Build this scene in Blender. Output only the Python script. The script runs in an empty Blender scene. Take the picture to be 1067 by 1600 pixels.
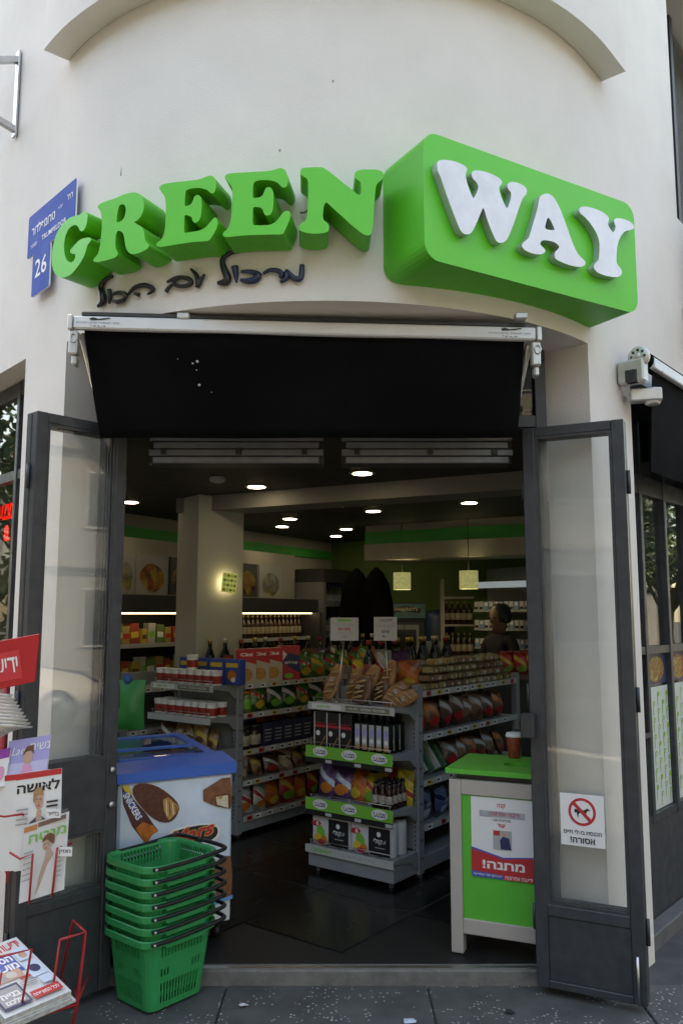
import bpy, bmesh, math, random
from math import radians, sin, cos, pi, sqrt
from mathutils import Vector, Matrix, geometry
random.seed(11)
SC = bpy.context.scene
COL = SC.collection
# ------------------------------------------------------------ camera
F = 1291.0
PITCH = radians(7.0)
CZ = 1.55
cam = bpy.data.cameras.new('camera'); cam.sensor_fit = 'VERTICAL'; cam.sensor_height = 22.3
cam.lens = 22.3 * F / 1600.0; cam.clip_end = 500; cam.clip_start = 0.05
camo = bpy.data.objects.new('camera', cam); COL.objects.link(camo)
camo.location = (0, 0, CZ); camo.rotation_euler = (radians(90) + PITCH, 0, 0)
SC.camera = camo
# ------------------------------------------------------------ sky and sun (the sun stands behind the building)
SUN_AZ, SUN_EL = radians(-34), radians(58)
w = bpy.data.worlds.new('World'); SC.world = w; w.use_nodes = True
nt = w.node_tree; bg = nt.nodes['Background']
sky = nt.nodes.new('ShaderNodeTexSky'); sky.sky_type = 'NISHITA'; sky.sun_disc = False
sky.sun_elevation = SUN_EL; sky.sun_rotation = SUN_AZ; sky.air_density = 1.0; sky.dust_density = 1.0
nt.links.new(sky.outputs[0], bg.inputs[0]); bg.inputs[1].default_value = 0.15
sun = bpy.data.lights.new('sun', 'SUN'); sun.energy = 2.6; sun.angle = radians(0.5); sun.color = (1, .95, .87)
suno = bpy.data.objects.new('sun', sun); COL.objects.link(suno)
sd = Vector((sin(SUN_AZ) * cos(SUN_EL), cos(SUN_AZ) * cos(SUN_EL), sin(SUN_EL)))
suno.rotation_euler = sd.to_track_quat('Z', 'Y').to_euler(); suno.location = (0, 0, 20)
vs = SC.view_settings
vs.view_transform = 'Standard'; vs.look = 'None'; vs.exposure = 2.6; vs.use_white_balance = True; vs.white_balance_temperature = 9700; vs.white_balance_tint = 10; vs.gamma = 1; vs.use_curve_mapping = False
SC.render.engine = 'CYCLES'
cy = SC.cycles
cy.use_denoising = True
try: cy.denoiser = 'OPENIMAGEDENOISE'
except Exception: pass
cy.max_bounces = 8; cy.diffuse_bounces = 4; cy.glossy_bounces = 4; cy.transparent_max_bounces = 16; cy.transmission_bounces = 6
cy.sample_clamp_indirect = 6; cy.caustics_reflective = False; cy.caustics_refractive = False

# ------------------------------------------------------------ measuring helpers (photo pixel -> ray)
CP, SP = cos(PITCH), sin(PITCH)
def ray(px, py):
    u = (px - 533.5) / F; v = (800 - py) / F
    return Vector((u, CP - v * SP, SP + v * CP))
def P(px, py, Y):
    d = ray(px, py); t = Y / d.y
    return Vector((d.x * t, Y, CZ + d.z * t))
def PZ(px, py, z):
    d = ray(px, py); t = (z - CZ) / d.z
    return Vector((d.x * t, d.y * t, z))
def PP(px, py, o, n):                       # on a plane
    d = ray(px, py); c = Vector((0, 0, CZ)); t = (o - c).dot(n) / d.dot(n)
    return c + d * t

# ------------------------------------------------------------ materials
MATS = {}
def mat(name, col, rough=.5, metal=0, noise=0, nscale=8, bump=0, bscale=40, emit=None, estr=0, spec=.5, trans=0, dirt=None, coat=0, tex='Object', alpha=None):
    if name in MATS: return MATS[name]
    m = bpy.data.materials.new(name); m.use_nodes = True
    n = m.node_tree.nodes; l = m.node_tree.links; b = n['Principled BSDF']
    b.inputs['Base Color'].default_value = (*col, 1); b.inputs['Roughness'].default_value = rough
    b.inputs['Metallic'].default_value = metal; b.inputs['Specular IOR Level'].default_value = spec
    if coat: b.inputs['Coat Weight'].default_value = coat
    if trans: b.inputs['Transmission Weight'].default_value = trans
    if emit is not None:
        b.inputs['Emission Color'].default_value = (*emit, 1); b.inputs['Emission Strength'].default_value = estr
    if noise or bump:
        tc = n.new('ShaderNodeTexCoord')
    if noise:
        nz = n.new('ShaderNodeTexNoise'); nz.inputs['Scale'].default_value = nscale; nz.inputs['Detail'].default_value = 6; nz.inputs['Roughness'].default_value = .6
        l.new(tc.outputs[tex], nz.inputs['Vector'])
        mp = n.new('ShaderNodeMapRange'); mp.inputs[1].default_value = .3; mp.inputs[2].default_value = .7; mp.inputs[3].default_value = 1 - noise; mp.inputs[4].default_value = 1 + noise * .5
        l.new(nz.outputs[0], mp.inputs[0])
        mx = n.new('ShaderNodeMix'); mx.data_type = 'RGBA'; mx.blend_type = 'MULTIPLY'; mx.inputs[0].default_value = 1
        mx.inputs[6].default_value = (*col, 1); l.new(mp.outputs[0], mx.inputs[7]); l.new(mx.outputs[2], b.inputs['Base Color'])
        mr = n.new('ShaderNodeMapRange'); mr.inputs[3].default_value = min(1, rough + .12); mr.inputs[4].default_value = max(.05, rough - .1)
        l.new(nz.outputs[0], mr.inputs[0]); l.new(mr.outputs[0], b.inputs['Roughness'])
    if bump:
        n2 = n.new('ShaderNodeTexNoise'); n2.inputs['Scale'].default_value = bscale; n2.inputs['Detail'].default_value = 4
        l.new(tc.outputs[tex], n2.inputs['Vector'])
        bp = n.new('ShaderNodeBump'); bp.inputs['Strength'].default_value = bump; bp.inputs['Distance'].default_value = .01
        l.new(n2.outputs[0], bp.inputs['Height']); l.new(bp.outputs[0], b.inputs['Normal'])
    MATS[name] = m
    return m
def glassmat(name, tint=(.93, .96, .95), haze=.06, ior=1.5, rough=.0):
    if name in MATS: return MATS[name]
    m = bpy.data.materials.new(name); m.use_nodes = True
    n = m.node_tree.nodes; l = m.node_tree.links
    for x in list(n):
        if x.type != 'OUTPUT_MATERIAL': n.remove(x)
    out = [x for x in n if x.type == 'OUTPUT_MATERIAL'][0]
    tr = n.new('ShaderNodeBsdfTransparent'); tr.inputs[0].default_value = (*tint, 1)
    gl = n.new('ShaderNodeBsdfGlossy'); gl.inputs['Roughness'].default_value = rough
    lw = n.new('ShaderNodeLayerWeight'); lw.inputs[0].default_value = .5          # Schlick, the same from both sides of the thin pane
    pw = n.new('ShaderNodeMath'); pw.operation = 'POWER'; pw.inputs[1].default_value = 5; l.new(lw.outputs['Facing'], pw.inputs[0])
    r0 = ((ior - 1) / (ior + 1)) ** 2
    fr = n.new('ShaderNodeMath'); fr.operation = 'MULTIPLY_ADD'; fr.inputs[1].default_value = 1 - r0; fr.inputs[2].default_value = r0; l.new(pw.outputs[0], fr.inputs[0])
    mx = n.new('ShaderNodeMixShader'); l.new(fr.outputs[0], mx.inputs[0]); l.new(tr.outputs[0], mx.inputs[1]); l.new(gl.outputs[0], mx.inputs[2])
    df = n.new('ShaderNodeBsdfDiffuse'); df.inputs[0].default_value = (.75, .76, .74, 1)
    m2 = n.new('ShaderNodeMixShader')
    tc = n.new('ShaderNodeTexCoord'); nz = n.new('ShaderNodeTexNoise'); nz.inputs['Scale'].default_value = 5; nz.inputs['Detail'].default_value = 5
    mp = n.new('ShaderNodeMapRange'); mp.inputs[1].default_value = .35; mp.inputs[2].default_value = .7; mp.inputs[3].default_value = haze * .6; mp.inputs[4].default_value = haze * 1.5
    l.new(tc.outputs['Object'], nz.inputs['Vector']); l.new(nz.outputs[0], mp.inputs[0]); l.new(mp.outputs[0], m2.inputs[0])
    l.new(mx.outputs[0], m2.inputs[1]); l.new(df.outputs[0], m2.inputs[2]); l.new(m2.outputs[0], out.inputs[0])
    MATS[name] = m
    return m
def picmat(name, cols, scale=18, dark=.5):
    """photographic print: blotches of food colours"""
    if name in MATS: return MATS[name]
    m = mat(name, cols[0], .45); n = m.node_tree.nodes; l = m.node_tree.links; b = n['Principled BSDF']
    tc = n.new('ShaderNodeTexCoord'); nz = n.new('ShaderNodeTexNoise'); nz.inputs['Scale'].default_value = scale * .7; l.new(tc.outputs['Object'], nz.inputs['Vector'])
    vo = n.new('ShaderNodeTexVoronoi'); vo.inputs['Scale'].default_value = scale; vo.feature = 'SMOOTH_F1'; vo.inputs['Smoothness'].default_value = .35
    mxv = n.new('ShaderNodeMix'); mxv.data_type = 'VECTOR'; mxv.inputs[0].default_value = .12; l.new(tc.outputs['Object'], mxv.inputs[4]); l.new(nz.outputs['Color'], mxv.inputs[5]); l.new(mxv.outputs[1], vo.inputs['Vector'])
    sp = n.new('ShaderNodeSeparateColor'); l.new(vo.outputs['Color'], sp.inputs[0])
    cr = n.new('ShaderNodeValToRGB'); e = cr.color_ramp.elements; cr.color_ramp.interpolation = 'LINEAR'
    while len(e) < len(cols): e.new(.5)
    for i, c in enumerate(cols): e[i].position = .15 + .7 * i / max(1, len(cols) - 1); e[i].color = (*c, 1)
    l.new(sp.outputs[0], cr.inputs[0])
    mr = n.new('ShaderNodeMapRange'); mr.inputs[1].default_value = 0; mr.inputs[2].default_value = .9; mr.inputs[3].default_value = 1.15; mr.inputs[4].default_value = dark; l.new(vo.outputs['Distance'], mr.inputs[0])
    mx = n.new('ShaderNodeMix'); mx.data_type = 'RGBA'; mx.blend_type = 'MULTIPLY'; mx.inputs[0].default_value = 1; l.new(cr.outputs[0], mx.inputs[6]); l.new(mr.outputs[0], mx.inputs[7]); l.new(mx.outputs[2], b.inputs['Base Color'])
    return m
def bagmat(name, base, label, accent, w_, h):
    """printed foil: bands, a picture oval and small type worked out from the bag's own height and width"""
    m = mat(name, base, .3, bump=.35, bscale=22); n = m.node_tree.nodes; l = m.node_tree.links; b = n['Principled BSDF']
    tc = n.new('ShaderNodeTexCoord'); nz = n.new('ShaderNodeTexNoise'); nz.inputs['Scale'].default_value = 30; l.new(tc.outputs['Object'], nz.inputs['Vector'])
    sx = n.new('ShaderNodeSeparateXYZ'); l.new(tc.outputs['Object'], sx.inputs[0])
    def M(op, a, b_=None):
        q = n.new('ShaderNodeMath'); q.operation = op
        for i, v in enumerate((a, b_)):
            if v is None: continue
            if isinstance(v, (int, float)): q.inputs[i].default_value = v
            else: l.new(v, q.inputs[i])
        return q.outputs[0]
    zz = M('ADD', M('MULTIPLY', sx.outputs[2], 1 / h), M('MULTIPLY', M('SUBTRACT', nz.outputs[0], .5), .10))
    zz = M('ADD', zz, M('MULTIPLY', sx.outputs[0], .5 / w_))
    cr = n.new('ShaderNodeValToRGB'); e = cr.color_ramp.elements; cr.color_ramp.interpolation = 'CONSTANT'
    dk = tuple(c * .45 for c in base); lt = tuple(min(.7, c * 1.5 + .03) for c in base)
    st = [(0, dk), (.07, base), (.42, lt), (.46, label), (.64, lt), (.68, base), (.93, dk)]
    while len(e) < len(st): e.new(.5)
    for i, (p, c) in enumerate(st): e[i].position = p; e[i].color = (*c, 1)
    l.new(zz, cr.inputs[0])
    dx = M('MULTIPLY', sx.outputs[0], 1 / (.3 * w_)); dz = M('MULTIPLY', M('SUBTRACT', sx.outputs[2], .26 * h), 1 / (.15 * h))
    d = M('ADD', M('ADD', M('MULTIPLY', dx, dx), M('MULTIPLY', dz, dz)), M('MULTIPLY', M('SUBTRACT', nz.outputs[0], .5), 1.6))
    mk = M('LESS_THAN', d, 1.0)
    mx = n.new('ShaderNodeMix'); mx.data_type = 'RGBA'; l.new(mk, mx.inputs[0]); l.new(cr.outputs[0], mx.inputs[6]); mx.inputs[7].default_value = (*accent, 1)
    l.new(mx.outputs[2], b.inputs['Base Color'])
    return m
def rgb(r, g, b):                              # display colour -> linear
    f = lambda c: ((c / 255 + .055) / 1.055) ** 2.4 if c > 10 else c / 255 / 12.92
    return (f(r), f(g), f(b))

# ------------------------------------------------------------ mesh builder
class MB:
    def __init__(s): s.v = []; s.f = []; s.m = []; s.s = []
    def add(s, vs_, fs, mi=0, sm=False):
        o = len(s.v); s.v += [tuple(x) for x in vs_]
        for f in fs: s.f.append([i + o for i in f]); s.m.append(mi); s.s.append(sm)
        return s
    def box(s, x0, x1, y0, y1, z0, z1, mi=0, M=None):
        vv = [Vector((x, y, z)) for z in (z0, z1) for y in (y0, y1) for x in (x0, x1)]
        if M is not None: vv = [M @ q for q in vv]
        return s.add(vv, [(0, 2, 3, 1), (4, 5, 7, 6), (0, 1, 5, 4), (2, 6, 7, 3), (0, 4, 6, 2), (1, 3, 7, 5)], mi)
    def bar(s, a, b, w_, h, mi=0, up=(0, 0, 1)):      # rectangular bar between two points
        a = Vector(a); b = Vector(b); d = (b - a).normalized(); u = Vector(up)
        x = d.cross(u)
        if x.length < 1e-4: x = d.cross(Vector((1, 0, 0)))
        x.normalize(); z = x.cross(d)
        q = []
        for p in (a, b):
            for i, j in ((-1, -1), (1, -1), (1, 1), (-1, 1)): q.append(p + x * i * w_ / 2 + z * j * h / 2)
        return s.add(q, [(0, 1, 2, 3), (7, 6, 5, 4), (0, 4, 5, 1), (1, 5, 6, 2), (2, 6, 7, 3), (3, 7, 4, 0)], mi)
    def tube(s, pts, r, n=6, mi=0, closed=False, sm=True, cap=True):
        pts = [Vector(p) for p in pts]; N = len(pts)
        rr = r if isinstance(r, (list, tuple)) else [r] * N
        ref = None; vv = []
        for i, p in enumerate(pts):
            if closed: d = pts[(i + 1) % N] - pts[i - 1]
            else: d = pts[min(i + 1, N - 1)] - pts[max(i - 1, 0)]
            d.normalize()
            if ref is None:
                ref = d.orthogonal().normalized()
            ref = (ref - d * ref.dot(d))
            if ref.length < 1e-5: ref = d.orthogonal()
            ref.normalize(); y = d.cross(ref)
            for k in range(n):
                a = 2 * pi * k / n; vv.append(p + (ref * cos(a) + y * sin(a)) * rr[i])
        ff = []
        for i in range(N if closed else N - 1):
            j = (i + 1) % N
            for k in range(n): ff.append((i * n + k, i * n + (k + 1) % n, j * n + (k + 1) % n, j * n + k))
        if cap and not closed: ff += [tuple(range(n))[::-1], tuple((N - 1) * n + k for k in range(n))]
        return s.add(vv, ff, mi, sm)
    def lathe(s, prof, n=12, c=(0, 0, 0), mi=0, sm=True, M=None):
        vv = []; ff = []
        for r, z in prof:
            for k in range(n):
                a = 2 * pi * k / n; q = Vector((c[0] + r * cos(a), c[1] + r * sin(a), c[2] + z)); vv.append(M @ q if M is not None else q)
        for i in range(len(prof) - 1):
            for k in range(n): ff.append((i * n + k, i * n + (k + 1) % n, (i + 1) * n + (k + 1) % n, (i + 1) * n + k))
        ff.append(tuple(range(n))[::-1]); ff.append(tuple((len(prof) - 1) * n + k for k in range(n)))
        return s.add(vv, ff, mi, sm)
    def extr(s, outer, fa, fb, holes=(), mi=0, mside=None, sm=False):   # outline(s) in 2-D, fa/fb map (u,v)->3-D front/back
        mside = mi if mside is None else mside
        loops = [list(outer)] + [list(h) for h in holes]
        tri = geometry.tessellate_polygon([[Vector((x, y, 0)) for x, y in L] for L in loops])
        flat = [q for L in loops for q in L]
        s.add([fa(*q) for q in flat], [tuple(t) for t in tri], mi)
        s.add([fb(*q) for q in flat], [tuple(t)[::-1] for t in tri], mi)
        for L in loops:
            n = len(L); vv = [fa(*q) for q in L] + [fb(*q) for q in L]
            s.add(vv, [(i, (i + 1) % n, n + (i + 1) % n, n + i) for i in range(n)], mside, sm)
        return s
    def mesh(s, name, mats, bevel=0, seg=1, solid=0, fixn=True, weld=False):
        me = bpy.data.meshes.new(name); me.from_pydata(s.v, [], s.f)
        for m in (mats if isinstance(mats, (list, tuple)) else [mats]): me.materials.append(m)
        me.polygons.foreach_set('material_index', s.m); me.polygons.foreach_set('use_smooth', s.s)
        if bevel or solid or fixn or weld:
            bm = bmesh.new(); bm.from_mesh(me)
            if weld or bevel or solid: bmesh.ops.remove_doubles(bm, verts=bm.verts, dist=1e-5)
            if fixn or bevel: bmesh.ops.recalc_face_normals(bm, faces=bm.faces)
            if bevel:
                es = [e for e in bm.edges if len(e.link_faces) == 2 and e.calc_face_angle(0) > .6]
                bmesh.ops.bevel(bm, geom=es, offset=bevel, segments=seg, profile=.6, affect='EDGES', clamp_overlap=True)
            if solid: bmesh.ops.solidify(bm, geom=list(bm.faces), thickness=solid)
            bm.to_mesh(me); bm.free()
        me.update()
        return me
def tag(o, label=None, cat=None, group=None, kind=None):
    if label: o['label'] = label
    if cat: o['category'] = cat
    if group: o['group'] = group
    if kind: o['kind'] = kind
    return o
def empty(name, loc=(0, 0, 0), label=None, cat=None, group=None, rot=(0, 0, 0)):
    o = bpy.data.objects.new(name, None); COL.objects.link(o); o.location = loc; o.rotation_euler = rot; o.empty_display_size = .1
    return tag(o, label, cat, group)
def off(o):                                     # world translation of an unrotated chain
    t = Vector((0, 0, 0))
    while o is not None: t += Vector(o.location); o = o.parent
    return t
def ob(name, mb, mats, parent=None, loc=None, rot=None, kind=None, **kw):
    """one mesh object; with a parent and no loc its vertices are world coordinates"""
    me = mb.mesh(name, mats, **kw) if isinstance(mb, MB) else mb
    o = bpy.data.objects.new(name, me); COL.objects.link(o)
    if parent is not None:
        o.parent = parent
        if loc is None: o.location = -off(parent)
    if loc is not None: o.location = loc
    if rot is not None: o.rotation_euler = rot
    if kind: o['kind'] = kind
    return o
def struct(name, mb, mats, **kw): return ob(name, mb, mats, kind='structure', **kw)
class Proto:
    """parts in local coordinates, copied as objects that share mesh data; part 0 may be None (an Empty root)"""
    def __init__(s, name, root=None): s.p = [(name, root, None)]
    def part(s, name, mesh, parent=0, loc=None): s.p.append((name, mesh, parent)); return len(s.p) - 1
    def place(s, loc, rot=(0, 0, 0), label=None, cat=None, group=None, scale=None):
        os = []
        if s.p[0][0] in ('snack_bag', 'grocery_pack', 'bread_loaf'):      # soft goods are never quite alike
            k = random.uniform(.88, 1.08); scale = (k * random.uniform(.93, 1.07), k * random.uniform(.9, 1.1), k * random.uniform(.9, 1.1)); rot = (rot[0] + random.uniform(-.08, .05), rot[1] + random.uniform(-.1, .1), rot[2] + random.uniform(-.18, .18))
        for i, (n, me, pa) in enumerate(s.p):
            o = bpy.data.objects.new(n, me); COL.objects.link(o); os.append(o)
            if pa is not None: o.parent = os[pa]
        os[0].location = loc; os[0].rotation_euler = rot
        if scale: os[0].scale = scale
        tag(os[0], label, cat, group)
        return os[0]
# ------------------------------------------------------------ lettering and flat print
TXT = {}
RAW = {}
def raw_geo(*a):
    if a not in RAW: RAW[a] = raw_geo_(*a)
    return RAW[a]
def raw_geo_(s, bold, res, shear):
    c = bpy.data.curves.new('t', 'FONT'); c.body = s; c.size = 1; c.offset = bold; c.resolution_u = res; c.shear = shear; c.fill_mode = 'FRONT'
    o = bpy.data.objects.new('t', c); COL.objects.link(o)
    dg = bpy.context.evaluated_depsgraph_get(); me = o.evaluated_get(dg).to_mesh()
    V = [(v.co.x, v.co.y) for v in me.vertices]; Fc = [tuple(p.vertices) for p in me.polygons]
    o.evaluated_get(dg).to_mesh_clear(); bpy.data.objects.remove(o); bpy.data.curves.remove(c)
    return V, Fc
def xspan(V): return (min(v[0] for v in V), max(v[0] for v in V))
def text_geo(s, bold=0.0, res=3, shear=0):
    k = (s, bold, res, shear)
    if k not in TXT:
        if '\u05ea' in s or '\u05d3' in s:     # the bundled tav and dalet do not fill cleanly: built from het with a foot, and from two bars, glyph by glyph
            V = []; Fc = []; x = 0
            bar = xspan(raw_geo('||', 0, 1, 0)[0]); w2 = bar[1] - bar[0]
            for ch in s:
                g = '\u05d7' if ch == '\u05ea' else '\u05e8' if ch == '\u05d3' else ch
                sp = xspan(raw_geo('|' + g + '|', 0, 1, 0)[0]); adv = sp[1] - sp[0] - w2
                v, f = raw_geo(g, bold, res, shear); o = len(V)
                if v:
                    x0, _ = xspan(v); y0 = min(q[1] for q in v); t = .085 + 2 * bold
                    if ch == '\u05ea':
                        v = v + [(x0 - .075, y0), (x0 + .03, y0), (x0 + .03, y0 + t), (x0 - .075, y0 + t)]; f = f + [(len(v) - 4, len(v) - 3, len(v) - 2, len(v) - 1)]
                    if ch == '\u05d3':           # resh with a corner spur
                        x1 = xspan(v)[1]; y1 = max(q[1] for q in v)
                        v = v + [(x1 - .10, y1 - t), (x1 + .07, y1 - t), (x1 + .07, y1), (x1 - .10, y1)]; f = f + [(len(v) - 4, len(v) - 3, len(v) - 2, len(v) - 1)]
                    V += [(q[0] + x, q[1]) for q in v]; Fc += [tuple(i + o for i in t_) for t_ in f]
                x += adv
        else: V, Fc = raw_geo(s, bold, res, shear)
        if V:
            x0 = min(v[0] for v in V); x1 = max(v[0] for v in V); y0 = min(v[1] for v in V); y1 = max(v[1] for v in V)
        else: x0 = x1 = y0 = y1 = 0
        TXT[k] = ([(v[0] - (x0 + x1) / 2, v[1] - (y0 + y1) / 2) for v in V], Fc, max(x1 - x0, 1e-4), max(y1 - y0, 1e-4))
    return TXT[k]
def heb(s): return s[::-1]
class Print:
    """flat print on a surface: o origin (lower left), x right, z up, n outward"""
    def __init__(s, o, x, z, n=None, d0=.001):
        s.o = Vector(o); s.x = Vector(x).normalized(); s.z = Vector(z).normalized()
        s.n = Vector(n).normalized() if n is not None else s.x.cross(s.z)
        s.mb = MB(); s.d = d0; s.mats = []
    def pt(s, u, v): return s.o + s.x * u + s.z * v + s.n * s.d
    def mi(s, m):
        if m not in s.mats: s.mats.append(m)
        return s.mats.index(m)
    def poly(s, pts, m):
        tri = geometry.tessellate_polygon([[Vector((a, b, 0)) for a, b in pts]])
        s.mb.add([s.pt(*q) for q in pts], [tuple(t) for t in tri], s.mi(m)); s.d += .0005; return s
    def rect(s, u0, v0, u1, v1, m): return s.poly([(u0, v0), (u1, v0), (u1, v1), (u0, v1)], m)
    def ell(s, u, v, a, b, m, n=14, rot=0):
        return s.poly([(u + a * cos(t) * cos(rot) - b * sin(t) * sin(rot), v + a * cos(t) * sin(rot) + b * sin(t) * cos(rot)) for t in [2 * pi * i / n for i in range(n)]], m)
    def text(s, t, u, v, h, m, bold=0.0, w=None, rot=0, res=2, shear=0):
        V, Fc, W, H = text_geo(t, bold, res, shear); k = h / H; kx = (w / W) if w else k
        pts = [s.pt(u + a * kx * cos(rot) - b * k * sin(rot), v + a * kx * sin(rot) + b * k * cos(rot)) for a, b in V]
        for i, f in enumerate(Fc): s.mb.add([pts[j] + s.n * (.000006 * (i % 40)) for j in f], [tuple(range(len(f)))], s.mi(m))
        s.d += .0005; return s
    def done(s, name, parent=None, **kw): return ob(name, s.mb, s.mats, parent, fixn=False, **kw)
def smooth_loop(pts, k=2):
    n = len(pts); out = []
    for i in range(n):
        p0, p1, p2, p3 = (Vector((*pts[(i + j) % n], 0)) for j in (-1, 0, 1, 2))
        for t in range(k):
            t /= k
            q = .5 * ((2 * p1) + (p2 - p0) * t + (2 * p0 - 5 * p1 + 4 * p2 - p3) * t * t + (3 * p1 - p0 - 3 * p2 + p3) * t ** 3)
            out.append((q.x, q.y))
    return out
def smooth_path(pts, k=4):
    pts = [Vector(p) for p in pts]; n = len(pts); out = []
    for i in range(n - 1):
        p0 = pts[max(i - 1, 0)]; p1 = pts[i]; p2 = pts[i + 1]; p3 = pts[min(i + 2, n - 1)]
        for t in range(k):
            t /= k
            out.append(.5 * ((2 * p1) + (p2 - p0) * t + (2 * p0 - 5 * p1 + 4 * p2 - p3) * t * t + (3 * p1 - p0 - 3 * p2 + p3) * t ** 3))
    out.append(pts[-1]); return out
# ------------------------------------------------------------ shared palette
WHITE = mat('white_print', (.78, .78, .78), .5); BLACKP = mat('black_print', (.015, .015, .016), .5)
REDP = mat('red_print', (.55, .03, .035), .5); BLUEP = mat('blue_print', (.04, .1, .42), .5); NAVY = mat('navy_print', (.02, .03, .11), .45)
GREENP = mat('green_print', (.16, .5, .06), .5); YELP = mat('yellow_print', (.7, .5, .06), .5); ORGP = mat('orange_print', (.65, .2, .03), .5)
SKINP = mat('skin_print', (.55, .33, .24), .5); GREYP = mat('grey_print', (.32, .33, .35), .5); BROWNP = mat('brown_print', (.16, .06, .03), .5)
PALEP = mat('pale_blue_print', (.55, .68, .82), .4); LBROWN = mat('light_brown_print', (.42, .24, .11), .5); PINKP = mat('pink_print', (.7, .3, .45), .5); LILAC = mat('lilac_print', (.35, .33, .62), .5)
STEEL = mat('galvanised_steel', (.55, .55, .55), .35, 1, noise=.15)
# ============================================================ SETTING
def pavemat():
    m = mat('terrazzo_slab', (.085, .088, .085), .75, noise=.35, nscale=5, bump=.25, bscale=60, tex='Object')
    n = m.node_tree.nodes; l = m.node_tree.links; b = n['Principled BSDF']
    tc = n.new('ShaderNodeTexCoord'); vo = n.new('ShaderNodeTexVoronoi'); vo.inputs['Scale'].default_value = 62; vo.feature = 'F1'; vo.inputs['Randomness'].default_value = 1
    l.new(tc.outputs['Object'], vo.inputs['Vector'])
    lt = n.new('ShaderNodeMath'); lt.operation = 'LESS_THAN'; lt.inputs[1].default_value = .3; l.new(vo.outputs['Distance'], lt.inputs[0])
    nz = n.new('ShaderNodeTexNoise'); nz.inputs['Scale'].default_value = 6; l.new(tc.outputs['Object'], nz.inputs['Vector'])
    gt = n.new('ShaderNodeMath'); gt.operation = 'GREATER_THAN'; gt.inputs[1].default_value = .52; l.new(nz.outputs[0], gt.inputs[0])
    sp = n.new('ShaderNodeSeparateColor'); l.new(vo.outputs['Color'], sp.inputs[0])
    g2 = n.new('ShaderNodeMath'); g2.operation = 'GREATER_THAN'; g2.inputs[1].default_value = .5; l.new(sp.outputs[0], g2.inputs[0])
    a1 = n.new('ShaderNodeMath'); a1.operation = 'MULTIPLY'; l.new(lt.outputs[0], a1.inputs[0]); l.new(gt.outputs[0], a1.inputs[1])
    a2 = n.new('ShaderNodeMath'); a2.operation = 'MULTIPLY'; l.new(a1.outputs[0], a2.inputs[0]); l.new(g2.outputs[0], a2.inputs[1])
    src = b.inputs['Base Color'].links[0].from_socket
    mx = n.new('ShaderNodeMix'); mx.data_type = 'RGBA'; l.new(a2.outputs[0], mx.inputs[0]); l.new(src, mx.inputs[6]); mx.inputs[7].default_value = (.36, .355, .33, 1)
    l.new(mx.outputs[2], b.inputs['Base Color'])
    return m
PAVE = pavemat()
GROUT = mat('pavement_grout', (.07, .07, .07), .9, noise=.3)
ASPH = mat('asphalt', (.055, .055, .057), .9, noise=.3, nscale=3, bump=.4, bscale=90)
struct('ground', MB().box(-150, 150, -150, 150, -.35, -.16), ASPH)
pv = struct('pavement', MB().box(-4.4, 4.6, -1.3, 12, -.15, -.012), GROUT)
k = 0
sx, sy = .84, .62
for i in range(-4, 5):
    for j in range(-2, 6):
        x0 = -.48 + i * sx; y1 = 3.70 - (j - 5) * -1 * sy - 0 if False else 3.70 - (5 - j) * sy
        o = ob('paving_slab', MB().box(x0 + .004, x0 + sx - .004, y1 - sy + .004, y1 - .004, -.06, random.uniform(-.002, .0015)), PAVE, pv, bevel=.004)
# kerb of the pavement behind the photographer
KERB = mat('kerb_stone', (.3, .3, .29), .8, noise=.2, bump=.3)
ob('kerb', MB().box(-4.4, 4.6, -1.45, -1.3, -.16, .0), KERB, pv, bevel=.01)

# ---- plan of the building: rounded corner with two straight fronts
AX = Vector((-.07, 4.67, 0)); RW = 1.6
def arc(phi, r=RW, z=0):
    a = radians(phi); return Vector((AX.x + r * sin(a), AX.y - r * cos(a), z))
PL0, PR0 = arc(-50), arc(50)
DL = Vector((-cos(radians(48)), sin(radians(48)), 0)); DR = Vector((cos(radians(50)), sin(radians(50)), 0))
NL = Vector((-DL.y, DL.x, 0)) if False else Vector((-sin(radians(48)), -cos(radians(48)), 0))
NR = Vector((sin(radians(50)), -cos(radians(50)), 0))
def fl(s, d=0, z=0): q = PL0 + DL * s + NL * d; return Vector((q.x, q.y, z))    # left front: s along, d outward
def fr(s, d=0, z=0): q = PR0 + DR * s + NR * d; return Vector((q.x, q.y, z))
H = 11.0; LZ = 2.75; FY = 3.66
XL, XR = -1.09, .93
# the plaster with its faint mottling
PLASTER = mat('cream_plaster', (.785, .745, .70), .85, noise=.09, nscale=1.3, bump=.18, bscale=160)
bld = empty('corner_building', (AX.x, AX.y, 0), 'cream plastered corner building with a rounded front above the shop entrance', 'building')
W_ = MB()
def strip(pts, z0, z1, sm=False):
    n = len(pts); W_.add([(p.x, p.y, z0) for p in pts] + [(p.x, p.y, z1) for p in pts], [(i, i + 1, n + i + 1, n + i) for i in range(n - 1)], 0, sm)
phis = [-50, -48, -46] + [-46 + 93 / 40 * i for i in range(1, 41)] + [48.5, 50]
strip([arc(p) for p in phis], LZ, H, True)
strip([arc(p) for p in (-50, -48, -46)], -.1, LZ, True); strip([arc(p) for p in (47, 48.5, 50)], -.1, LZ, True)
LW0, LW1, LWZ = .36, 2.4, 2.785
strip([fl(10), fl(LW1), fl(LW0), PL0], LWZ, H); strip([fl(LW0), PL0], -.1, LWZ); strip([fl(10), fl(LW1)], -.1, LWZ); strip([fl(LW1), fl(LW0)], -.1, .5)
RW0, RW1, RWZ = .40, 4.4, 2.70
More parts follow.
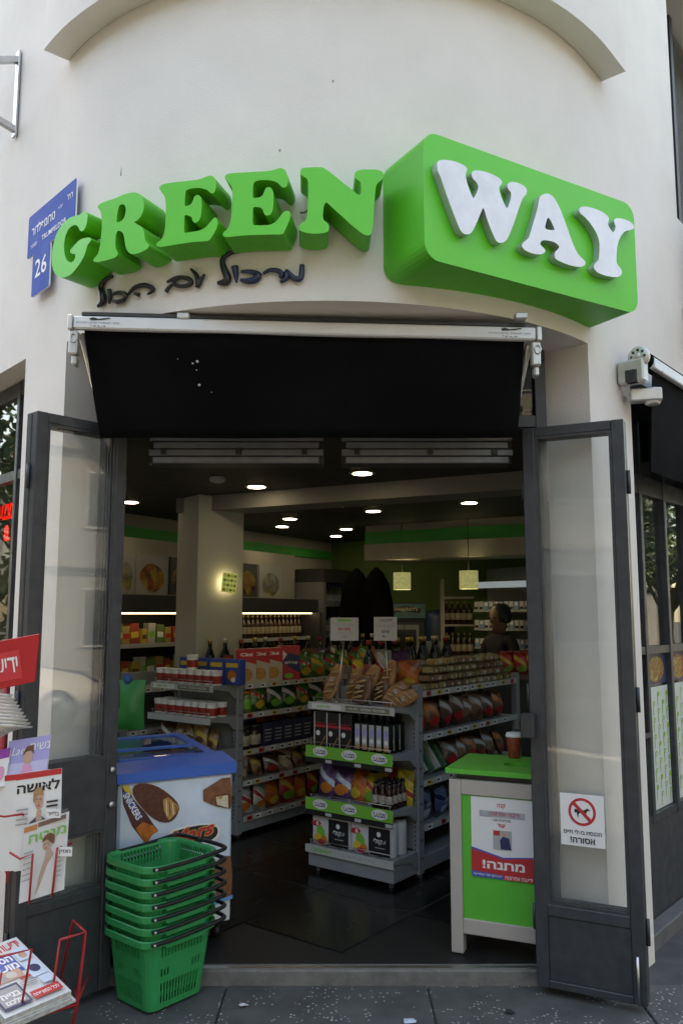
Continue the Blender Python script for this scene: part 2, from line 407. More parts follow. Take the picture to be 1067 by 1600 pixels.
strip([PR0, fr(RW0)], -.1, H); strip([fr(RW0), fr(1.27)], RWZ, H); strip([fr(1.27), fr(2.7)], RWZ, 3.86); strip([fr(1.27), fr(2.7)], 5.7, H); strip([fr(2.7), fr(RW1)], RWZ, H); strip([fr(RW1), fr(10)], -.1, H)
# reveals of the entrance, soffit, and of the windows
def quad(a, b, z0, z1): W_.add([(a.x, a.y, z0), (b.x, b.y, z0), (b.x, b.y, z1), (a.x, a.y, z1)], [(0, 1, 2, 3)])
jl, jr = arc(-46), arc(47)
quad(jl, Vector((XL, FY + .08, 0)), -.1, LZ); quad(jr, Vector((XR, FY + .08, 0)), -.1, LZ)
sof = [arc(p) for p in phis if -46 <= p <= 47] + [Vector((XR, FY + .08, 0)), Vector((XL, FY + .08, 0))]
tri = geometry.tessellate_polygon([[Vector((p.x, p.y, 0)) for p in sof]])
W_.add([(p.x, p.y, LZ) for p in sof], [tuple(t) for t in tri])
for a, d0, z0, z1, f in ((LW0, -.22, .5, LWZ, fl), (LW1, -.22, .5, LWZ, fl), (RW0, -.22, -.1, RWZ, fr), (RW1, -.22, -.1, RWZ, fr), (1.27, -.3, 3.86, 5.7, fr), (2.7, -.3, 3.86, 5.7, fr)):
    quad(f(a), f(a, d0), z0, z1)
for a, b, d0, z, f in ((LW0, LW1, -.22, LWZ, fl), (LW0, LW1, -.22, .5, fl), (RW0, RW1, -.22, RWZ, fr), (1.27, 2.7, -.3, 3.86, fr), (1.27, 2.7, -.3, 5.7, fr)):
    p = [f(a), f(b), f(b, d0), f(a, d0)]; W_.add([(q.x, q.y, z) for q in p], [(0, 1, 2, 3)])
# body of the house behind (roof, back) so that the sun casts its real shadow
W_.add([(*fl(10).xy, H), (*PL0.xy, H), (*arc(0).xy, H), (*PR0.xy, H), (*fr(10).xy, H), (2, 18, H)], [(0, 1, 2, 3, 4, 5)])
W_.add([(*fl(10).xy, -.1), (2, 18, -.1), (2, 18, H), (*fl(10).xy, H)], [(0, 1, 2, 3)]); W_.add([(*fr(10).xy, -.1), (2, 18, -.1), (2, 18, H), (*fr(10).xy, H)], [(0, 1, 2, 3)])
W_.add([(*fl(10).xy, 2.95), (*fl(.1, -.3).xy, 2.95), (*fr(.1, -.3).xy, 2.95), (*fr(10).xy, 2.95), (2, 18, 2.95)], [(0, 1, 2, 3, 4)])  # unseen sheet above the shop ceiling, added to keep light out
ob('wall', W_, PLASTER, bld)
# projecting band over the rounded front
B_ = MB(); r0, r1 = RW + .002, RW + .12
pl = [arc(p, r0) for p in phis] + [fr(.1, .002), fr(.2, .002)]
po = [arc(p, r1) for p in phis] + [fr(.1, .12), fr(.2, .12)]
n = len(pl); z0, z1 = 4.16, 4.95
B_.add([(p.x, p.y, z0) for p in pl] + [(p.x, p.y, z0) for p in po] + [(p.x, p.y, z1) for p in po] + [(p.x, p.y, z1) for p in pl],
       [(i, i + 1, n + i + 1, n + i) for i in range(n - 1)] + [(n + i, n + i + 1, 2 * n + i + 1, 2 * n + i) for i in range(n - 1)] + [(2 * n + i, 2 * n + i + 1, 3 * n + i + 1, 3 * n + i) for i in range(n - 1)] + [(0, n, 2 * n, 3 * n), (n - 1, 2 * n - 1, 3 * n - 1, 4 * n - 1)])
ob('cornice_band', B_, PLASTER, bld)
# balcony on the right front
FRAME = mat('slate_grey_paint', (.042, .047, .053), .42, noise=.32, nscale=16, bump=.07, bscale=90)
DARKF = mat('dark_window_frame', (.03, .032, .035), .45, noise=.1)
GLASS = glassmat('door_glass', (.985, .99, .985), haze=.028, ior=1.45); GLASSD = glassmat('shop_window_glass', (.8, .84, .83), .006, 1.5)
Mr = Matrix.Translation(PR0) @ Matrix.Rotation(radians(50), 4, 'Z')          # local x along right front, y inward
Ml = Matrix.Translation(PL0) @ Matrix.Rotation(radians(-48), 4, 'Z')         # local -x along left front, y inward
bc = MB().box(1.27, 3.2, -.32, -.004, 3.2, 3.32, 0, Mr).box(1.27, 3.2, -.32, -.22, 3.32, 3.86, 0, Mr)
ob('balcony', bc, PLASTER, bld, bevel=.008)
rl = MB().bar(Mr @ Vector((1.24, -.27, 4.16)), Mr @ Vector((3.2, -.27, 4.16)), .05, .05)
for i in range(9): rl.bar(Mr @ Vector((1.3 + i * .12, -.27, 3.86)), Mr @ Vector((1.3 + i * .12, -.27, 4.14)), .014, .014)
ob('balcony_railing', rl, mat('black_iron', (.02, .02, .022), .5, noise=.2), bld)
ob('upper_window_pane', MB().box(1.27, 2.7, .25, .27, 3.86, 5.7, 0, Mr), GLASSD, bld)
uw = MB()
for x in (1.27, 1.98, 2.66): uw.box(x, x + .05, .2, .249, 3.87, 5.69, 0, Mr)
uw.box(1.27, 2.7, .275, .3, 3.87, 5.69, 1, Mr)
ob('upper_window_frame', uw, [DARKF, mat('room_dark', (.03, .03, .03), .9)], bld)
# a chip and screw hole in the plaster
for px, py in ((190, 268), (437, 235), (520, 127)):
    for ph in [x / 4 for x in range(-160, 160)]:
        q = arc(ph); d = ray(px, py)
        if abs(q.x / q.y - d.x / d.y) < .0015: break
    c = P(px, py, q.y); c -= Vector((0, .002, 0)); h = .022 if px == 190 else .006
    ob('plaster_chip', MB().add([c + Vector((-.003, 0, -h)), c + Vector((.004, 0, -h * .8)), c + Vector((.003, .001, h)), c + Vector((-.001, .001, h * .9))], [(0, 1, 2, 3)]), mat('chip_grey', (.2, .19, .18), .9), bld)

# ---- shop room
FZ = .05
TILE = mat('dark_floor_tile', (.006, .006, .006), .24, noise=.3, nscale=6)
room = [Vector((-1.2, FY + .06, 0)), fl(2.6, -.3), Vector((-3.12, 5.35, 0)), Vector((-.13, 10.6, 0)), Vector((4.1, 7.1, 0)), fr(4.4, -.3), fr(.3, -.25), Vector((1.1, FY + .06, 0))]
def flat(name, z, m, kind='structure', dn=0):
    tri = geometry.tessellate_polygon([room]); n = len(room)
    mb = MB().add([(p.x, p.y, z) for p in room], [tuple(t) for t in tri])
    mb.add([(p.x, p.y, z + dn) for p in room], [tuple(t) for t in tri])
    return mb
fl_o = struct('shop_floor', flat('f', FZ - .006, GROUT, dn=-.05), mat('floor_joint', (.01, .01, .01), .6))
# dark floor tiles near the door, one piece each
ang = radians(53)
a_ = Vector((cos(ang), sin(ang), 0)); b_ = Vector((sin(ang), -cos(ang), 0))
tile_me = MB().box(.0015, .5985, .0015, .5985, -.004, .0).mesh('floor_tile', TILE, bevel=.002)
def inroom(p):
    c = False; j = len(room) - 1
    for i in range(len(room)):
        a, b = room[i], room[j]
        if (a.y > p.y) != (b.y > p.y) and p.x < (b.x - a.x) * (p.y - a.y) / (b.y - a.y) + a.x: c = not c
        j = i
    return c
for i in range(-8, 12):
    for j in range(-10, 8):
        o0 = Vector((0, 3.9, 0)) + a_ * i * .6 + b_ * j * .6
        if all(inroom(o0 + a_ * u + b_ * v) for u in (0, .6) for v in (0, .6)):
            t = ob('floor_tile', tile_me, None, fl_o, loc=(o0.x, o0.y, FZ), rot=(0, 0, ang - pi / 2)); 
            t.rotation_euler = (0, 0, math.atan2(b_.y, b_.x))
ob('door_threshold', MB().box(XL, XR, FY + .02, FY + .09, -.03, FZ + .012), mat('threshold_stone', (.17, .165, .155), .7, noise=.35, nscale=14, bump=.3), fl_o, bevel=.006)
ob('threshold_trim', MB().box(XL + .01, XR - .01, FY + .03, FY + .055, FZ + .0121, FZ + .017), STEEL, fl_o)
CEILZ = 2.45
CEIL = mat('ceiling_dark_brown', (.03, .027, .022), .6, noise=.1)
struct('shop_ceiling', flat('c', CEILZ, CEIL, dn=.03), CEIL)
CREAM = mat('cream_wall_paint', (.36, .34, .27), .8, noise=.05); GREENW = mat('green_wall_band', (.03, .36, .06), .6, noise=.05); OLIVE = mat('olive_green_wall', (.11, .18, .045), .8, noise=.08); GREYW = mat('grey_wall_paint', (.42, .42, .38), .8, noise=.05)
def rwall(name, i, j, m, band=True):
    a, b = room[i], room[j]; d = (b - a).normalized(); nrm = Vector((-d.y, d.x, 0))
    if nrm.dot(Vector((.5, 7, 0)) - (a + b) / 2) > 0: nrm = -nrm
    o = MB()
    for z0, z1, k in ((-.05, CEILZ, 0),):
        q = [a, b, b + nrm * .1, a + nrm * .1]
        o.add([(*p.xy, z0) for p in q] + [(*p.xy, z1) for p in q], [(0, 1, 5, 4), (2, 3, 7, 6), (1, 2, 6, 5), (3, 0, 4, 7), (4, 5, 6, 7)])
    w0 = struct(name, o, m)
    if band:
        bb = MB(); n_ = -nrm; q = [a + n_ * .001, b + n_ * .001, b + n_ * .03, a + n_ * .03]
        bb.add([(*p.xy, 2.23) for p in q] + [(*p.xy, 2.33) for p in q], [(0, 1, 5, 4), (2, 3, 7, 6), (4, 5, 6, 7), (0, 3, 2, 1)])
        ob('green_band', bb, GREENW, w0)
    return w0
rwall('shop_wall_left', 2, 3, CREAM); rwall('shop_wall_back', 3, 4, OLIVE, False); rwall('shop_wall_corner', 1, 2, GREYW, True); rwall('shop_wall_right', 4, 5, GREYW, False)
rwall('shop_wall_front', 0, 1, GREYW, False) if False else None
# inside of the left front below and beside its window
struct('shop_wall_front', MB().box(-.42, -.08, .08, .20, -.05, CEILZ, 0, Ml).box(-2.7, -2.42, .06, .2, -.05, CEILZ, 0, Ml), GREYW)
# dropped ceiling beam from the column towards the right front
col_c = Vector((P(330, 800, 6.45).x, 6.45, 0))
bm_a = col_c + Vector((-.2, .1, 0)); bm_b = Vector((2.3, 4.75, 0))
struct('ceiling_beam', MB().bar((bm_a.x, bm_a.y, CEILZ - .06), (bm_b.x, bm_b.y, CEILZ - .06), .3, .115), mat('beam_grey_paint', (.22, .21, .18), .8, noise=.05))
struct('column', MB().box(-.2, .2, -.17, .17, FZ, CEILZ - .002, 0, Matrix.Translation(col_c) @ Matrix.Rotation(radians(38) , 4, 'Z')), mat('column_paint', (.42, .41, .35), .8, noise=.04), bevel=.006)
# bulkhead over the counter on the right, with its green band
bk0 = P(569, 866, 8.5); bk1 = P(850, 858, 7.5); bd = (bk1 - bk0); bd.z = 0; bd.normalize(); bn = Vector((bd.y, -bd.x, 0))
bkm = MB(); q = [bk0, bk1 + bd * .6, bk1 + bd * .6 - bn * .5, bk0 - bn * .5]
for z0, z1, mi, g in ((2.09, 2.255, 0, 0), (2.2551, 2.38, 1, -.02), (2.3801, CEILZ - .001, 0, -.03)):
    qq = [p + bn * g for p in q]
    bkm.add([(*p.xy, z0) for p in qq] + [(*p.xy, z1) for p in qq], [(0, 1, 5, 4), (1, 2, 6, 5), (2, 3, 7, 6), (3, 0, 4, 7), (0, 3, 2, 1), (4, 5, 6, 7)], mi)
struct('counter_bulkhead', bkm, [CREAM, GREENW])

# ============================================================ ENTRANCE FRAME AND FOLDING DOORS
ef = empty('entrance_frame', (-.08, FY, 0), 'slate grey steel frame with transom panes round the shop entrance', 'door frame')
for x in (XL + .003, XR - .053): ob('post', MB().box(x, x + .05, FY, FY + .05, 0.02, LZ - .055), FRAME, ef, bevel=.003)
ob('head', MB().box(XL + .003, XR - .003, FY, FY + .05, LZ - .0549, LZ - .003), FRAME, ef, bevel=.003)
ob('transom_bar', MB().box(XL + .0531, XR - .0531, FY - .003, FY + .053, 2.385, 2.44), FRAME, ef, bevel=.003)
for i in range(4):
    x0 = XL + .054 + i * .479; ob('transom_pane', MB().box(x0 + .012, x0 + .467, FY + .02, FY + .026, 2.441, LZ - .056), GLASSD, ef)
    if i: ob('mullion', MB().box(x0 - .012, x0 + .0115, FY + .002, FY + .048, 2.4401, LZ - .0551), FRAME, ef)

def fold_door(name, label, hinge, direction, side, midrail):
    d = Vector(direction).normalized(); ang_ = math.atan2(d.y, d.x)
    t = empty(name, (hinge[0], hinge[1], 0), label, 'door', 'folding entrance doors')
    t.rotation_euler = (0, 0, ang_)
    def leaf(y0, nm, inner):
        L = .43; T = .038; z0, z1 = .035, 2.365; s_ = .052
        lf = ob('leaf', MB().box(0, s_, y0, y0 + T, z0, z1), FRAME, t, loc=(0, 0, 0), bevel=.003)   # hinge stile carries the rest
        def p(n_, mb, m=FRAME, bv=.003): return ob(n_, mb, m, lf, loc=(0, 0, 0), bevel=bv)
        p('stile', MB().box(L - s_, L, y0, y0 + T, z0, z1))
        p('top_rail', MB().box(s_ + .0002, L - s_ - .0002, y0 + .001, y0 + T - .001, z1 - .042, z1))
        segs = []
        if midrail:
            p('mid_rail', MB().box(s_ + .0002, L - s_ - .0002, y0 + .001, y0 + T - .001, .665, .95))
            p('bottom_rail', MB().box(s_ + .0002, L - s_ - .0002, y0 + .001, y0 + T - .001, .40, .44))
            p('kick_panel', MB().box(s_ + .0002, L - s_ - .0002, y0 + .008, y0 + T - .008, z0, .3998), bv=.002)
            segs = [(.44, .665), (.95, z1 - .042)]
        else:
            p('bottom_rail', MB().box(s_ + .0002, L - s_ - .0002, y0 + .001, y0 + T - .001, .315, .36))
            p('kick_panel', MB().box(s_ + .0002, L - s_ - .0002, y0 + .008, y0 + T - .008, z0 + .03, .3148), bv=.002)
            p('kick_rail', MB().box(s_ + .0002, L - s_ - .0002, y0 + .001, y0 + T - .001, z0, z0 + .0298))
            segs = [(.36, z1 - .042)]
        for a, b in segs:
            p('pane', MB().box(s_ - .004, L - s_ + .004, y0 + .016, y0 + .021, a - .004, b + .004), GLASS, 0)
            bd_ = MB()
            for yy in (y0 + .004, y0 + T - .012):
                bd_.box(s_ + .0003, s_ + .0113, yy, yy + .008, a, b).box(L - s_ - .0113, L - s_ - .0003, yy, yy + .008, a, b)
                bd_.box(s_ + .0115, L - s_ - .0115, yy, yy + .008, a, a + .011).box(s_ + .0115, L - s_ - .0115, yy, yy + .008, b - .011, b)
            p('glazing_bead', bd_, FRAME, 0)
        return lf
    l1 = leaf(0 if side > 0 else -.038, 'a', True); l2 = leaf(.044 if side > 0 else -.082, 'b', False)
    for z in (.3, 1.2, 2.1):
        ob('hinge', MB().lathe([(.008, -.05), (.008, .05)], 8, (.437, .041 if side > 0 else -.041, z)), FRAME, t, loc=(0, 0, 0))
        ob('hinge', MB().lathe([(.008, -.05), (.008, .05)], 8, (-.006, .019 if side > 0 else -.019, z)), FRAME, t, loc=(0, 0, 0))
    y = 0 if side > 0 else 0
    return t, l1
DIRL = Vector((-.655, -.756, 0)); DIRR = Vector((.894, -.447, 0))
HL = (-.945, FY - .07); HR = (.80, FY - .06)
# local y of each door points away from the camera on the side given
doorL, leafL = fold_door('folding_door', 'slate grey folding glass door beside the red newspaper rack', HL, DIRL, -1, True)
doorR, leafR = fold_door('folding_door', 'slate grey folding glass door with the no dogs notice', HR, DIRR, 1, False)
# keyholes on the left door, lock box on the right door
for z in (.90, .76): ob('lock_cylinder', MB().lathe([(.014, 0), (.014, .012), (.009, .016)], 12, M=Matrix.Translation((.026, .0, z)) @ Matrix.Rotation(radians(-90), 4, 'X')), STEEL, doorL, loc=(0, 0, 0))
ob('lock_box', MB().box(-.028, .03, -.055, -.002, 1.03, 1.13).box(-.06, -.03, -.04, -.02, 1.06, 1.10), DARKF, doorR, loc=(0, 0, 0), bevel=.004)
ob('door_bolt', MB().tube([(.40, -.012, .04), (.40, -.012, .22)], .006), STEEL, doorR, loc=(0, 0, 0))
# the notice on the right door: no animals
nd = DIRR.normalized(); nn = Vector((-nd.y, nd.x, 0)); nn = -nn if nn.y > 0 else nn
pa = PP(874, 1238, Vector((HR[0], HR[1], 0)) + nn * .006, nn); pc = PP(945, 1312, Vector((HR[0], HR[1], 0)) + nn * .006, nn)
wS = (Vector((pc.x, pc.y, 0)) - Vector((pa.x, pa.y, 0))).length; hS = pa.z - pc.z; hS = .205
o0 = Vector((pa.x, pa.y, pa.z - hS))
sg = empty('door_notice', o0, 'white no dogs allowed notice stuck on the door glass', 'notice')
ob('sheet', MB().extr([(0, 0), (wS, 0), (wS, hS), (0, hS)], lambda u, v: o0 + nd * u + Vector((0, 0, v)) + nn * .0005, lambda u, v: o0 + nd * u + Vector((0, 0, v)) - nn * .0015), WHITE, sg)
pr = Print(o0, nd, (0, 0, 1), nn); cxu, cyu, rr_ = wS * .5, hS * .66, hS * .27
pr.ell(cxu, cyu, rr_, rr_, REDP, 28).ell(cxu, cyu, rr_ * .8, rr_ * .8, WHITE, 28)
dog = [(-.75, .18), (-.7, .3), (-.5, .28), (.2, .22), (.45, .42), (.5, .55), (.56, .42), (.78, .3), (.76, .2), (.55, .18), (.42, -.05), (.38, -.3), (.34, -.62), (.25, -.62), (.26, -.25), (-.2, -.12), (-.35, -.3), (-.33, -.62), (-.42, -.62), (-.5, -.3), (-.55, -.05), (-.6, -.1), (-.78, -.15), (-.72, 0)]
pr.poly([(cxu + a * rr_ * .75, cyu + b * rr_ * .62) for a, b in dog], BLACKP)
a = rr_ * .62; b = rr_ * .09
pr.poly([(cxu - a - b, cyu + a - b), (cxu - a + b, cyu + a + b), (cxu + a + b, cyu - a + b), (cxu + a - b, cyu - a - b)], REDP)
pr.text(heb('הכנסת בעלי חיים'), wS * .5, hS * .27, hS * .085, BLACKP, .018, w=wS * .86); pr.text('!' + heb('אסורה'), wS * .5, hS * .12, hS * .125, BLACKP, .025)
pr.done('printed_symbol', sg)
# two louvred shutter boxes over the doorway, behind the awning cloth
LOUV = mat('louvre_aluminium', (.25, .26, .28), .45, .6, noise=.2)
for x0, x1, lab in ((-.90, -.085, 'grey louvred metal shutter rolled up above the baskets side of the doorway'), (.0, .80, 'grey louvred metal shutter rolled up above the green counter side of the doorway')):
    t = empty('louvre_shutter', ((x0 + x1) / 2, 3.82, 2.24), lab, 'shutter', 'louvred shutters')
    for i in range(4):
        z = 2.245 + i * .036; dx = .02 * (i % 2 == 0)
        o = ob('slat', MB().box(x0 + dx, x1 - dx, 3.79 + i * .006, 3.802 + i * .006, z, z + .031), LOUV, t, bevel=.003)
    for x in (x0 + .06, (x0 + x1) / 2, x1 - .1): ob('clip', MB().box(x, x + .025, 3.781, 3.789, 2.285, 2.31), DARKF, t)
    ob('housing', MB().box(x0, x1, 3.835, 3.95, 2.25, 2.449), DARKF, t)

# ============================================================ SIGNS
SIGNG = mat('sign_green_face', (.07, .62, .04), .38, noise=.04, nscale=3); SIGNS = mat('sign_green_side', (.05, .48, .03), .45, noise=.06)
def cropxy(o, sc, pts): return [(o[0] + x / sc, o[1] + y / sc) for x, y in pts]
GL = {
 'G': ((70, 250), 3.679, -37.5, [(235,296),(248,310),(246,345),(240,375),(228,400),(213,410),(203,403),(196,388),(185,376),(170,374),(150,385),(132,408),(120,440),(113,480),(113,520),(118,550),(128,575),(145,588),(160,585),(172,572),(178,555),(175,540),(162,540),(148,530),(150,515),(165,498),(185,475),(205,458),(235,447),(258,446),(268,455),(262,470),(248,488),(240,515),(228,550),(210,585),(185,620),(160,650),(135,668),(105,676),(80,670),(60,652),(47,620),(42,580),(44,530),(52,480),(65,435),(85,395),(110,362),(140,335),(170,322),(200,315),(218,302)], None),
 'R': ((70, 250), 3.679, -26.7, [(305,272),(315,255),(345,240),(400,222),(450,200),(490,188),(520,186),(545,195),(562,215),(570,245),(570,280),(560,310),(545,335),(525,352),(515,357),(535,370),(555,382),(570,405),(575,440),(580,465),(592,480),(600,492),(592,508),(565,525),(530,538),(505,541),(485,532),(470,510),(463,480),(458,445),(450,420),(435,408),(420,408),(412,425),(408,455),(408,500),(415,520),(422,535),(415,552),(395,565),(360,575),(320,584),(295,587),(282,580),(283,568),(300,550),(312,525),(320,480),(327,420),(330,360),(325,310),(315,285)],
       [(430,262),(445,254),(460,258),(466,275),(465,305),(458,330),(445,348),(428,356),(416,357),(414,345),(418,310),(424,280)]),
 'E': ((70, 250), 3.679, -16.8, [(660,168),(665,150),(685,138),(740,128),(820,120),(880,112),(915,100),(945,90),(965,92),(980,110),(985,140),(982,170),(972,188),(960,192),(945,182),(930,170),(900,162),(870,160),(835,165),(815,175),(808,195),(805,260),(815,263),(835,258),(850,240),(858,215),(870,203),(885,202),(898,215),(903,245),(902,290),(895,330),(882,352),(865,360),(852,352),(845,330),(830,320),(805,318),(803,360),(802,412),(812,418),(850,412),(890,405),(920,390),(945,365),(965,340),(980,330),(992,340),(995,365),(985,400),(965,435),(945,462),(920,467),(850,472),(760,485),(700,495),(665,499),(648,495),(642,485),(650,472),(668,460),(683,435),(692,390),(696,330),(697,270),(693,220),(680,195)], None),
 'E2': ((340, 250), 3.952, -7.8, [(45,110),(52,92),(80,82),(150,77),(250,72),(330,65),(370,53),(395,50),(415,60),(428,85),(435,120),(433,148),(422,165),(405,170),(390,160),(370,140),(340,128),(300,123),(255,125),(230,135),(220,155),(218,228),(230,233),(260,230),(280,215),(290,190),(300,172),(318,167),(335,178),(345,205),(345,260),(340,310),(325,337),(305,343),(290,335),(280,310),(268,295),(245,290),(220,293),(218,340),(218,395),(240,402),(290,403),(330,397),(360,380),(385,350),(405,325),(425,313),(442,318),(450,335),(445,365),(430,405),(412,440),(400,458),(340,460),(250,462),(160,466),(90,473),(55,475),(38,470),(33,460),(38,445),(58,430),(75,400),(85,350),(90,280),(92,210),(88,165),(70,140)], None),
 'N': ((340, 250), 3.952, 2.3, [(510,75),(515,58),(530,48),(580,45),(640,45),(670,58),(720,95),(780,145),(830,182),(860,210),(880,213),(887,190),(885,145),(870,125),(850,112),(845,90),(855,70),(885,60),(930,58),(980,60),(1010,68),(1024,85),(1022,110),(1005,130),(985,145),(975,175),(970,230),(965,310),(958,400),(950,450),(935,465),(910,463),(880,445),(820,395),(760,340),(710,295),(680,267),(668,265),(657,280),(652,310),(650,350),(660,375),(680,390),(688,405),(687,430),(675,445),(640,453),(590,455),(540,448),(512,437),(503,425),(508,400),(525,385),(545,370),(555,320),(558,250),(560,180),(558,130),(545,110),(520,95)], None)}
LBL = {'G': 'green raised sign letter G overlapping the blue house number', 'R': 'green raised sign letter R between the letters G and E', 'E': 'green raised sign letter E right after the R', 'E2': 'green raised sign letter E right before the N', 'N': 'green raised sign letter N beside the big green box sign'}
RL = RW + .155
def back_on_wall(p, n_):            # run back along -n until the wall cylinder (with a little standoff)
    c = p - Vector((AX.x, AX.y, 0)); r = RW + .006
    bq = c.x * n_.x + c.y * n_.y; cq = c.x ** 2 + c.y ** 2 - r * r; disc = bq * bq - cq
    if disc <= 0: return p - n_ * .3
    return p - n_ * min(.45, bq - sqrt(disc) if bq > 0 else .3)
for k_, (o_, sc_, ph, out_, hole) in GL.items():
    n_ = Vector((sin(radians(ph)), -cos(radians(ph)), 0)); x_ = Vector((cos(radians(ph)), sin(radians(ph)), 0)); c_ = arc(ph, RL)
    def to2(pts):
        r = []
        for q in cropxy(o_, sc_, pts):
            p = PP(q[0], q[1], c_, n_) - c_; r.append((p.dot(x_), p.z))
        return smooth_loop(r, 2)
    o2 = to2(out_); h2 = [to2(hole)] if hole else []
    zb = min(q[1] for q in o2)
    fa = lambda u, v: c_ + x_ * u + Vector((0, 0, v))
    fb = lambda u, v: fa(u, v) - n_ * .14
    mb = MB().extr(o2, fa, fb, h2, 0, 1)
    L_ = ob('sign_letter', mb, [SIGNG, SIGNS]); 
    L_.location = c_; me = L_.data
    for v in me.vertices: v.co = v.co - c_
    tag(L_, LBL[k_], 'letter', 'letters of the word GREEN')
    for du in (-.05, .05):
        pass
# wire between letters
wp = [arc(-12.2, RW + .02, 3.12), arc(-11.5, RW + .03, 3.11), arc(-10.8, RW + .02, 3.125)]
tag(ob('sign_cable', MB().tube(smooth_path([arc(-3.2, RW + .02, 3.10), arc(-2.4, RW + .035, 3.095), arc(-1.2, RW + .03, 3.13)]), .004).tube(smooth_path(wp), .004), mat('cable_grey', (.2, .2, .2), .6)), 'thin grey cable running between the green letters E and N', 'cable')
# the green box with WAY
phb = 30.0; nb = Vector((sin(radians(phb)), -cos(radians(phb)), 0)); xb = Vector((cos(radians(phb)), sin(radians(phb)), 0))
f0 = Vector((.30, 2.85, 0)); f1 = Vector((1.274, 3.42, 0)); xb = (f1 - f0).normalized(); nb = Vector((xb.y, -xb.x, 0)); wB = (f1 - f0).length; zB0, zB1 = 2.825, 3.32
def rrect(x0, x1, z0, z1, r, n=6):
    o = []
    for cx_, cz_, a0 in ((x1 - r, z0 + r, -90), (x1 - r, z1 - r, 0), (x0 + r, z1 - r, 90), (x0 + r, z0 + r, 180)):
        for i in range(n + 1):
            a = radians(a0 + 90 * i / n); o.append((cx_ + r * cos(a), cz_ + r * sin(a)))
    return o
def dens(L, m=.06):
    o = []
    for i in range(len(L)):
        a = Vector(L[i]); b = Vector(L[(i + 1) % len(L)]); k = max(1, int((b - a).length / m))
        for j in range(k): o.append(tuple(a + (b - a) * j / k))
    return o
obx = dens(rrect(0, wB, zB0, zB1, .065))
fa = lambda u, v: f0 + xb * u + Vector((0, 0, v))
fb = lambda u, v: back_on_wall(fa(u, v), nb)
wy = empty('sign_box', ((f0 + f1) / 2).to_tuple()[:2] + (zB0,), 'big green rounded box sign with white letters WAY', 'sign')
ob('box', MB().extr(obx, fa, fb, (), 0, 1), [SIGNG, SIGNS], wy)
LETW = mat('white_letter_gloss', (.80, .82, .86), .18, noise=.12, nscale=9, bump=.12, bscale=7, coat=.5); LETS = mat('letter_side_silver', (.5, .53, .55), .35, .4, noise=.1)
WY = {'W': ([(70,75),(80,63),(110,60),(150,67),(185,80),(208,95),(212,110),(207,120),(205,140),(215,180),(230,220),(240,242),(248,235),(262,205),(265,185),(255,165),(240,150),(233,130),(238,115),(255,110),(290,115),(330,128),(365,148),(378,165),(375,178),(365,190),(368,215),(380,250),(395,283),(403,290),(412,270),(420,240),(420,215),(408,200),(403,185),(410,170),(430,165),(460,172),(485,187),(496,203),(493,222),(480,238),(470,258),(455,300),(435,360),(415,410),(400,440),(385,453),(365,455),(350,445),(335,415),(315,365),(300,320),(290,290),(282,300),(270,330),(255,365),(240,395),(225,412),(205,415),(190,408),(175,385),(155,335),(130,270),(105,200),(85,140),(72,110)], None),
      'A': ([(560,235),(580,222),(600,222),(620,235),(640,265),(665,320),(690,390),(715,460),(740,510),(765,535),(775,550),(770,563),(750,570),(720,567),(680,555),(645,540),(630,525),(628,505),(640,490),(650,478),(645,465),(625,452),(600,445),(580,443),(565,447),(560,462),(570,475),(583,488),(580,502),(560,510),(530,508),(495,495),(475,478),(475,460),(490,445),(505,430),(515,400),(530,350),(545,300),(552,260)], [(597,335),(610,350),(620,372),(628,392),(610,395),(590,390),(583,382),(588,355)]),
      'Y': ([(745,295),(760,283),(790,285),(830,297),(865,315),(885,335),(885,350),(882,365),(890,385),(905,405),(915,395),(918,375),(910,355),(915,342),(935,338),(965,345),(990,357),(1005,375),(1003,388),(985,395),(965,400),(950,415),(935,440),(925,480),(922,530),(925,555),(940,575),(948,590),(945,608),(925,618),(895,617),(850,605),(825,590),(815,572),(820,553),(835,540),(840,515),(842,470),(838,440),(825,405),(800,365),(770,330),(750,315)], None)}
fo = f0 + nb * .035
for k_, (out_, hole) in WY.items():
    to2 = lambda pts: smooth_loop([((p := PP(q[0], q[1], fo, nb) - fo).dot(xb), p.z) for q in cropxy((660, 230), 3.0486, pts)], 2)
    mb = MB().extr(to2(out_), lambda u, v: fo + xb * u + Vector((0, 0, v)), lambda u, v: fo + xb * u - nb * .033 + Vector((0, 0, v)), [to2(hole)] if hole else (), 0, 1)
    ob('letter', mb, [LETW, LETS], wy)
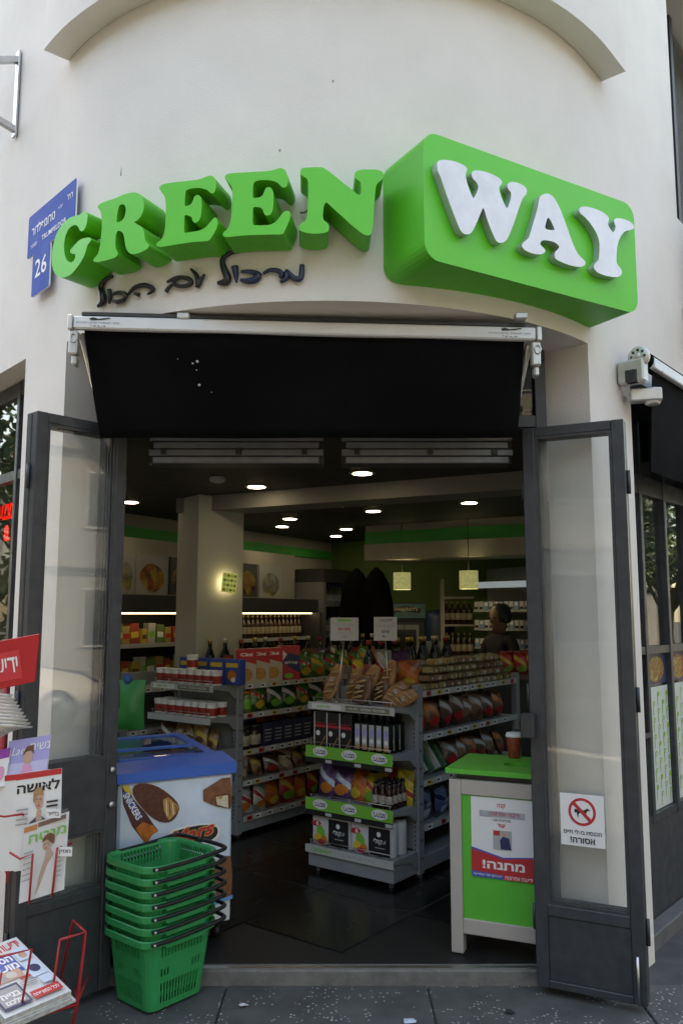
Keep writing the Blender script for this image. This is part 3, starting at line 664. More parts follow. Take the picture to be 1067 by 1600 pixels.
# the handwritten line below: every letter a raised black stroke on the curved wall
INK = mat('black_gloss_letter', (.012, .012, .013), .3); INKB = mat('navy_gloss_letter', (.012, .022, .07), .3)
def wall_hit(px, py, r):
    d = ray(px, py); ox, oy = -AX.x, -AX.y
    a = d.x ** 2 + d.y ** 2; b = ox * d.x + oy * d.y; c = ox * ox + oy * oy - r * r; t = (-b - sqrt(max(0, b * b - a * c))) / a
    return Vector((d.x * t, d.y * t, CZ + d.z * t))
TAG = [('lamed ending the word by the doorway corner', [[(110,158),(75,175),(56,210),(64,250),(64,280),(40,300)]], [6,8,11,14,13,7], 0),
       ('vav beside the left lamed', [[(95,222),(99,255),(95,288)]], [9,9,4], 0),
       ('kaf in the left word', [[(115,243),(145,235),(174,245),(165,268),(135,279),(112,276)]], [6,8,8,8,8,5], 0),
       ('he starting the left word', [[(185,245),(215,212),(260,200),(298,212),(300,228),(278,243)], [(215,240),(236,245)]], [5,8,9,9,7,4], 0),
       ('final mem in the middle word', [[(370,185),(420,163),(470,168),(486,190),(450,205),(412,200),(400,186),(430,164)], [(412,186),(378,212),(365,234)]], [5,7,8,8,7,7,6,5], 0),
       ('ayin in the middle word', [[(482,122),(508,150),(520,185),(513,212)], [(550,148),(532,172),(516,200)]], [4,8,11,8], 0),
       ('tall lamed ending the right word', [[(716,40),(670,47),(635,75),(640,120),(657,160),(650,184),(610,190)]], [5,8,9,12,14,14,6], 0),
       ('vav in the right word', [[(692,112),(697,150),(701,188)]], [13,9,3], 1),
       ('kaf in the right word', [[(722,135),(770,136),(806,153),(785,176),(745,180),(720,175)]], [5,8,12,12,9,6], 1),
       ('resh in the right word', [[(826,146),(858,128),(900,133),(916,150),(905,166)]], [5,7,9,9,5], 1),
       ('mem starting the right word', [[(908,186),(938,165),(938,133),(972,166),(1006,166),(1012,104)]], [6,9,8,10,10,9], 1)]
for nm_, strokes, ws, blue in TAG:
    mb = MB(); root = None
    for st in strokes:
        pts = [wall_hit(140 + x / 3.0486, 380 + y / 3.0486, RW + .016) for x, y in st]
        if root is None: root = pts[0].copy()
        wv = [ws[min(i, len(ws) - 1)] / 3.0486 / F * 4.6 for i in range(len(st))]
        sp_ = smooth_path(pts, 4); rr_ = []
        for i in range(len(sp_)):
            t = i / 4; j = min(int(t), len(wv) - 2); rr_.append((wv[j] + (wv[j + 1] - wv[j]) * (t - j)))
        mb.tube([p - root for p in sp_], rr_, 8)
    tag(ob('script_letter', mb, INKB if blue else INK, loc=root), ('navy' if blue else 'black') + ' raised handwriting letter ' + nm_, 'letter', 'letters of the handwritten line')
# blue street name plate and house number
SBLUE = mat('street_sign_blue', (.012, .075, .40), .6, noise=.06, spec=.15)
p0 = Vector((-1.175, 3.475, 0)); p1 = fl(.32, .03); xs = (p0 - Vector((p1.x, p1.y, 0))); wS = xs.length; xs.normalize(); ns = Vector((xs.y, -xs.x, 0)); o0 = Vector((p1.x, p1.y, 3.265))
sg = empty('street_name_sign', o0, 'blue street name plate half hidden by the green letter G', 'sign')
ob('plate', MB().extr(rrect(0, wS, 0, .215, .012, 2), lambda u, v: o0 + xs * u + Vector((0, 0, v)) + ns * .003, lambda u, v: o0 + xs * u + Vector((0, 0, v)) - ns * .004, (), 0, 1), [SBLUE, WHITE], sg)
pr = Print(o0, xs, (0, 0, 1), ns, .004); pr.text(heb('טרומפלדור'), wS * .34, .125, .05, WHITE, .012, w=wS * .5).text(heb('יוסף'), wS * .70, .132, .022, WHITE).text(heb("רח'"), wS * .89, .15, .03, WHITE, .01)
pr.text('TRUMPELDOR', wS * .58, .05, .026, WHITE, .008, w=wS * .5).text('YOSEF', wS * .16, .046, .018, WHITE); pr.done('lettering', sg)
o0 = Vector((*(fl(.235, .034)).xy, 3.045)); wN = .20
sg = empty('house_number_plate', o0, 'blue house number plate below the street name plate', 'sign')
ob('plate', MB().extr(rrect(0, wN, 0, .215, .012, 2), lambda u, v: o0 + xs * u + Vector((0, 0, v)) + ns * .003, lambda u, v: o0 + xs * u + Vector((0, 0, v)) - ns * .004, (), 0, 1), [SBLUE, WHITE], sg)
pr = Print(o0, xs, (0, 0, 1), ns, .004); pr.text('26', wN * .5, .13, .09, WHITE, .01, w=.13); pr.done('lettering', sg)
# steel bracket high on the left front
bo = fl(.64, .012); br = empty('wall_bracket', (bo.x, bo.y, 4.08), 'grey steel triangular bracket bolted high on the plaster wall', 'bracket')
ob('wall_bar', MB().bar((bo.x, bo.y, 4.06), (bo.x, bo.y, 4.55), .045, .012, 0, NL), STEEL, br, bevel=.002)
tip = bo + NL * .5
ob('arm', MB().bar((bo.x, bo.y, 4.1), (tip.x, tip.y, 4.22), .03, .03), STEEL, br); ob('strut', MB().bar((bo.x, bo.y, 4.5), (tip.x, tip.y, 4.26), .03, .03), STEEL, br)
for z in (4.1, 4.52): ob('bolt', MB().lathe([(.008, 0), (.008, .008)], 6, M=Matrix.Translation((bo.x, bo.y, z)) @ NL.to_track_quat('Z', 'Y').to_matrix().to_4x4()), STEEL, br)

# ============================================================ AWNINGS
CLOTH = mat('black_awning_cloth', (.0032, .0037, .0045), .9, noise=.35, nscale=2.5, bump=.15, bscale=200, spec=.12); WBAR = mat('white_awning_bar', (.72, .74, .76), .35, noise=.08)
CAST = mat('cast_aluminium', (.6, .6, .58), .45, .7, noise=.2)
aw = empty('awning', (-.14, 3.3, 2.3), 'black cloth awning with white front bar over the entrance', 'awning')
bl = Vector((-1.068, 3.19, 2.703)); br_ = Vector((.785, 3.24, 2.672)); bdv = (br_ - bl).normalized()
ob('front_bar', MB().bar(bl, br_, .035, .052), WBAR, aw, bevel=.006)
c0 = Vector((-1.03, 3.2, 2.68)); c1 = Vector((.742, 3.25, 2.65)); c2 = Vector((.738, 3.42, 2.285)); c3 = Vector((-1.015, 3.42, 2.285))
cl = MB(); nu, nv = 24, 8; vv = []
for j in range(nv + 1):
    for i in range(nu + 1):
        u, v = i / nu, j / nv; q = (c0 * (1 - u) + c1 * u) * (1 - v) + (c3 * (1 - u) + c2 * u) * v
        q.z -= .025 * sin(pi * v) * (1 + .25 * sin(u * 9)); q.y += .006 * sin(u * 14 + v * 3); vv.append(q)
cl.add(vv, [(j * (nu + 1) + i, j * (nu + 1) + i + 1, (j + 1) * (nu + 1) + i + 1, (j + 1) * (nu + 1) + i) for j in range(nv) for i in range(nu)], 0, True)
ob('cloth', cl, CLOTH, aw, solid=.003)
ob('roller', MB().tube([(-.985, 3.45, 2.325), (.735, 3.45, 2.325)], .03, 12), CLOTH, aw)
ob('roll_cover', MB().bar(bl + Vector((.03, .012, .036)), br_ + Vector((-.04, .012, .036)), .05, .018), DARKF, aw, bevel=.004)
for e, s_ in ((bl, 1), (br_, -1)):
    ar = ob('arm', MB().bar(e + Vector((.02 * s_, .03, -.03)), Vector((e.x + .06 * s_, 3.45, 2.34)), .02, .024), CAST, aw, bevel=.004)
    ob('bracket', MB().box(e.x - .018, e.x + .018, e.y - .012, e.y + .03, e.z - .13, e.z - .03).box(e.x - .008, e.x + .012, e.y + .0, e.y + .05, e.z - .17, e.z - .1301), CAST, aw, bevel=.006)
    ob('hook', MB().tube([e + Vector((0.005, -.016, -.045 - .02 + .018 * cos(t_)))+Vector((.012*sin(t_),0,0)) for t_ in [x * pi / 5 for x in range(10)]], .003, 5, closed=True), STEEL, aw)
    ob('end_cap', MB().box(e.x - .01 - .012 * s_, e.x + .01 - .012 * s_, e.y - .022, e.y + .022, e.z - .03, e.z + .03), CAST, aw, bevel=.004)
nbar = Vector((bdv.y, -bdv.x, 0)).normalized()
for ub in (.10, 1.745):
    pr = Print(bl + nbar * .0185 + bdv * ub - Vector((0, 0, .026)), bdv, (0, 0, 1), nbar, .0012)
    pr.poly([(-.03, .033), (.02, .036), (.05, .042), (.045, .046), (.0, .040), (-.02, .046), (-.035, .041)], BLACKP).text(heb('סוכך תעשיות ושיווק סוככים'), 0, .022, .0085, BLACKP, w=.17).text('03-6812345'[:0] + heb('טל'), 0, .01, .007, BLACKP, w=.06)
    pr.done('maker_print', aw)
# small clips on the soffit above the bar
for px, py in ((290, 487), (815, 505)):
    q = P(px, py, 3.2); ob('ceiling_clip', MB().box(q.x - .03, q.x + .02, 3.18, 3.22, LZ - .03, LZ - .004), CAST, aw, bevel=.004)
# small white specks on the cloth
cn0 = (c1 - c0).cross(c3 - c0).normalized()
for px, py, r_ in ((237, 524, .004), (312, 575, .006), (305, 578, .004), (311, 588, .003), (315, 611, .006), (282, 571, .002), (334, 622, .002), (1024 * .5 + 515, 590, .003)):
    q = PP(px, py, c0, cn0) - Vector((0, .055, -.01)); ob('speck', MB().lathe([(r_, 0), (r_ * .6, .001)], 7, M=Matrix.Translation(q) @ (-cn0 if cn0.y > 0 else cn0).to_track_quat('Z', 'Y').to_matrix().to_4x4()), mat('speck_white', (.6, .6, .58), .8), aw)
# awning on the right front
aw2 = empty('awning', tuple(fr(1.5, .1).xy) + (2.5,), 'black side awning with exposed roller disc over the right shop window', 'awning')
ra = fr(.26, .10, 2.75); rb = fr(4.4, .10, 2.75)
ob('roller', MB().tube([ra + DR * .02, rb], .042, 12), CLOTH, aw2)
Mq = Matrix.Translation(ra) @ DR.to_track_quat('Z', 'Y').to_matrix().to_4x4()
ob('roller_disc', MB().lathe([(.046, -.012), (.05, -.008), (.05, .012), (.046, .016)], 20, M=Mq).lathe([(.016, -.02), (.016, -.012)], 12, M=Mq), CAST, aw2)
hl = MB()
for i in range(8):
    a = i * pi / 4; hl.lathe([(.007, -.0135), (.007, -.0125)], 8, (.031 * cos(a), .031 * sin(a), 0), M=Mq)
ob('disc_hole', hl, DARKF, aw2, kind='stuff')
ob('wall_mount', MB().bar(fr(.26, .005, 2.68), fr(.26, .13, 2.68), .07, .11).bar(fr(.26, .05, 2.70), fr(.26, .10, 2.75), .03, .05), CAST, aw2, bevel=.008)
ob('mount_block', MB().bar(fr(.24, .045, 2.655), fr(.24, .10, 2.655), .045, .06), DARKF, aw2, bevel=.004)
ob('arm_joint', MB().bar(fr(.31, .03, 2.58), fr(.37, .16, 2.58), .07, .06).lathe([(.035, -.04), (.035, .04)], 12, fr(.36, .12, 2.575)), CAST, aw2, bevel=.006)
ob('front_bar', MB().bar(fr(.345, .13, 2.735), fr(4.4, .13, 2.735), .03, .055), WBAR, aw2, bevel=.005)
q = [fr(.38, .12, 2.715), fr(4.4, .12, 2.715), fr(4.4, .03, 2.25), fr(.55, .03, 2.25)]
ob('cloth', MB().add(q, [(0, 1, 2, 3)]), CLOTH, aw2, solid=.003)
q = [fr(.38, .2, 2.785), fr(4.4, .2, 2.785), fr(4.4, .235, 2.775), fr(.46, .235, 2.775)]

# ============================================================ SHOP WINDOWS IN THE TWO STRAIGHT FRONTS
sw = empty('shop_window', tuple(fr(2, -.12).xy) + (0,), 'slate grey steel shop window with green patterned film right of the door', 'window')
yo = .12
FILM = mat('window_film_white', (.62, .68, .64), .5); FILMG = mat('window_film_green', (.2, .5, .05), .5)
ob('kick_panel', MB().box(.41, 4.39, yo, yo + .05, 0, .5, 0, Mr), FRAME, sw, bevel=.004)
ob('plinth', MB().box(.41, 4.39, .04, yo - .001, -.02, .06, 0, Mr), mat('plinth_stone', (.12, .12, .12), .8, noise=.2), sw, bevel=.006)
xs_ = [.41 + .362 * i for i in range(12)]
for i, x in enumerate(xs_):
    ob('mullion', MB().box(x, x + .035, yo - .01, yo + .06, .501, RWZ - .005, 0, Mr), FRAME, sw, bevel=.003)
for z, h in ((.501, .04), (1.34, .04), (2.18, .10), (2.62, .07)):
    for i in range(11): ob('rail', MB().box(xs_[i] + .0352, xs_[i + 1] - .0002, yo - .005, yo + .055, z, z + h, 0, Mr), FRAME, sw)
rnd = random.Random(5)
for i in range(11):
    for z0, z1 in ((.541, 1.34), (1.38, 2.18), (2.28, 2.62)):
        ob('pane', MB().box(xs_[i] + .034, xs_[i + 1] + .001, yo + .02, yo + .026, z0 - .002, z1 + .002, 0, Mr), GLASSD, sw)
    if i < 5:
        x0 = xs_[i] + .037; o0 = Mr @ Vector((x0, yo + .018, .545)); X = DR
        pr = Print(o0, X, (0, 0, 1), NR, .0004); wf = .322; zt = .62
        pr.rect(0, 0, wf, zt, FILM)
        for c in range(5):
            u = .03 + c * .066
            for r in range(7):
                v = .04 + r * .085 + (c % 2) * .04
                if v > zt - .05: continue
                pr.d = .0016
                pr.rect(u - .004, v - .03, u + .004, v + .03, FILMG); pr.d = .0018
                pr.ell(u + .012, v + .03, .018, .014, FILMG, 8)
                if rnd.random() < .5: pr.d = .002; pr.ell(u + .012, v + .028, .009, .007, FILM, 8)
        pr.done('film', sw)
        if i < 4:    # food picture above the film
            pr = Print(Mr @ Vector((x0, yo + .018, 1.18)), X, (0, 0, 1), NR, .0004); pr.rect(.01, 0, .31, .155, NAVY)
            pr.ell(.16, .075, .12, .068, picmat('salad_picture', [(.35, .05, .02), (.5, .3, .04), (.45, .12, .02), (.12, .2, .03), (.5, .42, .1)], 45), 16)
            pr.done('food_picture', sw)
for i in range(0): pass
ob('casement', MB().box(.445, .77, yo - .02, yo - .011, .93, .955, 0, Mr).box(.745, .771, yo - .02, yo - .011, .956, 1.34, 0, Mr), FRAME, sw)
lw = empty('shop_window', tuple(fl(1.2, -.12).xy) + (.5,), 'slate grey steel shop window behind the newspaper rack', 'window')
xl = [-.385 - .39 * i for i in range(6)]
for x in xl: ob('mullion', MB().box(x - .0, x + (.035 if x < -.5 else .022), .12, .18, .5, LWZ - .01, 0, Ml), FRAME, lw, bevel=.003)
for z, h in ((.501, .05), (2.25, .05), (2.7, .075)):
    for i in range(5): ob('rail', MB().box(xl[i + 1] + .0352, xl[i] - .0002, .125, .175, z, z + h, 0, Ml), FRAME, lw)
for i in range(5):
    for z0, z1 in ((.551, 2.25), (2.3, 2.7)): ob('pane', MB().box(xl[i + 1] + .034, xl[i] + .001, .14, .146, z0 - .002, z1 + .002, 0, Ml), GLASSD, lw)
# red LED display in the left window
LED = mat('red_led', (.2, .0, .0), .5, emit=(1, .008, .006), estr=.55)
ld = empty('led_display', tuple((Ml @ Vector((-1.4, .28, 1.9))).xy) + (1.93,), 'black LED board with glowing red text inside the left window', 'display')
ob('board', MB().box(-1.97, -1.10, .25, .3, 1.93, 2.21, 0, Ml), BLACKP, ld, bevel=.004)
xl_ = -DL
pr = Print(Ml @ Vector((-1.97, .249, 1.93)), xl_, (0, 0, 1), NL, .0012); pr.text(heb('מבצע'), .755, .20, .09, LED, .02, w=.21).text('8.', .79, .075, .095, LED, .02, w=.10); pr.done('glowing_text', ld)
# ============================================================ OUTSIDE THINGS
REDW = mat('red_wire', (.42, .02, .025), .4, noise=.1); REDS = mat('red_sheet_metal', (.5, .015, .02), .4, noise=.06)
PAPER = mat('newsprint', (.55, .54, .50), .9, noise=.08, nscale=30); COVER = mat('magazine_cover_white', (.75, .76, .76), .35); EDGE = mat('paper_edges', (.62, .62, .60), .9, noise=.35, nscale=60)
# ---- newspaper rack: the right half of it is in the picture
rk = empty('newspaper_rack', (-1.35, 3.05, 0), 'red wire newspaper rack with red header board beside the door', 'rack')
def W3(px, py, Y): return P(px, py, Y)
# header board
hY = 2.95
hc = [W3(-90, 1018, hY), W3(62, 990, hY), W3(55, 1065, hY), W3(-95, 1098, hY)]
hd = ob('header_board', MB().add(hc + [q + Vector((0, .012, 0)) for q in hc], [(0, 1, 2, 3), (7, 6, 5, 4), (0, 4, 5, 1), (1, 5, 6, 2), (2, 6, 7, 3), (3, 7, 4, 0)]), REDS, rk, bevel=.002)
xh = (hc[1] - hc[0]).normalized(); zh = (hc[0] - hc[3]); zh = (zh - xh * zh.dot(xh)).normalized()
hb = W3(42, 1045, hY); nh_ = Vector((0, -1, 0))
pr = Print(hc[3], xh, zh, nh_, .0012); wH = (hc[1] - hc[0]).length; hH = (hc[0] - hc[3]).length
pr.rect(wH * .15, hH * .18, wH * .87, hH * .74, mat('header_red_light', (.62, .04, .05), .45)).text(heb('ידיעות'), wH * .66, hH * .47, hH * .3, WHITE, .012, w=wH * .36)
pr.done('header_print', hd)
# tubular frame
for x0, yy in ((W3(-4, 1350, 3.32).x, 3.32), (-1.62, 3.02)):
    ob('post', MB().tube([(x0, yy, .02), (x0, yy, 1.38)], .013, 8), REDW, rk)
    ob('foot', MB().tube([(x0, yy + .12, .013), (x0, yy - .25, .013)], .012, 8), REDW, rk)
ob('post', MB().tube(smooth_path([W3(-60, 1348, 3.30), W3(2, 1350, 3.30), W3(15, 1358, 3.31), W3(18, 1378, 3.32), W3(19, 1420, 3.32), (W3(19, 1420, 3.32).x, 3.32, .02)]), .017, 8), REDW, rk)
def wire(pts, r=.004, nm='wire_pocket'): return ob(nm, MB().tube(pts, r, 6), REDW, rk)
# wire pockets that hold the magazines
mY = 3.02
wire([W3(-40, 1270, 2.97), W3(8, 1276, 2.95), W3(36, 1272, 2.95), W3(38, 1275, 3.05)])
wire([W3(16, 1332, 2.95), W3(32, 1342, 2.93), W3(52, 1334, 2.92), W3(46, 1410, 2.93), W3(46, 1412, 3.03)])
wire([W3(112, 1318, 3.0), W3(90, 1325, 2.92), W3(82, 1398, 2.93), W3(82, 1400, 3.03)])
wire([W3(16, 1332, 3.06), W3(112, 1318, 3.06)])
# price cards
for px, py, s in ((82, 1270, 'בלייזר'), (100, 1330, 'מגזין')):
    a = W3(px - 10, py + 8, 2.925); t = ob('price_card', MB().box(a.x, a.x + .05, a.y, a.y + .002, a.z, a.z + .03), WHITE, rk)
    pr = Print((a.x, a.y, a.z), (1, 0, 0), (0, 0, 1), (0, -1, 0)); pr.text(heb(s), .025, .015, .014, BLACKP, .01, w=.04); pr.done('card_print', t)
# lower wire shelf with its side frame
lo = [PZ(-60, 1560, .14), PZ(122, 1572, .14)]
A = Vector((-1.02, 3.20, .0))
sideF = [W3(28, 1498, 2.98), W3(50, 1484, 3.0), W3(30, 1595, 2.98)]
wire([W3(-30, 1500, 2.9), W3(5, 1494, 2.93), W3(50, 1483, 2.95), W3(30, 1596, 2.96)], .0045, 'wire_divider')
wire([W3(94, 1469, 3.06), W3(134, 1456, 3.10), W3(121, 1570, 3.10), W3(112, 1610, 3.10)], .006, 'wire_side'); wire([W3(94, 1469, 3.06), W3(78, 1580, 3.05)], .0045, 'wire_divider')
wire([W3(134, 1456, 3.10), W3(115, 1438, 3.25), W3(88, 1560, 3.22)], .005, 'wire_side'); wire([W3(30, 1598, 2.96), W3(78, 1582, 3.05), W3(121, 1570, 3.10), W3(118, 1545, 3.25)], .005, 'wire_shelf')
wire([W3(3, 1520, 2.93), W3(-12, 1600, 2.93)], .0045, 'wire_divider')
for i in range(5):
    f_ = i / 4; a = W3(-40 + 160 * f_, 1602 - 32 * f_, 2.93 + .17 * f_); wire([a, a + Vector((-.03, .24, .0))], .0035, 'wire_shelf')

def sheetbox(name, quadpts, thick, mats, nrm, label, cat, group=None, prints=None, edge_first=True):
    """a thin stack: front quad (TL,TR,BR,BL) and thickness behind it"""
    q = [Vector(p) for p in quadpts]; q[0] = q[1] + q[3] - q[2]; nrm = (q[1] - q[3]).cross(q[0] - q[2]) * (1 if (q[1] - q[3]).cross(q[0] - q[2]).dot(Vector(nrm)) > 0 else -1); n = Vector(nrm).normalized(); root = q[3].copy()
    mb = MB().add(q + [p - n * thick for p in q], [(0, 1, 2, 3)], 0)
    mb.add(q + [p - n * thick for p in q], [(7, 6, 5, 4), (0, 4, 5, 1), (1, 5, 6, 2), (2, 6, 7, 3), (3, 7, 4, 0)], 1)
    t = empty(name, root, label, cat, group); b = ob('pages', mb, mats, t)
    x = (q[2] - q[3]); z = (q[0] - q[3]); 
    if prints:
        pr = Print(root, x, z, n, .0012); pr.z = z.normalized(); prints(pr, x.length, z.length); pr.done('cover_print', t)
    return t
# magazine with a woman in black
def cov1(p, w_, h):
    p.rect(0, h * .94, w_, h, REDP)
    p.text(heb('לאישה'), w_ * .5, h * .85, h * .11, BLACKP, .028, w=w_ * .94)
    p.poly([(w_ * .18, 0), (w_ * .22, h * .3), (w_ * .32, h * .48), (w_ * .46, h * .53), (w_ * .6, h * .53), (w_ * .74, h * .46), (w_ * .82, h * .2), (w_ * .84, 0)], BLACKP)
    p.poly([(w_ * .46, h * .50), (w_ * .52, h * .32), (w_ * .60, h * .5), (w_ * .57, h * .60), (w_ * .48, h * .60)], SKINP).ell(w_ * .52, h * .70, w_ * .095, h * .095, SKINP).ell(w_ * .48, h * .71, w_ * .018, h * .008, BROWNP, 8).ell(w_ * .555, h * .71, w_ * .018, h * .008, BROWNP, 8).ell(w_ * .52, h * .645, w_ * .028, h * .009, REDP, 8).ell(w_ * .525, h * .675, w_ * .012, h * .012, LBROWN, 8).poly([(w_ * .40, h * .70), (w_ * .41, h * .80), (w_ * .5, h * .84), (w_ * .6, h * .82), (w_ * .63, h * .74), (w_ * .56, h * .77), (w_ * .46, h * .76), (w_ * .43, h * .68)], LBROWN)
    for i in range(4): p.rect(w_ * .04, h * (.62 - i * .05), w_ * .30, h * (.635 - i * .05), GREYP); p.rect(w_ * .7, h * (.66 - i * .045), w_ * .95, h * (.68 - i * .045), BLACKP)
q = [W3(28, 1213, 3.0), W3(97, 1200, 2.98), W3(94, 1352, 2.97), W3(22, 1362, 2.99)]
nrm = (q[1] - q[3]).cross(q[0] - q[2]); nrm = -nrm if nrm.y > 0 else nrm
q = [p for p in q]
sheetbox('magazine', q, .004, [COVER, EDGE], nrm, 'glossy magazine with a figure in black on its cover', 'magazine', None, cov1)
# the pile of copies beside it, edges seen
for i in range(5):
    o_ = Vector((-.016 - i * .017, .005 + i * .009, -.003 * i)); 
    sheetbox('magazine', [p + o_ for p in (q[0], q[0] + (q[1] - q[0]) * .8, q[3] + (q[2] - q[3]) * .8, q[3])], .009, [COVER, EDGE], nrm, 'copy of the magazine lined up behind the figure in black', 'magazine', 'magazine copies in the upper pocket',
             lambda p, w_, h: p.rect(0, h * .94, w_, h, REDP))
def cov2(p, w_, h):
    p.rect(0, h * .90, w_ * .3, h * .97, ORGP).rect(w_ * .32, h * .92, w_ * .95, h * .98, BROWNP)
    p.text(heb('מנטה'), w_ * .55, h * .79, h * .11, GREENP, .03, w=w_ * .85)
    p.poly([(w_ * .36, 0), (w_ * .4, h * .22), (w_ * .48, h * .40), (w_ * .50, h * .52), (w_ * .62, h * .56), (w_ * .76, h * .48), (w_ * .80, h * .2), (w_ * .78, 0)], COVER)
    p.poly([(w_ * .36, h * .02), (w_ * .42, h * .26), (w_ * .52, h * .48), (w_ * .56, h * .6), (w_ * .64, h * .6), (w_ * .72, h * .5), (w_ * .6, h * .4), (w_ * .46, h * .16)], SKINP).ell(w_ * .56, h * .66, w_ * .1, h * .08, SKINP).ell(w_ * .52, h * .67, w_ * .018, h * .007, BROWNP, 8).ell(w_ * .585, h * .67, w_ * .018, h * .007, BROWNP, 8).ell(w_ * .545, h * .615, w_ * .025, h * .008, REDP, 8).poly([(w_ * .44, h * .70), (w_ * .5, h * .78), (w_ * .64, h * .80), (w_ * .74, h * .74), (w_ * .72, h * .64), (w_ * .64, h * .68), (w_ * .56, h * .73)], BROWNP)
    for i in range(6): p.rect(w_ * .06, h * (.62 - i * .07), w_ * .26, h * (.635 - i * .07), GREYP); p.rect(w_ * .8, h * (.5 - i * .06), w_ * .95, h * (.515 - i * .06), GREYP)
q2 = [W3(40, 1284, 2.97), W3(108, 1268, 2.95), W3(100, 1390, 2.93), W3(30, 1412, 2.95)]
nr2 = (q2[1] - q2[3]).cross(q2[0] - q2[2]); nr2 = -nr2 if nr2.y > 0 else nr2
mg = sheetbox('magazine', q2, .006, [COVER, EDGE], nr2, 'white magazine in clear wrapper with a figure in a white dress', 'magazine', None, cov2)
e = nr2.normalized() * .004; up = (q2[0] - q2[3]).normalized() * .012
ob('clear_wrapper', MB().add([q2[0] + up + e, q2[1] + up + e, q2[2] + e, q2[3] + e], [(0, 1, 2, 3)]), glassmat('clear_wrapper', (.95, .95, .95), .10, 1.4, .15), mg)
def cov3(p, w_, h):
    p.rect(0, 0, w_, h, LILAC).rect(0, 0, w_, h * .3, mat('haze_lilac', (.5, .48, .68), .4)).text('Lady', w_ * .33, h * .62, h * .3, WHITE, 0, w=w_ * .45, shear=.3).text(heb('נשים'), w_ * .78, h * .72, h * .2, WHITE)
    p.ell(w_ * .52, h * .42, w_ * .11, h * .2, SKINP).poly([(w_ * .38, h * .5), (w_ * .45, h * .75), (w_ * .62, h * .78), (w_ * .66, h * .5), (w_ * .58, h * .62), (w_ * .47, h * .6)], BROWNP).poly([(w_ * .4, 0), (w_ * .44, h * .24), (w_ * .58, h * .24), (w_ * .66, 0)], PINKP)
q3 = [W3(20, 1160, 3.07), W3(80, 1148, 3.05), W3(74, 1202, 3.02), W3(8, 1212, 3.04)]
nr3 = (q3[1] - q3[3]).cross(q3[0] - q3[2]); nr3 = -nr3 if nr3.y > 0 else nr3
sheetbox('magazine', q3, .006, [COVER, EDGE], nr3, 'blue magazine behind the copies with the figure in black', 'magazine', None, cov3)
q3 = [W3(-25, 1178, 3.06), W3(18, 1168, 3.05), W3(8, 1228, 3.02), W3(-35, 1238, 3.03)]
sheetbox('magazine', q3, .006, [COVER, EDGE], nr3, 'white and purple magazine next to the blue magazine', 'magazine', None, lambda p, w_, h: p.rect(0, h * .75, w_, h, mat('purple_print', (.3, .05, .35), .4)).ell(w_ * .75, h * .35, w_ * .16, h * .2, PINKP))
# fan of folded newspapers
for i in range(10):
    f_ = i / 9; a0 = W3(-38 + i * 4, 1182 - i * 3, 3.13 - i * .008); top = W3(20 + i * 3.4, 1088 + i * 5.5, 3.12 - i * .008)
    ax_ = (top - a0); th = .006; px_ = Vector((-.75, -.3, .1)).normalized()
    mb = MB(); npt = 6; vv = []
    for k in range(npt + 1):
        t_ = k / npt; c = a0 + ax_ * t_ + Vector((0, 0, .012 * sin(pi * t_)))
        vv += [c + px_ * .10, c, c + px_ * .10 + Vector((0, th * 1.3, th)), c + Vector((0, th * 1.3, th))]
    ff = []
    for k in range(npt):
        b = k * 4; ff += [(b, b + 1, b + 5, b + 4), (b + 3, b + 2, b + 6, b + 7), (b + 1, b + 3, b + 7, b + 5), (b + 2, b, b + 4, b + 6)]
    ff += [(0, 2, 3, 1), (npt * 4, npt * 4 + 1, npt * 4 + 3, npt * 4 + 2)]
    mb.add([v - a0 for v in vv], ff, 0, True)
    tag(ob('folded_newspaper', mb, PAPER if i % 3 else EDGE, loc=a0), 'folded grey newspaper in the fanned pile under the red header', 'newspaper', 'fanned folded newspapers')
# stack of newspapers on the lower shelf
TL, TR, BR_, BL = W3(-70, 1492, 3.26), W3(26, 1464, 3.26), W3(112, 1548, 3.02), W3(8, 1592, 2.90)
nt_ = (TR - BL).cross(TL - BR_); nt_ = -nt_ if nt_.z < 0 else nt_
def front(p, w_, h):
    p.text(heb('ידיעות אחרונות'), w_ * .55, h * .9, h * .11, REDP, .03, w=w_ * .8)
    p.rect(w_ * .05, h * .5, w_ * .72, h * .80, BLUEP).text(heb('הסודות'), w_ * .45, h * .72, h * .09, WHITE, .04, w=w_ * .48).text(heb('מועצת'), w_ * .45, h * .60, h * .09, WHITE, .04, w=w_ * .5)
    p.rect(w_ * .2, h * .42, w_ * .66, h * .55, SKINP).ell(w_ * .34, h * .485, w_ * .08, h * .05, GREYP).ell(w_ * .5, h * .485, w_ * .08, h * .05, PAPER)
    p.rect(w_ * .75, h * .62, w_ * .96, h * .82, PALEP).ell(w_ * .85, h * .7, w_ * .06, h * .05, SKINP).rect(w_ * .72, h * .34, w_ * .96, h * .58, PALEP).ell(w_ * .84, h * .46, w_ * .08, h * .06, NAVY)
    p.rect(w_ * .55, h * .37, w_ * .71, h * .40, REDP)
    for i in range(3): p.rect(w_ * .5, h * (.32 - i * .03), w_ * .72, h * (.335 - i * .03), GREYP)
    p.rect(w_ * .05, h * .05, w_ * .47, h * .36, NAVY).rect(w_ * .08, h * .08, w_ * .44, h * .33, GREYP).text(heb('בנייה'), w_ * .27, h * .22, h * .07, WHITE, .04, w=w_ * .28).text(heb('שלכם'), w_ * .27, h * .13, h * .07, WHITE, .04, w=w_ * .28)
    p.rect(w_ * .5, h * .05, w_ * .93, h * .16, REDP).text(heb('לכל המשפחה'), w_ * .71, h * .105, h * .05, WHITE, .02, w=w_ * .38)
    p.rect(w_ * .76, h * .2, w_ * .95, h * .31, PALEP)
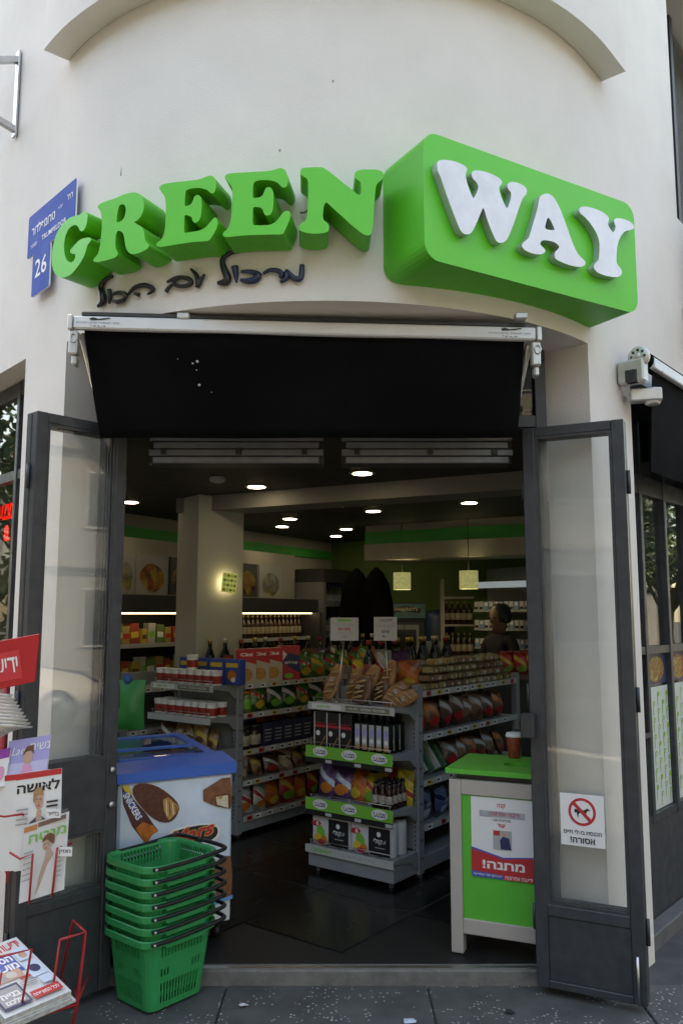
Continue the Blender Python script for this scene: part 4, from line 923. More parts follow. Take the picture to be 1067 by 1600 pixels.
for i in range(5):
    o_ = nt_.normalized() * (-.0095 * i) + Vector((random.uniform(-.004, .008), random.uniform(-.008, .004), 0)) * (i > 0)
    sheetbox('newspaper', [p + o_ for p in (TL, TR, BR_, BL)], .0085, [mat('news_white', (.66, .67, .67), .8, noise=.05), EDGE], nt_, 'top newspaper of the flat stack, its colour front page showing' if i == 0 else 'newspaper under the top one in the flat stack', 'newspaper', None if i == 0 else 'newspapers under the top one', front if i == 0 else None)
for f_ in (.15, .85):
    pass

# ---- stack of green shopping baskets
GRN = mat('green_basket_plastic', (.003, .29, .09), .38, noise=.08, nscale=12); BLKP = mat('black_handle_plastic', (.012, .012, .013), .4)
def ring(L, Wd, r, n=6, m=10):
    o = []
    pts = rrect(-L / 2, L / 2, -Wd / 2, Wd / 2, r, n)
    return pts
def basket_meshes():
    hB = .28; NS = 13
    def loop(t):
        L = .27 + .075 * t; Wd = .235 + .055 * t; r = .035 + .015 * t
        o = []; c = [(L / 2 - r, -Wd / 2 + r, -90), (L / 2 - r, Wd / 2 - r, 0), (-L / 2 + r, Wd / 2 - r, 90), (-L / 2 + r, -Wd / 2 + r, 180)]
        for i, (cx_, cy_, a0) in enumerate(c):
            for k in range(5): a = radians(a0 + 90 * k / 4); o.append((cx_ + r * cos(a), cy_ + r * sin(a)))
            nx_ = c[(i + 1) % 4]; a1 = radians(a0 + 90); s_ = Vector((cx_ + r * cos(a1), cy_ + r * sin(a1))); e_ = Vector((nx_[0] + r * cos(a1), nx_[1] + r * sin(a1)))
            m_ = 29 if i % 2 == 1 else 25
            for k in range(1, m_): q_ = s_ + (e_ - s_) * k / m_; o.append((q_.x, q_.y))
        return o
    zs = [0, .022, .10, .125, .155, .20, .265]
    rows = []
    mb = MB(); loops = [[(x, y, z) for x, y in loop(z / hB)] for z in zs]; n = len(loops[0])
    vv = [p for L in loops for p in L]; ff = []
    seg = []
    for i in range(4):
        seg += ['c'] * 4; m_ = 29 if i % 2 == 1 else 25
        seg += [('s', k, m_, i) for k in range(m_)]
    for r in range(len(zs) - 1):
        for k in range(n):
            sg_ = seg[k]; op = False
            if sg_ != 'c':
                _, kk, m_, side = sg_
                if 1 < kk < m_ - 2 and kk % 2 == 0:
                    if r == 1: op = True
                    if r == 3 and (kk < 7 or kk > m_ - 8): op = True
                    if r == 5: op = True
            if not op: ff.append((r * n + k, r * n + (k + 1) % n, (r + 1) * n + (k + 1) % n, (r + 1) * n + k))
    mb.add(vv, ff); base = [tuple(range(n))]; mb.add(loops[0], base)
    body = mb.mesh('body', GRN, solid=.0025)
    # flared rim with a drooping lip
    rm = MB(); prof = [(-.001, .262), (.004, .272), (.016, .278), (.020, .274), (.020, .252), (.017, .252), (.016, .268), (.002, .262)]
    L0 = loop(.265 / hB); vv = []; N = len(L0)
    for x, y in L0:
        v = Vector((x, y)); 
        nx_ = Vector((max(-1, min(1, x / .165)) ** 3, max(-1, min(1, y / .14)) ** 3))
        if abs(x) > .172 - .06 and abs(y) > .145 - .06: d = Vector((x - (.125 if x > 0 else -.125), y - (.095 if y > 0 else -.095))).normalized()
        else: d = Vector((1 if x > 0 else -1, 0)) if abs(x) / .1725 > abs(y) / .145 else Vector((0, 1 if y > 0 else -1))
        for a, z in prof: q_ = v + d * a; vv.append((q_.x, q_.y, z - (.012 if (a > .012 and abs(d.y) > .9 and abs(x) < .1) else 0)))
    np_ = len(prof)
    rm.add(vv, [(i * np_ + j, ((i + 1) % N) * np_ + j, ((i + 1) % N) * np_ + (j + 1) % np_, i * np_ + (j + 1) % np_) for i in range(N) for j in range(np_)], 0, False)
    rim = rm.mesh('rim', GRN)
    # folded carrying handles: black loops lying along both long sides (x direction) plus ends sticking out
    hs = []
    for sgn in (-1, 1):
        y = sgn * .169; y2 = sgn * .150
        hm = MB().tube(smooth_path([(-.17, y, .272), (-.1, y, .268), (.0, y, .268), (.12, y, .272), (.195, y, .277), (.212, y * .8, .279), (.216, y * .45, .280), (.216, 0.01 * sgn, .281)], 3), .0085, 6)
        hs.append(hm.mesh('handle', BLKP))
    pv = MB()
    piv = [MB().lathe([(.0065, 0), (.0065, .004), (.004, .006)], 10, M=Matrix.Translation((-.165, s_ * .1775, .272)) @ Matrix.Rotation(radians(90 if s_ < 0 else -90), 4, 'X')).mesh('rivet', STEEL) for s_ in (-1, 1)]
    return body, rim, hs, piv
body, rim, hs, piv = basket_meshes()
BK = Proto('shopping_basket'); BK.part('body', body); BK.part('rim', rim, 1)
for h_ in hs: BK.part('handle', h_)
for p_ in piv: BK.part('rivet', p_)
BKW = Proto('shopping_basket'); BKW.p = list(BK.p)
whm = [MB().tube([(sx_ * .11 - .008, sy_ * .09, .004 - .0), (sx_ * .11 + .008, sy_ * .09, .004)], .012, 10).mesh('caster', STEEL) for sx_ in (-1, 1) for sy_ in (-1, 1)]
for m_ in whm: BKW.part('caster', m_)
bkc = (-.735 + .64 * .155 - .84 * .13, 3.395 + .77 * .155 + .53 * .13)
bkr = math.atan2(.77, .64)
ordn = ['lowest', 'second', 'third', 'fourth', 'fifth', 'sixth', 'topmost']
for i in range(7):
    jr_ = random.uniform(-.012, .012)
    (BKW if i == 0 else BK).place((bkc[0] + random.uniform(-.002, .002), bkc[1] + random.uniform(-.002, .002), .014 + i * .046), (0, 0, bkr + jr_),
        ('green plastic shopping basket, %s of the stack' % ordn[i]) + (', on small casters' if i == 0 else ' counted up from the pavement' if 0 < i < 6 else ', open and empty'), 'basket', 'stack of green shopping baskets')
# ---- litter on the pavement
for i, (px, py, sz, lab, m_) in enumerate(((380, 1572, .022, 'small white paper scrap near the baskets', WHITE), (640, 1598, .045, 'torn pale paper scrap lying in the middle of the pavement', PALEP), (795, 1582, .022, 'dark crumpled wrapper on the pavement near the right door', DARKF))):
    q = PZ(px, py, .004); rr_ = random.Random(i)
    vv = [Vector((sz * cos(a) * rr_.uniform(.5, 1.1), sz * .8 * sin(a) * rr_.uniform(.5, 1.1), rr_.uniform(.0005, .010))) for a in [k_ * 2 * pi / 6 for k_ in range(6)]]
    tag(ob('litter', MB().add(vv + [Vector((0, 0, .012))], [(k_, (k_ + 1) % 6, 6) for k_ in range(6)]), m_, loc=q, solid=.0006), lab, 'litter')
# ============================================================ ACROSS THE STREET (seen in the glass, and lights the front)
def facade(name, label, o, xdir, width, height, depth, wallm, nwin, nfl, shade=None):
    x = Vector(xdir).normalized(); n = Vector((x.y, -x.x, 0)); yaw = math.atan2(x.y, x.x)
    t = empty(name, o, label, 'building', None, (0, 0, yaw))
    wins = []; cw = width / nwin; chh = height / nfl
    mb = MB(); xsB = [0]; 
    ob('wall', MB().box(0, width, 0, depth, -.15, height), wallm, t, loc=(0, 0, 0))
    for f_ in range(nfl):
        for i in range(nwin):
            x0 = i * cw + cw * .28; z0 = f_ * chh + chh * .3
            wo = ob('window', MB().box(x0, x0 + cw * .44, -.04, -.002, z0, z0 + chh * .5), mat('street_window_frame', (.4, .4, .38), .6), t, loc=(0, 0, 0))
            ob('pane', MB().box(x0 + .06, x0 + cw * .44 - .06, -.05, -.041, z0 + .06, z0 + chh * .5 - .06), mat('street_window_glass', (.03, .035, .04), .1), wo, loc=(0, 0, 0))
    for f_ in range(1, nfl): ob('string_course', MB().box(-.02, width + .02, -.12, -.003, f_ * chh - .1, f_ * chh), wallm, t, loc=(0, 0, 0))
    ob('parapet', MB().box(-.1, width + .1, -.2, -.003, height - .25, height + .1), wallm, t, loc=(0, 0, 0))
    return t
CREAMB = mat('street_plaster_cream', (.34, .30, .25), .9, noise=.12, nscale=.6); WHTB = mat('street_plaster_white', (.22, .215, .20), .9, noise=.12, nscale=.6)
facade('street_house', 'sunlit cream house across the street seen in the right door glass', fl(-9, 12.5) , DL, 46, 9, 6, CREAMB, 15, 3)
facade('street_house', 'sunlit white house across the street seen in the left door glass', fr(38, 12), -DR, 44, 8, 6, WHTB, 15, 3)
facade('street_house', 'sunlit grey white house behind the crossing', (-9, -14, 0), (1, 0, 0), 16, 9, 5, WHTB, 6, 3) if False else None
t_ = facade('street_house', 'sunlit pale house on the far side of the crossing', (6, -15, 0), (-1, 0, 0), 12, 10, 6, CREAMB, 7, 3)
# white car parked in the sun along the right street
CARW = mat('white_car_paint', (.78, .78, .77), .25, coat=.6); CARG = mat('car_window', (.02, .022, .025), .05); TYRE = mat('tyre', (.02, .02, .02), .8)
def car(loc, yaw, label):
    t = empty('parked_car', loc, label, 'car', None, (0, 0, yaw))
    prof = [(-2.05, .30), (-2.1, .55), (-2.0, .82), (-1.75, .92), (-1.35, 1.36), (-.6, 1.45), (.35, 1.42), (1.0, 1.0), (1.75, .86), (2.02, .70), (2.08, .42), (1.98, .28)]
    mb = MB(); n = len(prof)
    secs = [(-.80, .96), (-.84, 1.0), (.84, 1.0), (.80, .96)]
    vv = []
    for y, k_ in secs:
        for x, z in prof:
            inset = .16 * max(0, (z - .9) / .5) * (1 if y > 0 else -1)
            vv.append((x * k_, y - inset, z if abs(y) > .82 else z * .99))
    ff = [(j * n + i, j * n + (i + 1) % n, (j + 1) * n + (i + 1) % n, (j + 1) * n + i) for j in range(3) for i in range(n)] + [tuple(range(n)), tuple(3 * n + i for i in range(n))]
    mb.add(vv, ff, 0, False); ob('body', mb, CARW, t, loc=(0, 0, 0), bevel=.03, seg=2)
    for s_ in (-1, 1):
        y = s_ * .80
        for w_ in ([(-1.3, .96), (-1.12, 1.28), (-.55, 1.36), (-.5, .96)], [(-.42, .96), (-.47, 1.36), (.28, 1.34), (.78, .98)]):
            ob('side_window', MB().extr(w_, lambda u, v: Vector((u, y - s_ * (.16 * max(0, (v - .9) / .5) - .045), v)), lambda u, v: Vector((u, y - s_ * (.16 * max(0, (v - .9) / .5) + .02), v))), CARG, t, loc=(0, 0, 0))
        for x in (-1.28, 1.32):
            M_ = Matrix.Translation((x, s_ * .76, .31)) @ Matrix.Rotation(radians(90), 4, 'X')
            wh = ob('wheel', MB().lathe([(.24, -.1), (.31, -.1), (.31, .1), (.24, .1)], 20, M=M_), TYRE, t, loc=(0, 0, 0)); ob('rim', MB().lathe([(.06, -.115), (.22, -.105), (.22, .105), (.06, .115)], 12, M=M_), STEEL, wh, loc=(0, 0, 0))
        ob('headlight', MB().box(1.86, 2.02, s_ * .62 - .14, s_ * .62 + .14, .60, .72), GLASSD, t, loc=(0, 0, 0), bevel=.02); ob('mirror', MB().box(.62, .78, s_ * .97 - .09, s_ * .97 + .09, .95, 1.07), CARW, t, loc=(0, 0, 0), bevel=.03)
    ob('windscreen', MB().add([(.46, -.66, 1.39), (.46, .66, 1.39), (1.02, .74, 1.02), (1.02, -.74, 1.02)], [(0, 1, 2, 3)]), CARG, t, loc=(0, 0, .012), solid=.01)
    return t
car((7.7, .2, -.16), radians(50), 'white car parked in the sunny street, seen in the left door glass')
# street trees, seen in the shop windows
LEAF = mat('tree_leaf', (.07, .13, .03), .6, noise=.3, nscale=2); BARK = mat('tree_bark', (.12, .09, .06), .9, noise=.3, bump=.5, bscale=20)
def tree(loc, h, r, label, seed):
    g = random.Random(seed); t = empty('street_tree', loc, label, 'tree', 'street trees')
    tr = MB(); L = Vector(loc); tr.tube([L, L + Vector((.05, 0, h * .35)), L + Vector((0, .1, h * .6))], [.16, .12, .08], 8)
    for i in range(6):
        a = i * pi / 3; tr.tube([L + Vector((.02, .03, h * .4 + .1 * i)), L + Vector((cos(a) * r * .4, sin(a) * r * .4, h * .6 + .1 * i)), L + Vector((cos(a) * r * .7, sin(a) * r * .7, h * .8))], [.06, .04, .02], 6)
    ob('trunk', tr, BARK, t)
    cr = MB(); cl2 = [(Vector((g.gauss(0, .42) * r, g.gauss(0, .42) * r, g.gauss(0, .3) * r)), g.uniform(.25, .5) * r) for _ in range(26)]
    for c, rr_ in cl2:
        for _ in range(110):
            d = Vector((g.gauss(0, 1), g.gauss(0, 1), g.gauss(0, 1))).normalized(); p = L + Vector((0, 0, h * .75)) + c + d * rr_ * g.uniform(.5, 1)
            u = Vector((g.gauss(0, 1), g.gauss(0, 1), g.gauss(0, 1))).normalized() * .11; v = u.orthogonal().normalized() * .05
            cr.add([p - u, p + v, p + u, p - v], [(0, 1, 2, 3)])
    ob('crown', cr, LEAF, t, fixn=False, kind='stuff')
tp = fr(6.5, 4.5); tree((tp.x, tp.y, -.15), 5.5, 1.9, 'leafy tree along the right street, seen in the right shop window', 3)
tp = fl(7, 4.2); tree((tp.x, tp.y, -.15), 5.5, 1.9, 'leafy tree along the left street, seen in the left shop window', 4)
tp = fr(10.5, 4.6); tree((tp.x, tp.y, -.15), 6, 2.2, 'second leafy tree farther along the right street, seen in the shop window', 5)
tp = fl(11, 4.4); tree((tp.x, tp.y, -.15), 6, 2.2, 'second leafy tree farther along the left street, seen in the shop window', 6)
for i_, (x_, y_) in enumerate(((-9.5, -2.2), (1.5, -7.0), (4.5, -5.5))): tree((x_, y_, -.15), 5.6, 2.1, ['leafy tree on the crossing across from the left street', 'leafy tree straight across from the shop door', 'leafy tree on the crossing across from the right street'][i_], 10 + i_)  # trees behind the camera, added to block low light into the shop

for i_, (f_, s_, d_) in enumerate(((fr, 4.6, 3.6), (fr, 7.6, 3.4), (fr, 13.5, 4.0), (fl, 4.8, 3.4), (fl, 8.6, 3.6))):
    tp = f_(s_, d_); tree((tp.x, tp.y, -.15), 3.7 + .3 * (i_ % 2), 1.5, 'low bushy street tree %s, seen only in the shop windows' % ['close along the right street', 'next along the right street', 'far along the right street', 'close along the left street', 'next along the left street'][i_], 30 + i_)
# ============================================================ SHOP INTERIOR
SHG = mat('shelf_grey_paint', (.27, .29, .31), .45, noise=.08); SHD = mat('shelf_slot_dark', (.02, .02, .02), .8); STRIPW = mat('price_strip', (.5, .51, .5), .4)
# ---- ice cream freezer
fz0 = Vector((-.985, 3.78, 0)); fz1 = Vector((-.515, 4.05, 0)); fx = (fz1 - fz0).normalized(); fy = Vector((-fx.y, fx.x, 0)); fw = (fz1 - fz0).length; fdp = .80
Mf = Matrix(((fx.x, fy.x, 0, fz0.x), (fx.y, fy.y, 0, fz0.y), (0, 0, 1, 0), (0, 0, 0, 1)))
fzr = empty('ice_cream_freezer', (fz0.x, fz0.y, FZ), 'white chest freezer with ice cream bar pictures and blue rim', 'freezer')
FZB = mat('freezer_print_pale_blue', (.62, .72, .83), .35, noise=.15, nscale=4); FBL = mat('freezer_blue_rim', (.02, .13, .52), .35, noise=.05)
ob('cabinet', MB().box(0, fw, 0, fdp, FZ + .09, .80, 0, Mf), [FZB], fzr, bevel=.012)
ob('base_panel', MB().box(.006, fw - .006, -.004, .02, FZ + .085, FZ + .17, 0, Mf), mat('freezer_white', (.72, .73, .74), .4), fzr, bevel=.004)
# blue rim: sloped frame around the glass lids
def rim_prof(u0, u1, v0, v1, z0, z1): return MB().box(u0, u1, v0, v1, z0, z1, 0, Mf)
rm = MB()
zf0, zf1 = .80, .855
rm.add([Mf @ Vector(q) for q in ((-.012, -.014, zf0), (fw + .012, -.014, zf0), (fw + .012, .17, zf0), (-.012, .17, zf0), (-.012, -.014, zf1 - .012), (fw + .012, -.014, zf1 - .004), (fw + .012, .17, zf1 + .022), (-.012, .17, zf1 + .006))], [(0, 3, 2, 1), (4, 5, 6, 7), (0, 1, 5, 4), (1, 2, 6, 5), (2, 3, 7, 6), (3, 0, 4, 7)])
rm.box(-.011, fw + .011, fdp - .1, fdp - .0502, zf0, .87, 0, Mf) if False else None
rm.box(-.012, fw + .012, fdp - .052, fdp - .051, zf0, .86, 0, Mf)
rm.box(-.012, fw + .012, fdp - .05, fdp + .014, zf0 + .0, .885, 0, Mf)
for u0 in (-.012, fw - .04):
    a, b = u0, u0 + .052
    vv = [Mf @ Vector(q) for q in ((a, .1705, zf0), (b, .1705, zf0), (b, fdp - .0501, zf0), (a, fdp - .0501, zf0), (a, .1705, zf1), (b, .1705, zf1), (b, fdp - .0501, .885), (a, fdp - .0501, .885))]
    rm.add(vv, [(0, 3, 2, 1), (4, 5, 6, 7), (0, 1, 5, 4), (1, 2, 6, 5), (2, 3, 7, 6), (3, 0, 4, 7)])
ob('blue_rim', rm, FBL, fzr, bevel=.006)
for k_ in range(2):
    v0, v1 = (.18, .46) if k_ == 0 else (.38, fdp - .06); dz = .004 + .008 * k_
    z_ = lambda v: zf1 - .012 + (v - .05) * .03 / .85 + dz
    ob('glass_lid', MB().add([Mf @ Vector(q) for q in ((.045, v0, z_(v0)), (fw - .045, v0, z_(v0)), (fw - .045, v1, z_(v1)), (.045, v1, z_(v1)))], [(0, 1, 2, 3)]), GLASSD, fzr, solid=.004)
    ob('lid_handle', MB().bar(Mf @ Vector((.05, v0 + .02, z_(v0) + .012)), Mf @ Vector((fw - .05, v0 + .02, z_(v0) + .012)), .025, .012), FBL, fzr)
for u in (.05, fw - .05):
    for v in (.06, fdp - .06): ob('caster', MB().tube([Mf @ Vector((u - .015, v, FZ + .03)), Mf @ Vector((u + .015, v, FZ + .03))], .03, 10).box(u - .012, u + .012, v - .01, v + .03, FZ + .05, FZ + .0899, 0, Mf), BLKP, fzr)
pr = Print(Mf @ Vector((0, 0, 0)), fx, (0, 0, 1), -fy, .0015)
def fu(px): return (px - 185) / 180 * fw
def fv(px, py):
    top = 1230 - (px - 185) * 22 / 180; bot = 1474 - (px - 185) * 22 / 180 - 0
    return .80 - (py - top) / (bot - top) * (.80 - FZ - .09)
def fp(pts): return [(fu(x), fv(x, y)) for x, y in pts]
CHOC = mat('chocolate_print', (.12, .035, .02), .4, noise=.5, nscale=60); CHOCL = mat('chocolate_light_print', (.24, .09, .04), .4, noise=.4, nscale=40); CARA = mat('caramel_print', (.55, .28, .08), .4, noise=.3, nscale=40); NOUG = mat('nougat_print', (.68, .58, .42), .5, noise=.2, nscale=60)
pr.poly(fp([(189, 1233), (200, 1236), (206, 1252), (214, 1262), (226, 1275), (240, 1296), (246, 1304), (236, 1312), (230, 1326), (222, 1318), (206, 1296), (192, 1262)]), mat('wrapper_brown', (.10, .03, .03), .35, noise=.3, nscale=30))
pr.poly(fp([(189, 1232), (201, 1233), (205, 1246), (198, 1248)]), YELP).poly(fp([(222, 1290), (238, 1296), (246, 1305), (236, 1311), (229, 1327), (221, 1316), (212, 1300)]), mat('wrapper_orange', (.6, .17, .03), .35, noise=.5, nscale=40))
pr.poly(fp([(190, 1244), (198, 1242), (222, 1282), (214, 1288)]), BLUEP).text('SNICKERS', fu(206), fv(206, 1265), .030, WHITE, .03, w=.135, rot=radians(-60), shear=.1)
pr.poly(smooth_loop(fp([(208, 1232), (225, 1228), (245, 1234), (262, 1246), (274, 1258), (278, 1270), (272, 1284), (262, 1291), (248, 1290), (232, 1280), (216, 1262), (206, 1246)])), CHOC)
pr.poly(fp([(252, 1254), (260, 1250), (276, 1264), (276, 1274), (262, 1288), (254, 1272)]), CARA)
for i in range(4): x = 256 + i * 5; pr.poly(fp([(x, 1254 + i * 3), (x + 2, 1254 + i * 3), (x + 4, 1280 - i), (x + 2, 1282 - i)]), CHOCL if i % 2 else NOUG)
pr.poly(fp([(315, 1238), (345, 1218), (360, 1216), (363, 1240), (362, 1266), (335, 1264), (316, 1256)]), CHOCL).poly(fp([(334, 1246), (360, 1244), (361, 1269), (336, 1265)]), CHOC).poly(fp([(336, 1249), (356, 1246), (357, 1268), (338, 1262)]), NOUG).ell(fu(343), fv(343, 1250), .012, .008, CARA)
pr.poly(smooth_loop(fp([(258, 1312), (275, 1300), (310, 1293), (335, 1294), (344, 1302), (342, 1316), (325, 1326), (290, 1330), (262, 1326)])), WHITE).poly(smooth_loop(fp([(262, 1313), (278, 1303), (310, 1296), (333, 1297), (340, 1304), (337, 1315), (322, 1323), (290, 1327), (266, 1323)])), BLACKP)
pr.text('Mars', fu(298), fv(298, 1309), .068, YELP, .055, w=.23, rot=radians(9), shear=.35).text('Mars', fu(298), fv(298, 1309), .062, REDP, .035, w=.222, rot=radians(9), shear=.35)
pr.poly(smooth_loop(fp([(335, 1360), (362, 1348), (364, 1410), (362, 1415), (340, 1412)])), CHOCL)
pr.poly(fp([(325, 1424), (366, 1412), (366, 1418), (328, 1430)]), mat('splash_blue', (.1, .35, .7), .4))
pr.poly(fp([(187, 1345), (215, 1350), (222, 1400), (190, 1410)]), CHOC)
pr.done('picture_print', fzr)
# ice cream packs visible under the lids
PKM = [mat('pack_%d' % i, c, .4) for i, c in enumerate([(.55, .06, .05), (.1, .2, .5), (.7, .6, .2), (.25, .1, .05), (.6, .6, .62)])]
pk_me = [MB().box(-.05, .05, -.02, .02, 0, .03).mesh('ice_cream_pack', m_, bevel=.006) for m_ in PKM]
nmC = ['red', 'blue', 'yellow', 'brown', 'white']
for i in range(5):
    for j in range(6):
        k_ = (i * 2 + j * 3) % 5; q = Mf @ Vector((.09 + i * .09, .10 + j * .115, .79 + j * .004))
        o = bpy.data.objects.new('ice_cream_pack', pk_me[k_]); COL.objects.link(o); o.location = q; o.rotation_euler = (0, 0, math.atan2(fx.y, fx.x) + random.uniform(-.4, .4))
        tag(o, nmC[k_] + ' ice cream pack lying under the freezer lid', 'ice cream', nmC[k_] + ' ice cream packs')

# ---- green waste counter with poster and coffee cup
gc = Vector((.49, 3.90, 0)); gx = Vector((cos(radians(-23)), sin(radians(-23)), 0)); gy = Vector((-gx.y, gx.x, 0))
Mg = Matrix(((gx.x, gy.x, 0, gc.x), (gx.y, gy.y, 0, gc.y), (0, 0, 1, 0), (0, 0, 0, 1)))
LIME = mat('lime_green_panel', (.06, .47, .05), .4, noise=.04); TAUPE = mat('pale_taupe_frame', (.46, .42, .38), .5, noise=.05)
ct = empty('waste_counter', (gc.x, gc.y, FZ), 'lime green waste bin counter with pale frame and newspaper poster', 'bin')
gw, gd, gh = .43, .40, .80
for u in (0, gw - .055):
    for v in (0, gd - .055): ob('leg', MB().box(u, u + .055, v, v + .055, FZ, gh, 0, Mg), TAUPE, ct, bevel=.003)
for z0, z1 in ((.135, .20), (.735, gh)):
    ob('rail', MB().box(.0552, gw - .0552, .002, .05, z0, z1, 0, Mg), TAUPE, ct, bevel=.003)
    ob('rail', MB().box(.002, .05, .0552, gd - .0552, z0, z1, 0, Mg), TAUPE, ct, bevel=.003)
ob('front_panel', MB().box(.0553, gw - .0553, .012, .03, .2001, .7349, 0, Mg), LIME, ct)
ob('side_panel', MB().box(.012, .03, .0553, gd - .0553, .2001, .7349, 0, Mg), LIME, ct)
ob('neck', MB().box(.03, gw - .03, .03, gd - .03, gh + .0001, gh + .028, 0, Mg), DARKF, ct)
# top board with a round hole
hole = [(gw * .62 + .055 * cos(a), gd * .48 + .055 * sin(a)) for a in [2 * pi * i / 20 for i in range(20)]]
ob('top_board', MB().extr([(-.012, -.015), (gw + .02, -.015), (gw + .02, gd + .02), (-.012, gd + .02)], lambda u, v: Mg @ Vector((u, v, gh + .050)), lambda u, v: Mg @ Vector((u, v, gh + .0281)), [hole]), LIME, ct)
ob('hole_liner', MB().extr(hole, lambda u, v: Mg @ Vector((u, v, gh + .030)), lambda u, v: Mg @ Vector((u, v, gh + .0285))), BLACKP, ct)
po0 = Mg @ Vector((.098, .0115, .385)); pW, pH = .275, .345
ps = empty('poster', po0, 'white red and blue newspaper gift poster taped on the green counter', 'poster')
ob('sheet', MB().extr([(0, 0), (pW, 0), (pW, pH), (0, pH)], lambda u, v: po0 + gx * u + Vector((0, 0, v)) - gy * .0005, lambda u, v: po0 + gx * u + Vector((0, 0, v)) + gy * .0003), WHITE, ps)
pr = Print(po0, gx, (0, 0, 1), -gy, .0012)
pr.text(heb('קנה'), pW * .50, pH * .90, pH * .06, REDP, .03).rect(pW * .14, pH * .755, pW * .88, pH * .835, mat('roll_grey', (.45, .46, .5), .5, noise=.3, nscale=30)).text(heb('ידיעות אחרונות'), pW * .55, pH * .80, pH * .04, REDP, .01, w=pW * .5).text(heb('מהדורת יום ו'), pW * .5, pH * .725, pH * .03, BLACKP, .01, w=pW * .3).text(heb('קבל'), pW * .5, pH * .66, pH * .06, REDP, .03)
pr.rect(pW * .36, pH * .36, pW * .66, pH * .60, mat('cover_grey', (.4, .41, .42), .5)).rect(pW * .37, pH * .535, pW * .47, pH * .595, REDP).poly([(pW * .48, pH * .37), (pW * .47, pH * .48), (pW * .52, pH * .53), (pW * .62, pH * .51), (pW * .65, pH * .37)], NAVY).ell(pW * .535, pH * .555, pW * .035, pH * .03, SKINP)
pr.poly([(0, 0), (pW, 0), (pW, pH * .31), (pW * .52, pH * .27), (0, pH * .37)], BLUEP).poly([(0, pH * .075), (pW, pH * .03), (pW, pH * .295), (pW * .52, pH * .252), (0, pH * .345)], REDP).text('!' + heb('מתנה'), pW * .52, pH * .17, pH * .11, WHITE, .03, w=pW * .68)
pr.rect(pW * .52, .0, pW, pH * .06, REDP).text(heb('ידיעות אחרונות'), pW * .76, pH * .03, pH * .04, WHITE, .01, w=pW * .44).text(heb('העיתון של המדינה'), pW * .26, pH * .035, pH * .04, WHITE, .01, w=pW * .46)
pr.done('poster_print', ps)
cup = Proto('coffee_cup'); CUPR = mat('cup_red', (.33, .05, .02), .45, noise=.6, nscale=40)
cup.part('sleeve', MB().lathe([(.027, 0), (.028, .003), (.037, .098), (.036, .1)], 18).mesh('sleeve', CUPR)); cup.part('lid', MB().lathe([(.040, .100), (.041, .106), (.038, .108), (.037, .118), (.034, .120)], 18).mesh('lid', WHITE))
q = PZ(803, 1184, gh + .05); cup.place((q.x, q.y, gh + .0502), label='red takeaway coffee cup with white lid on the green counter', cat='cup')

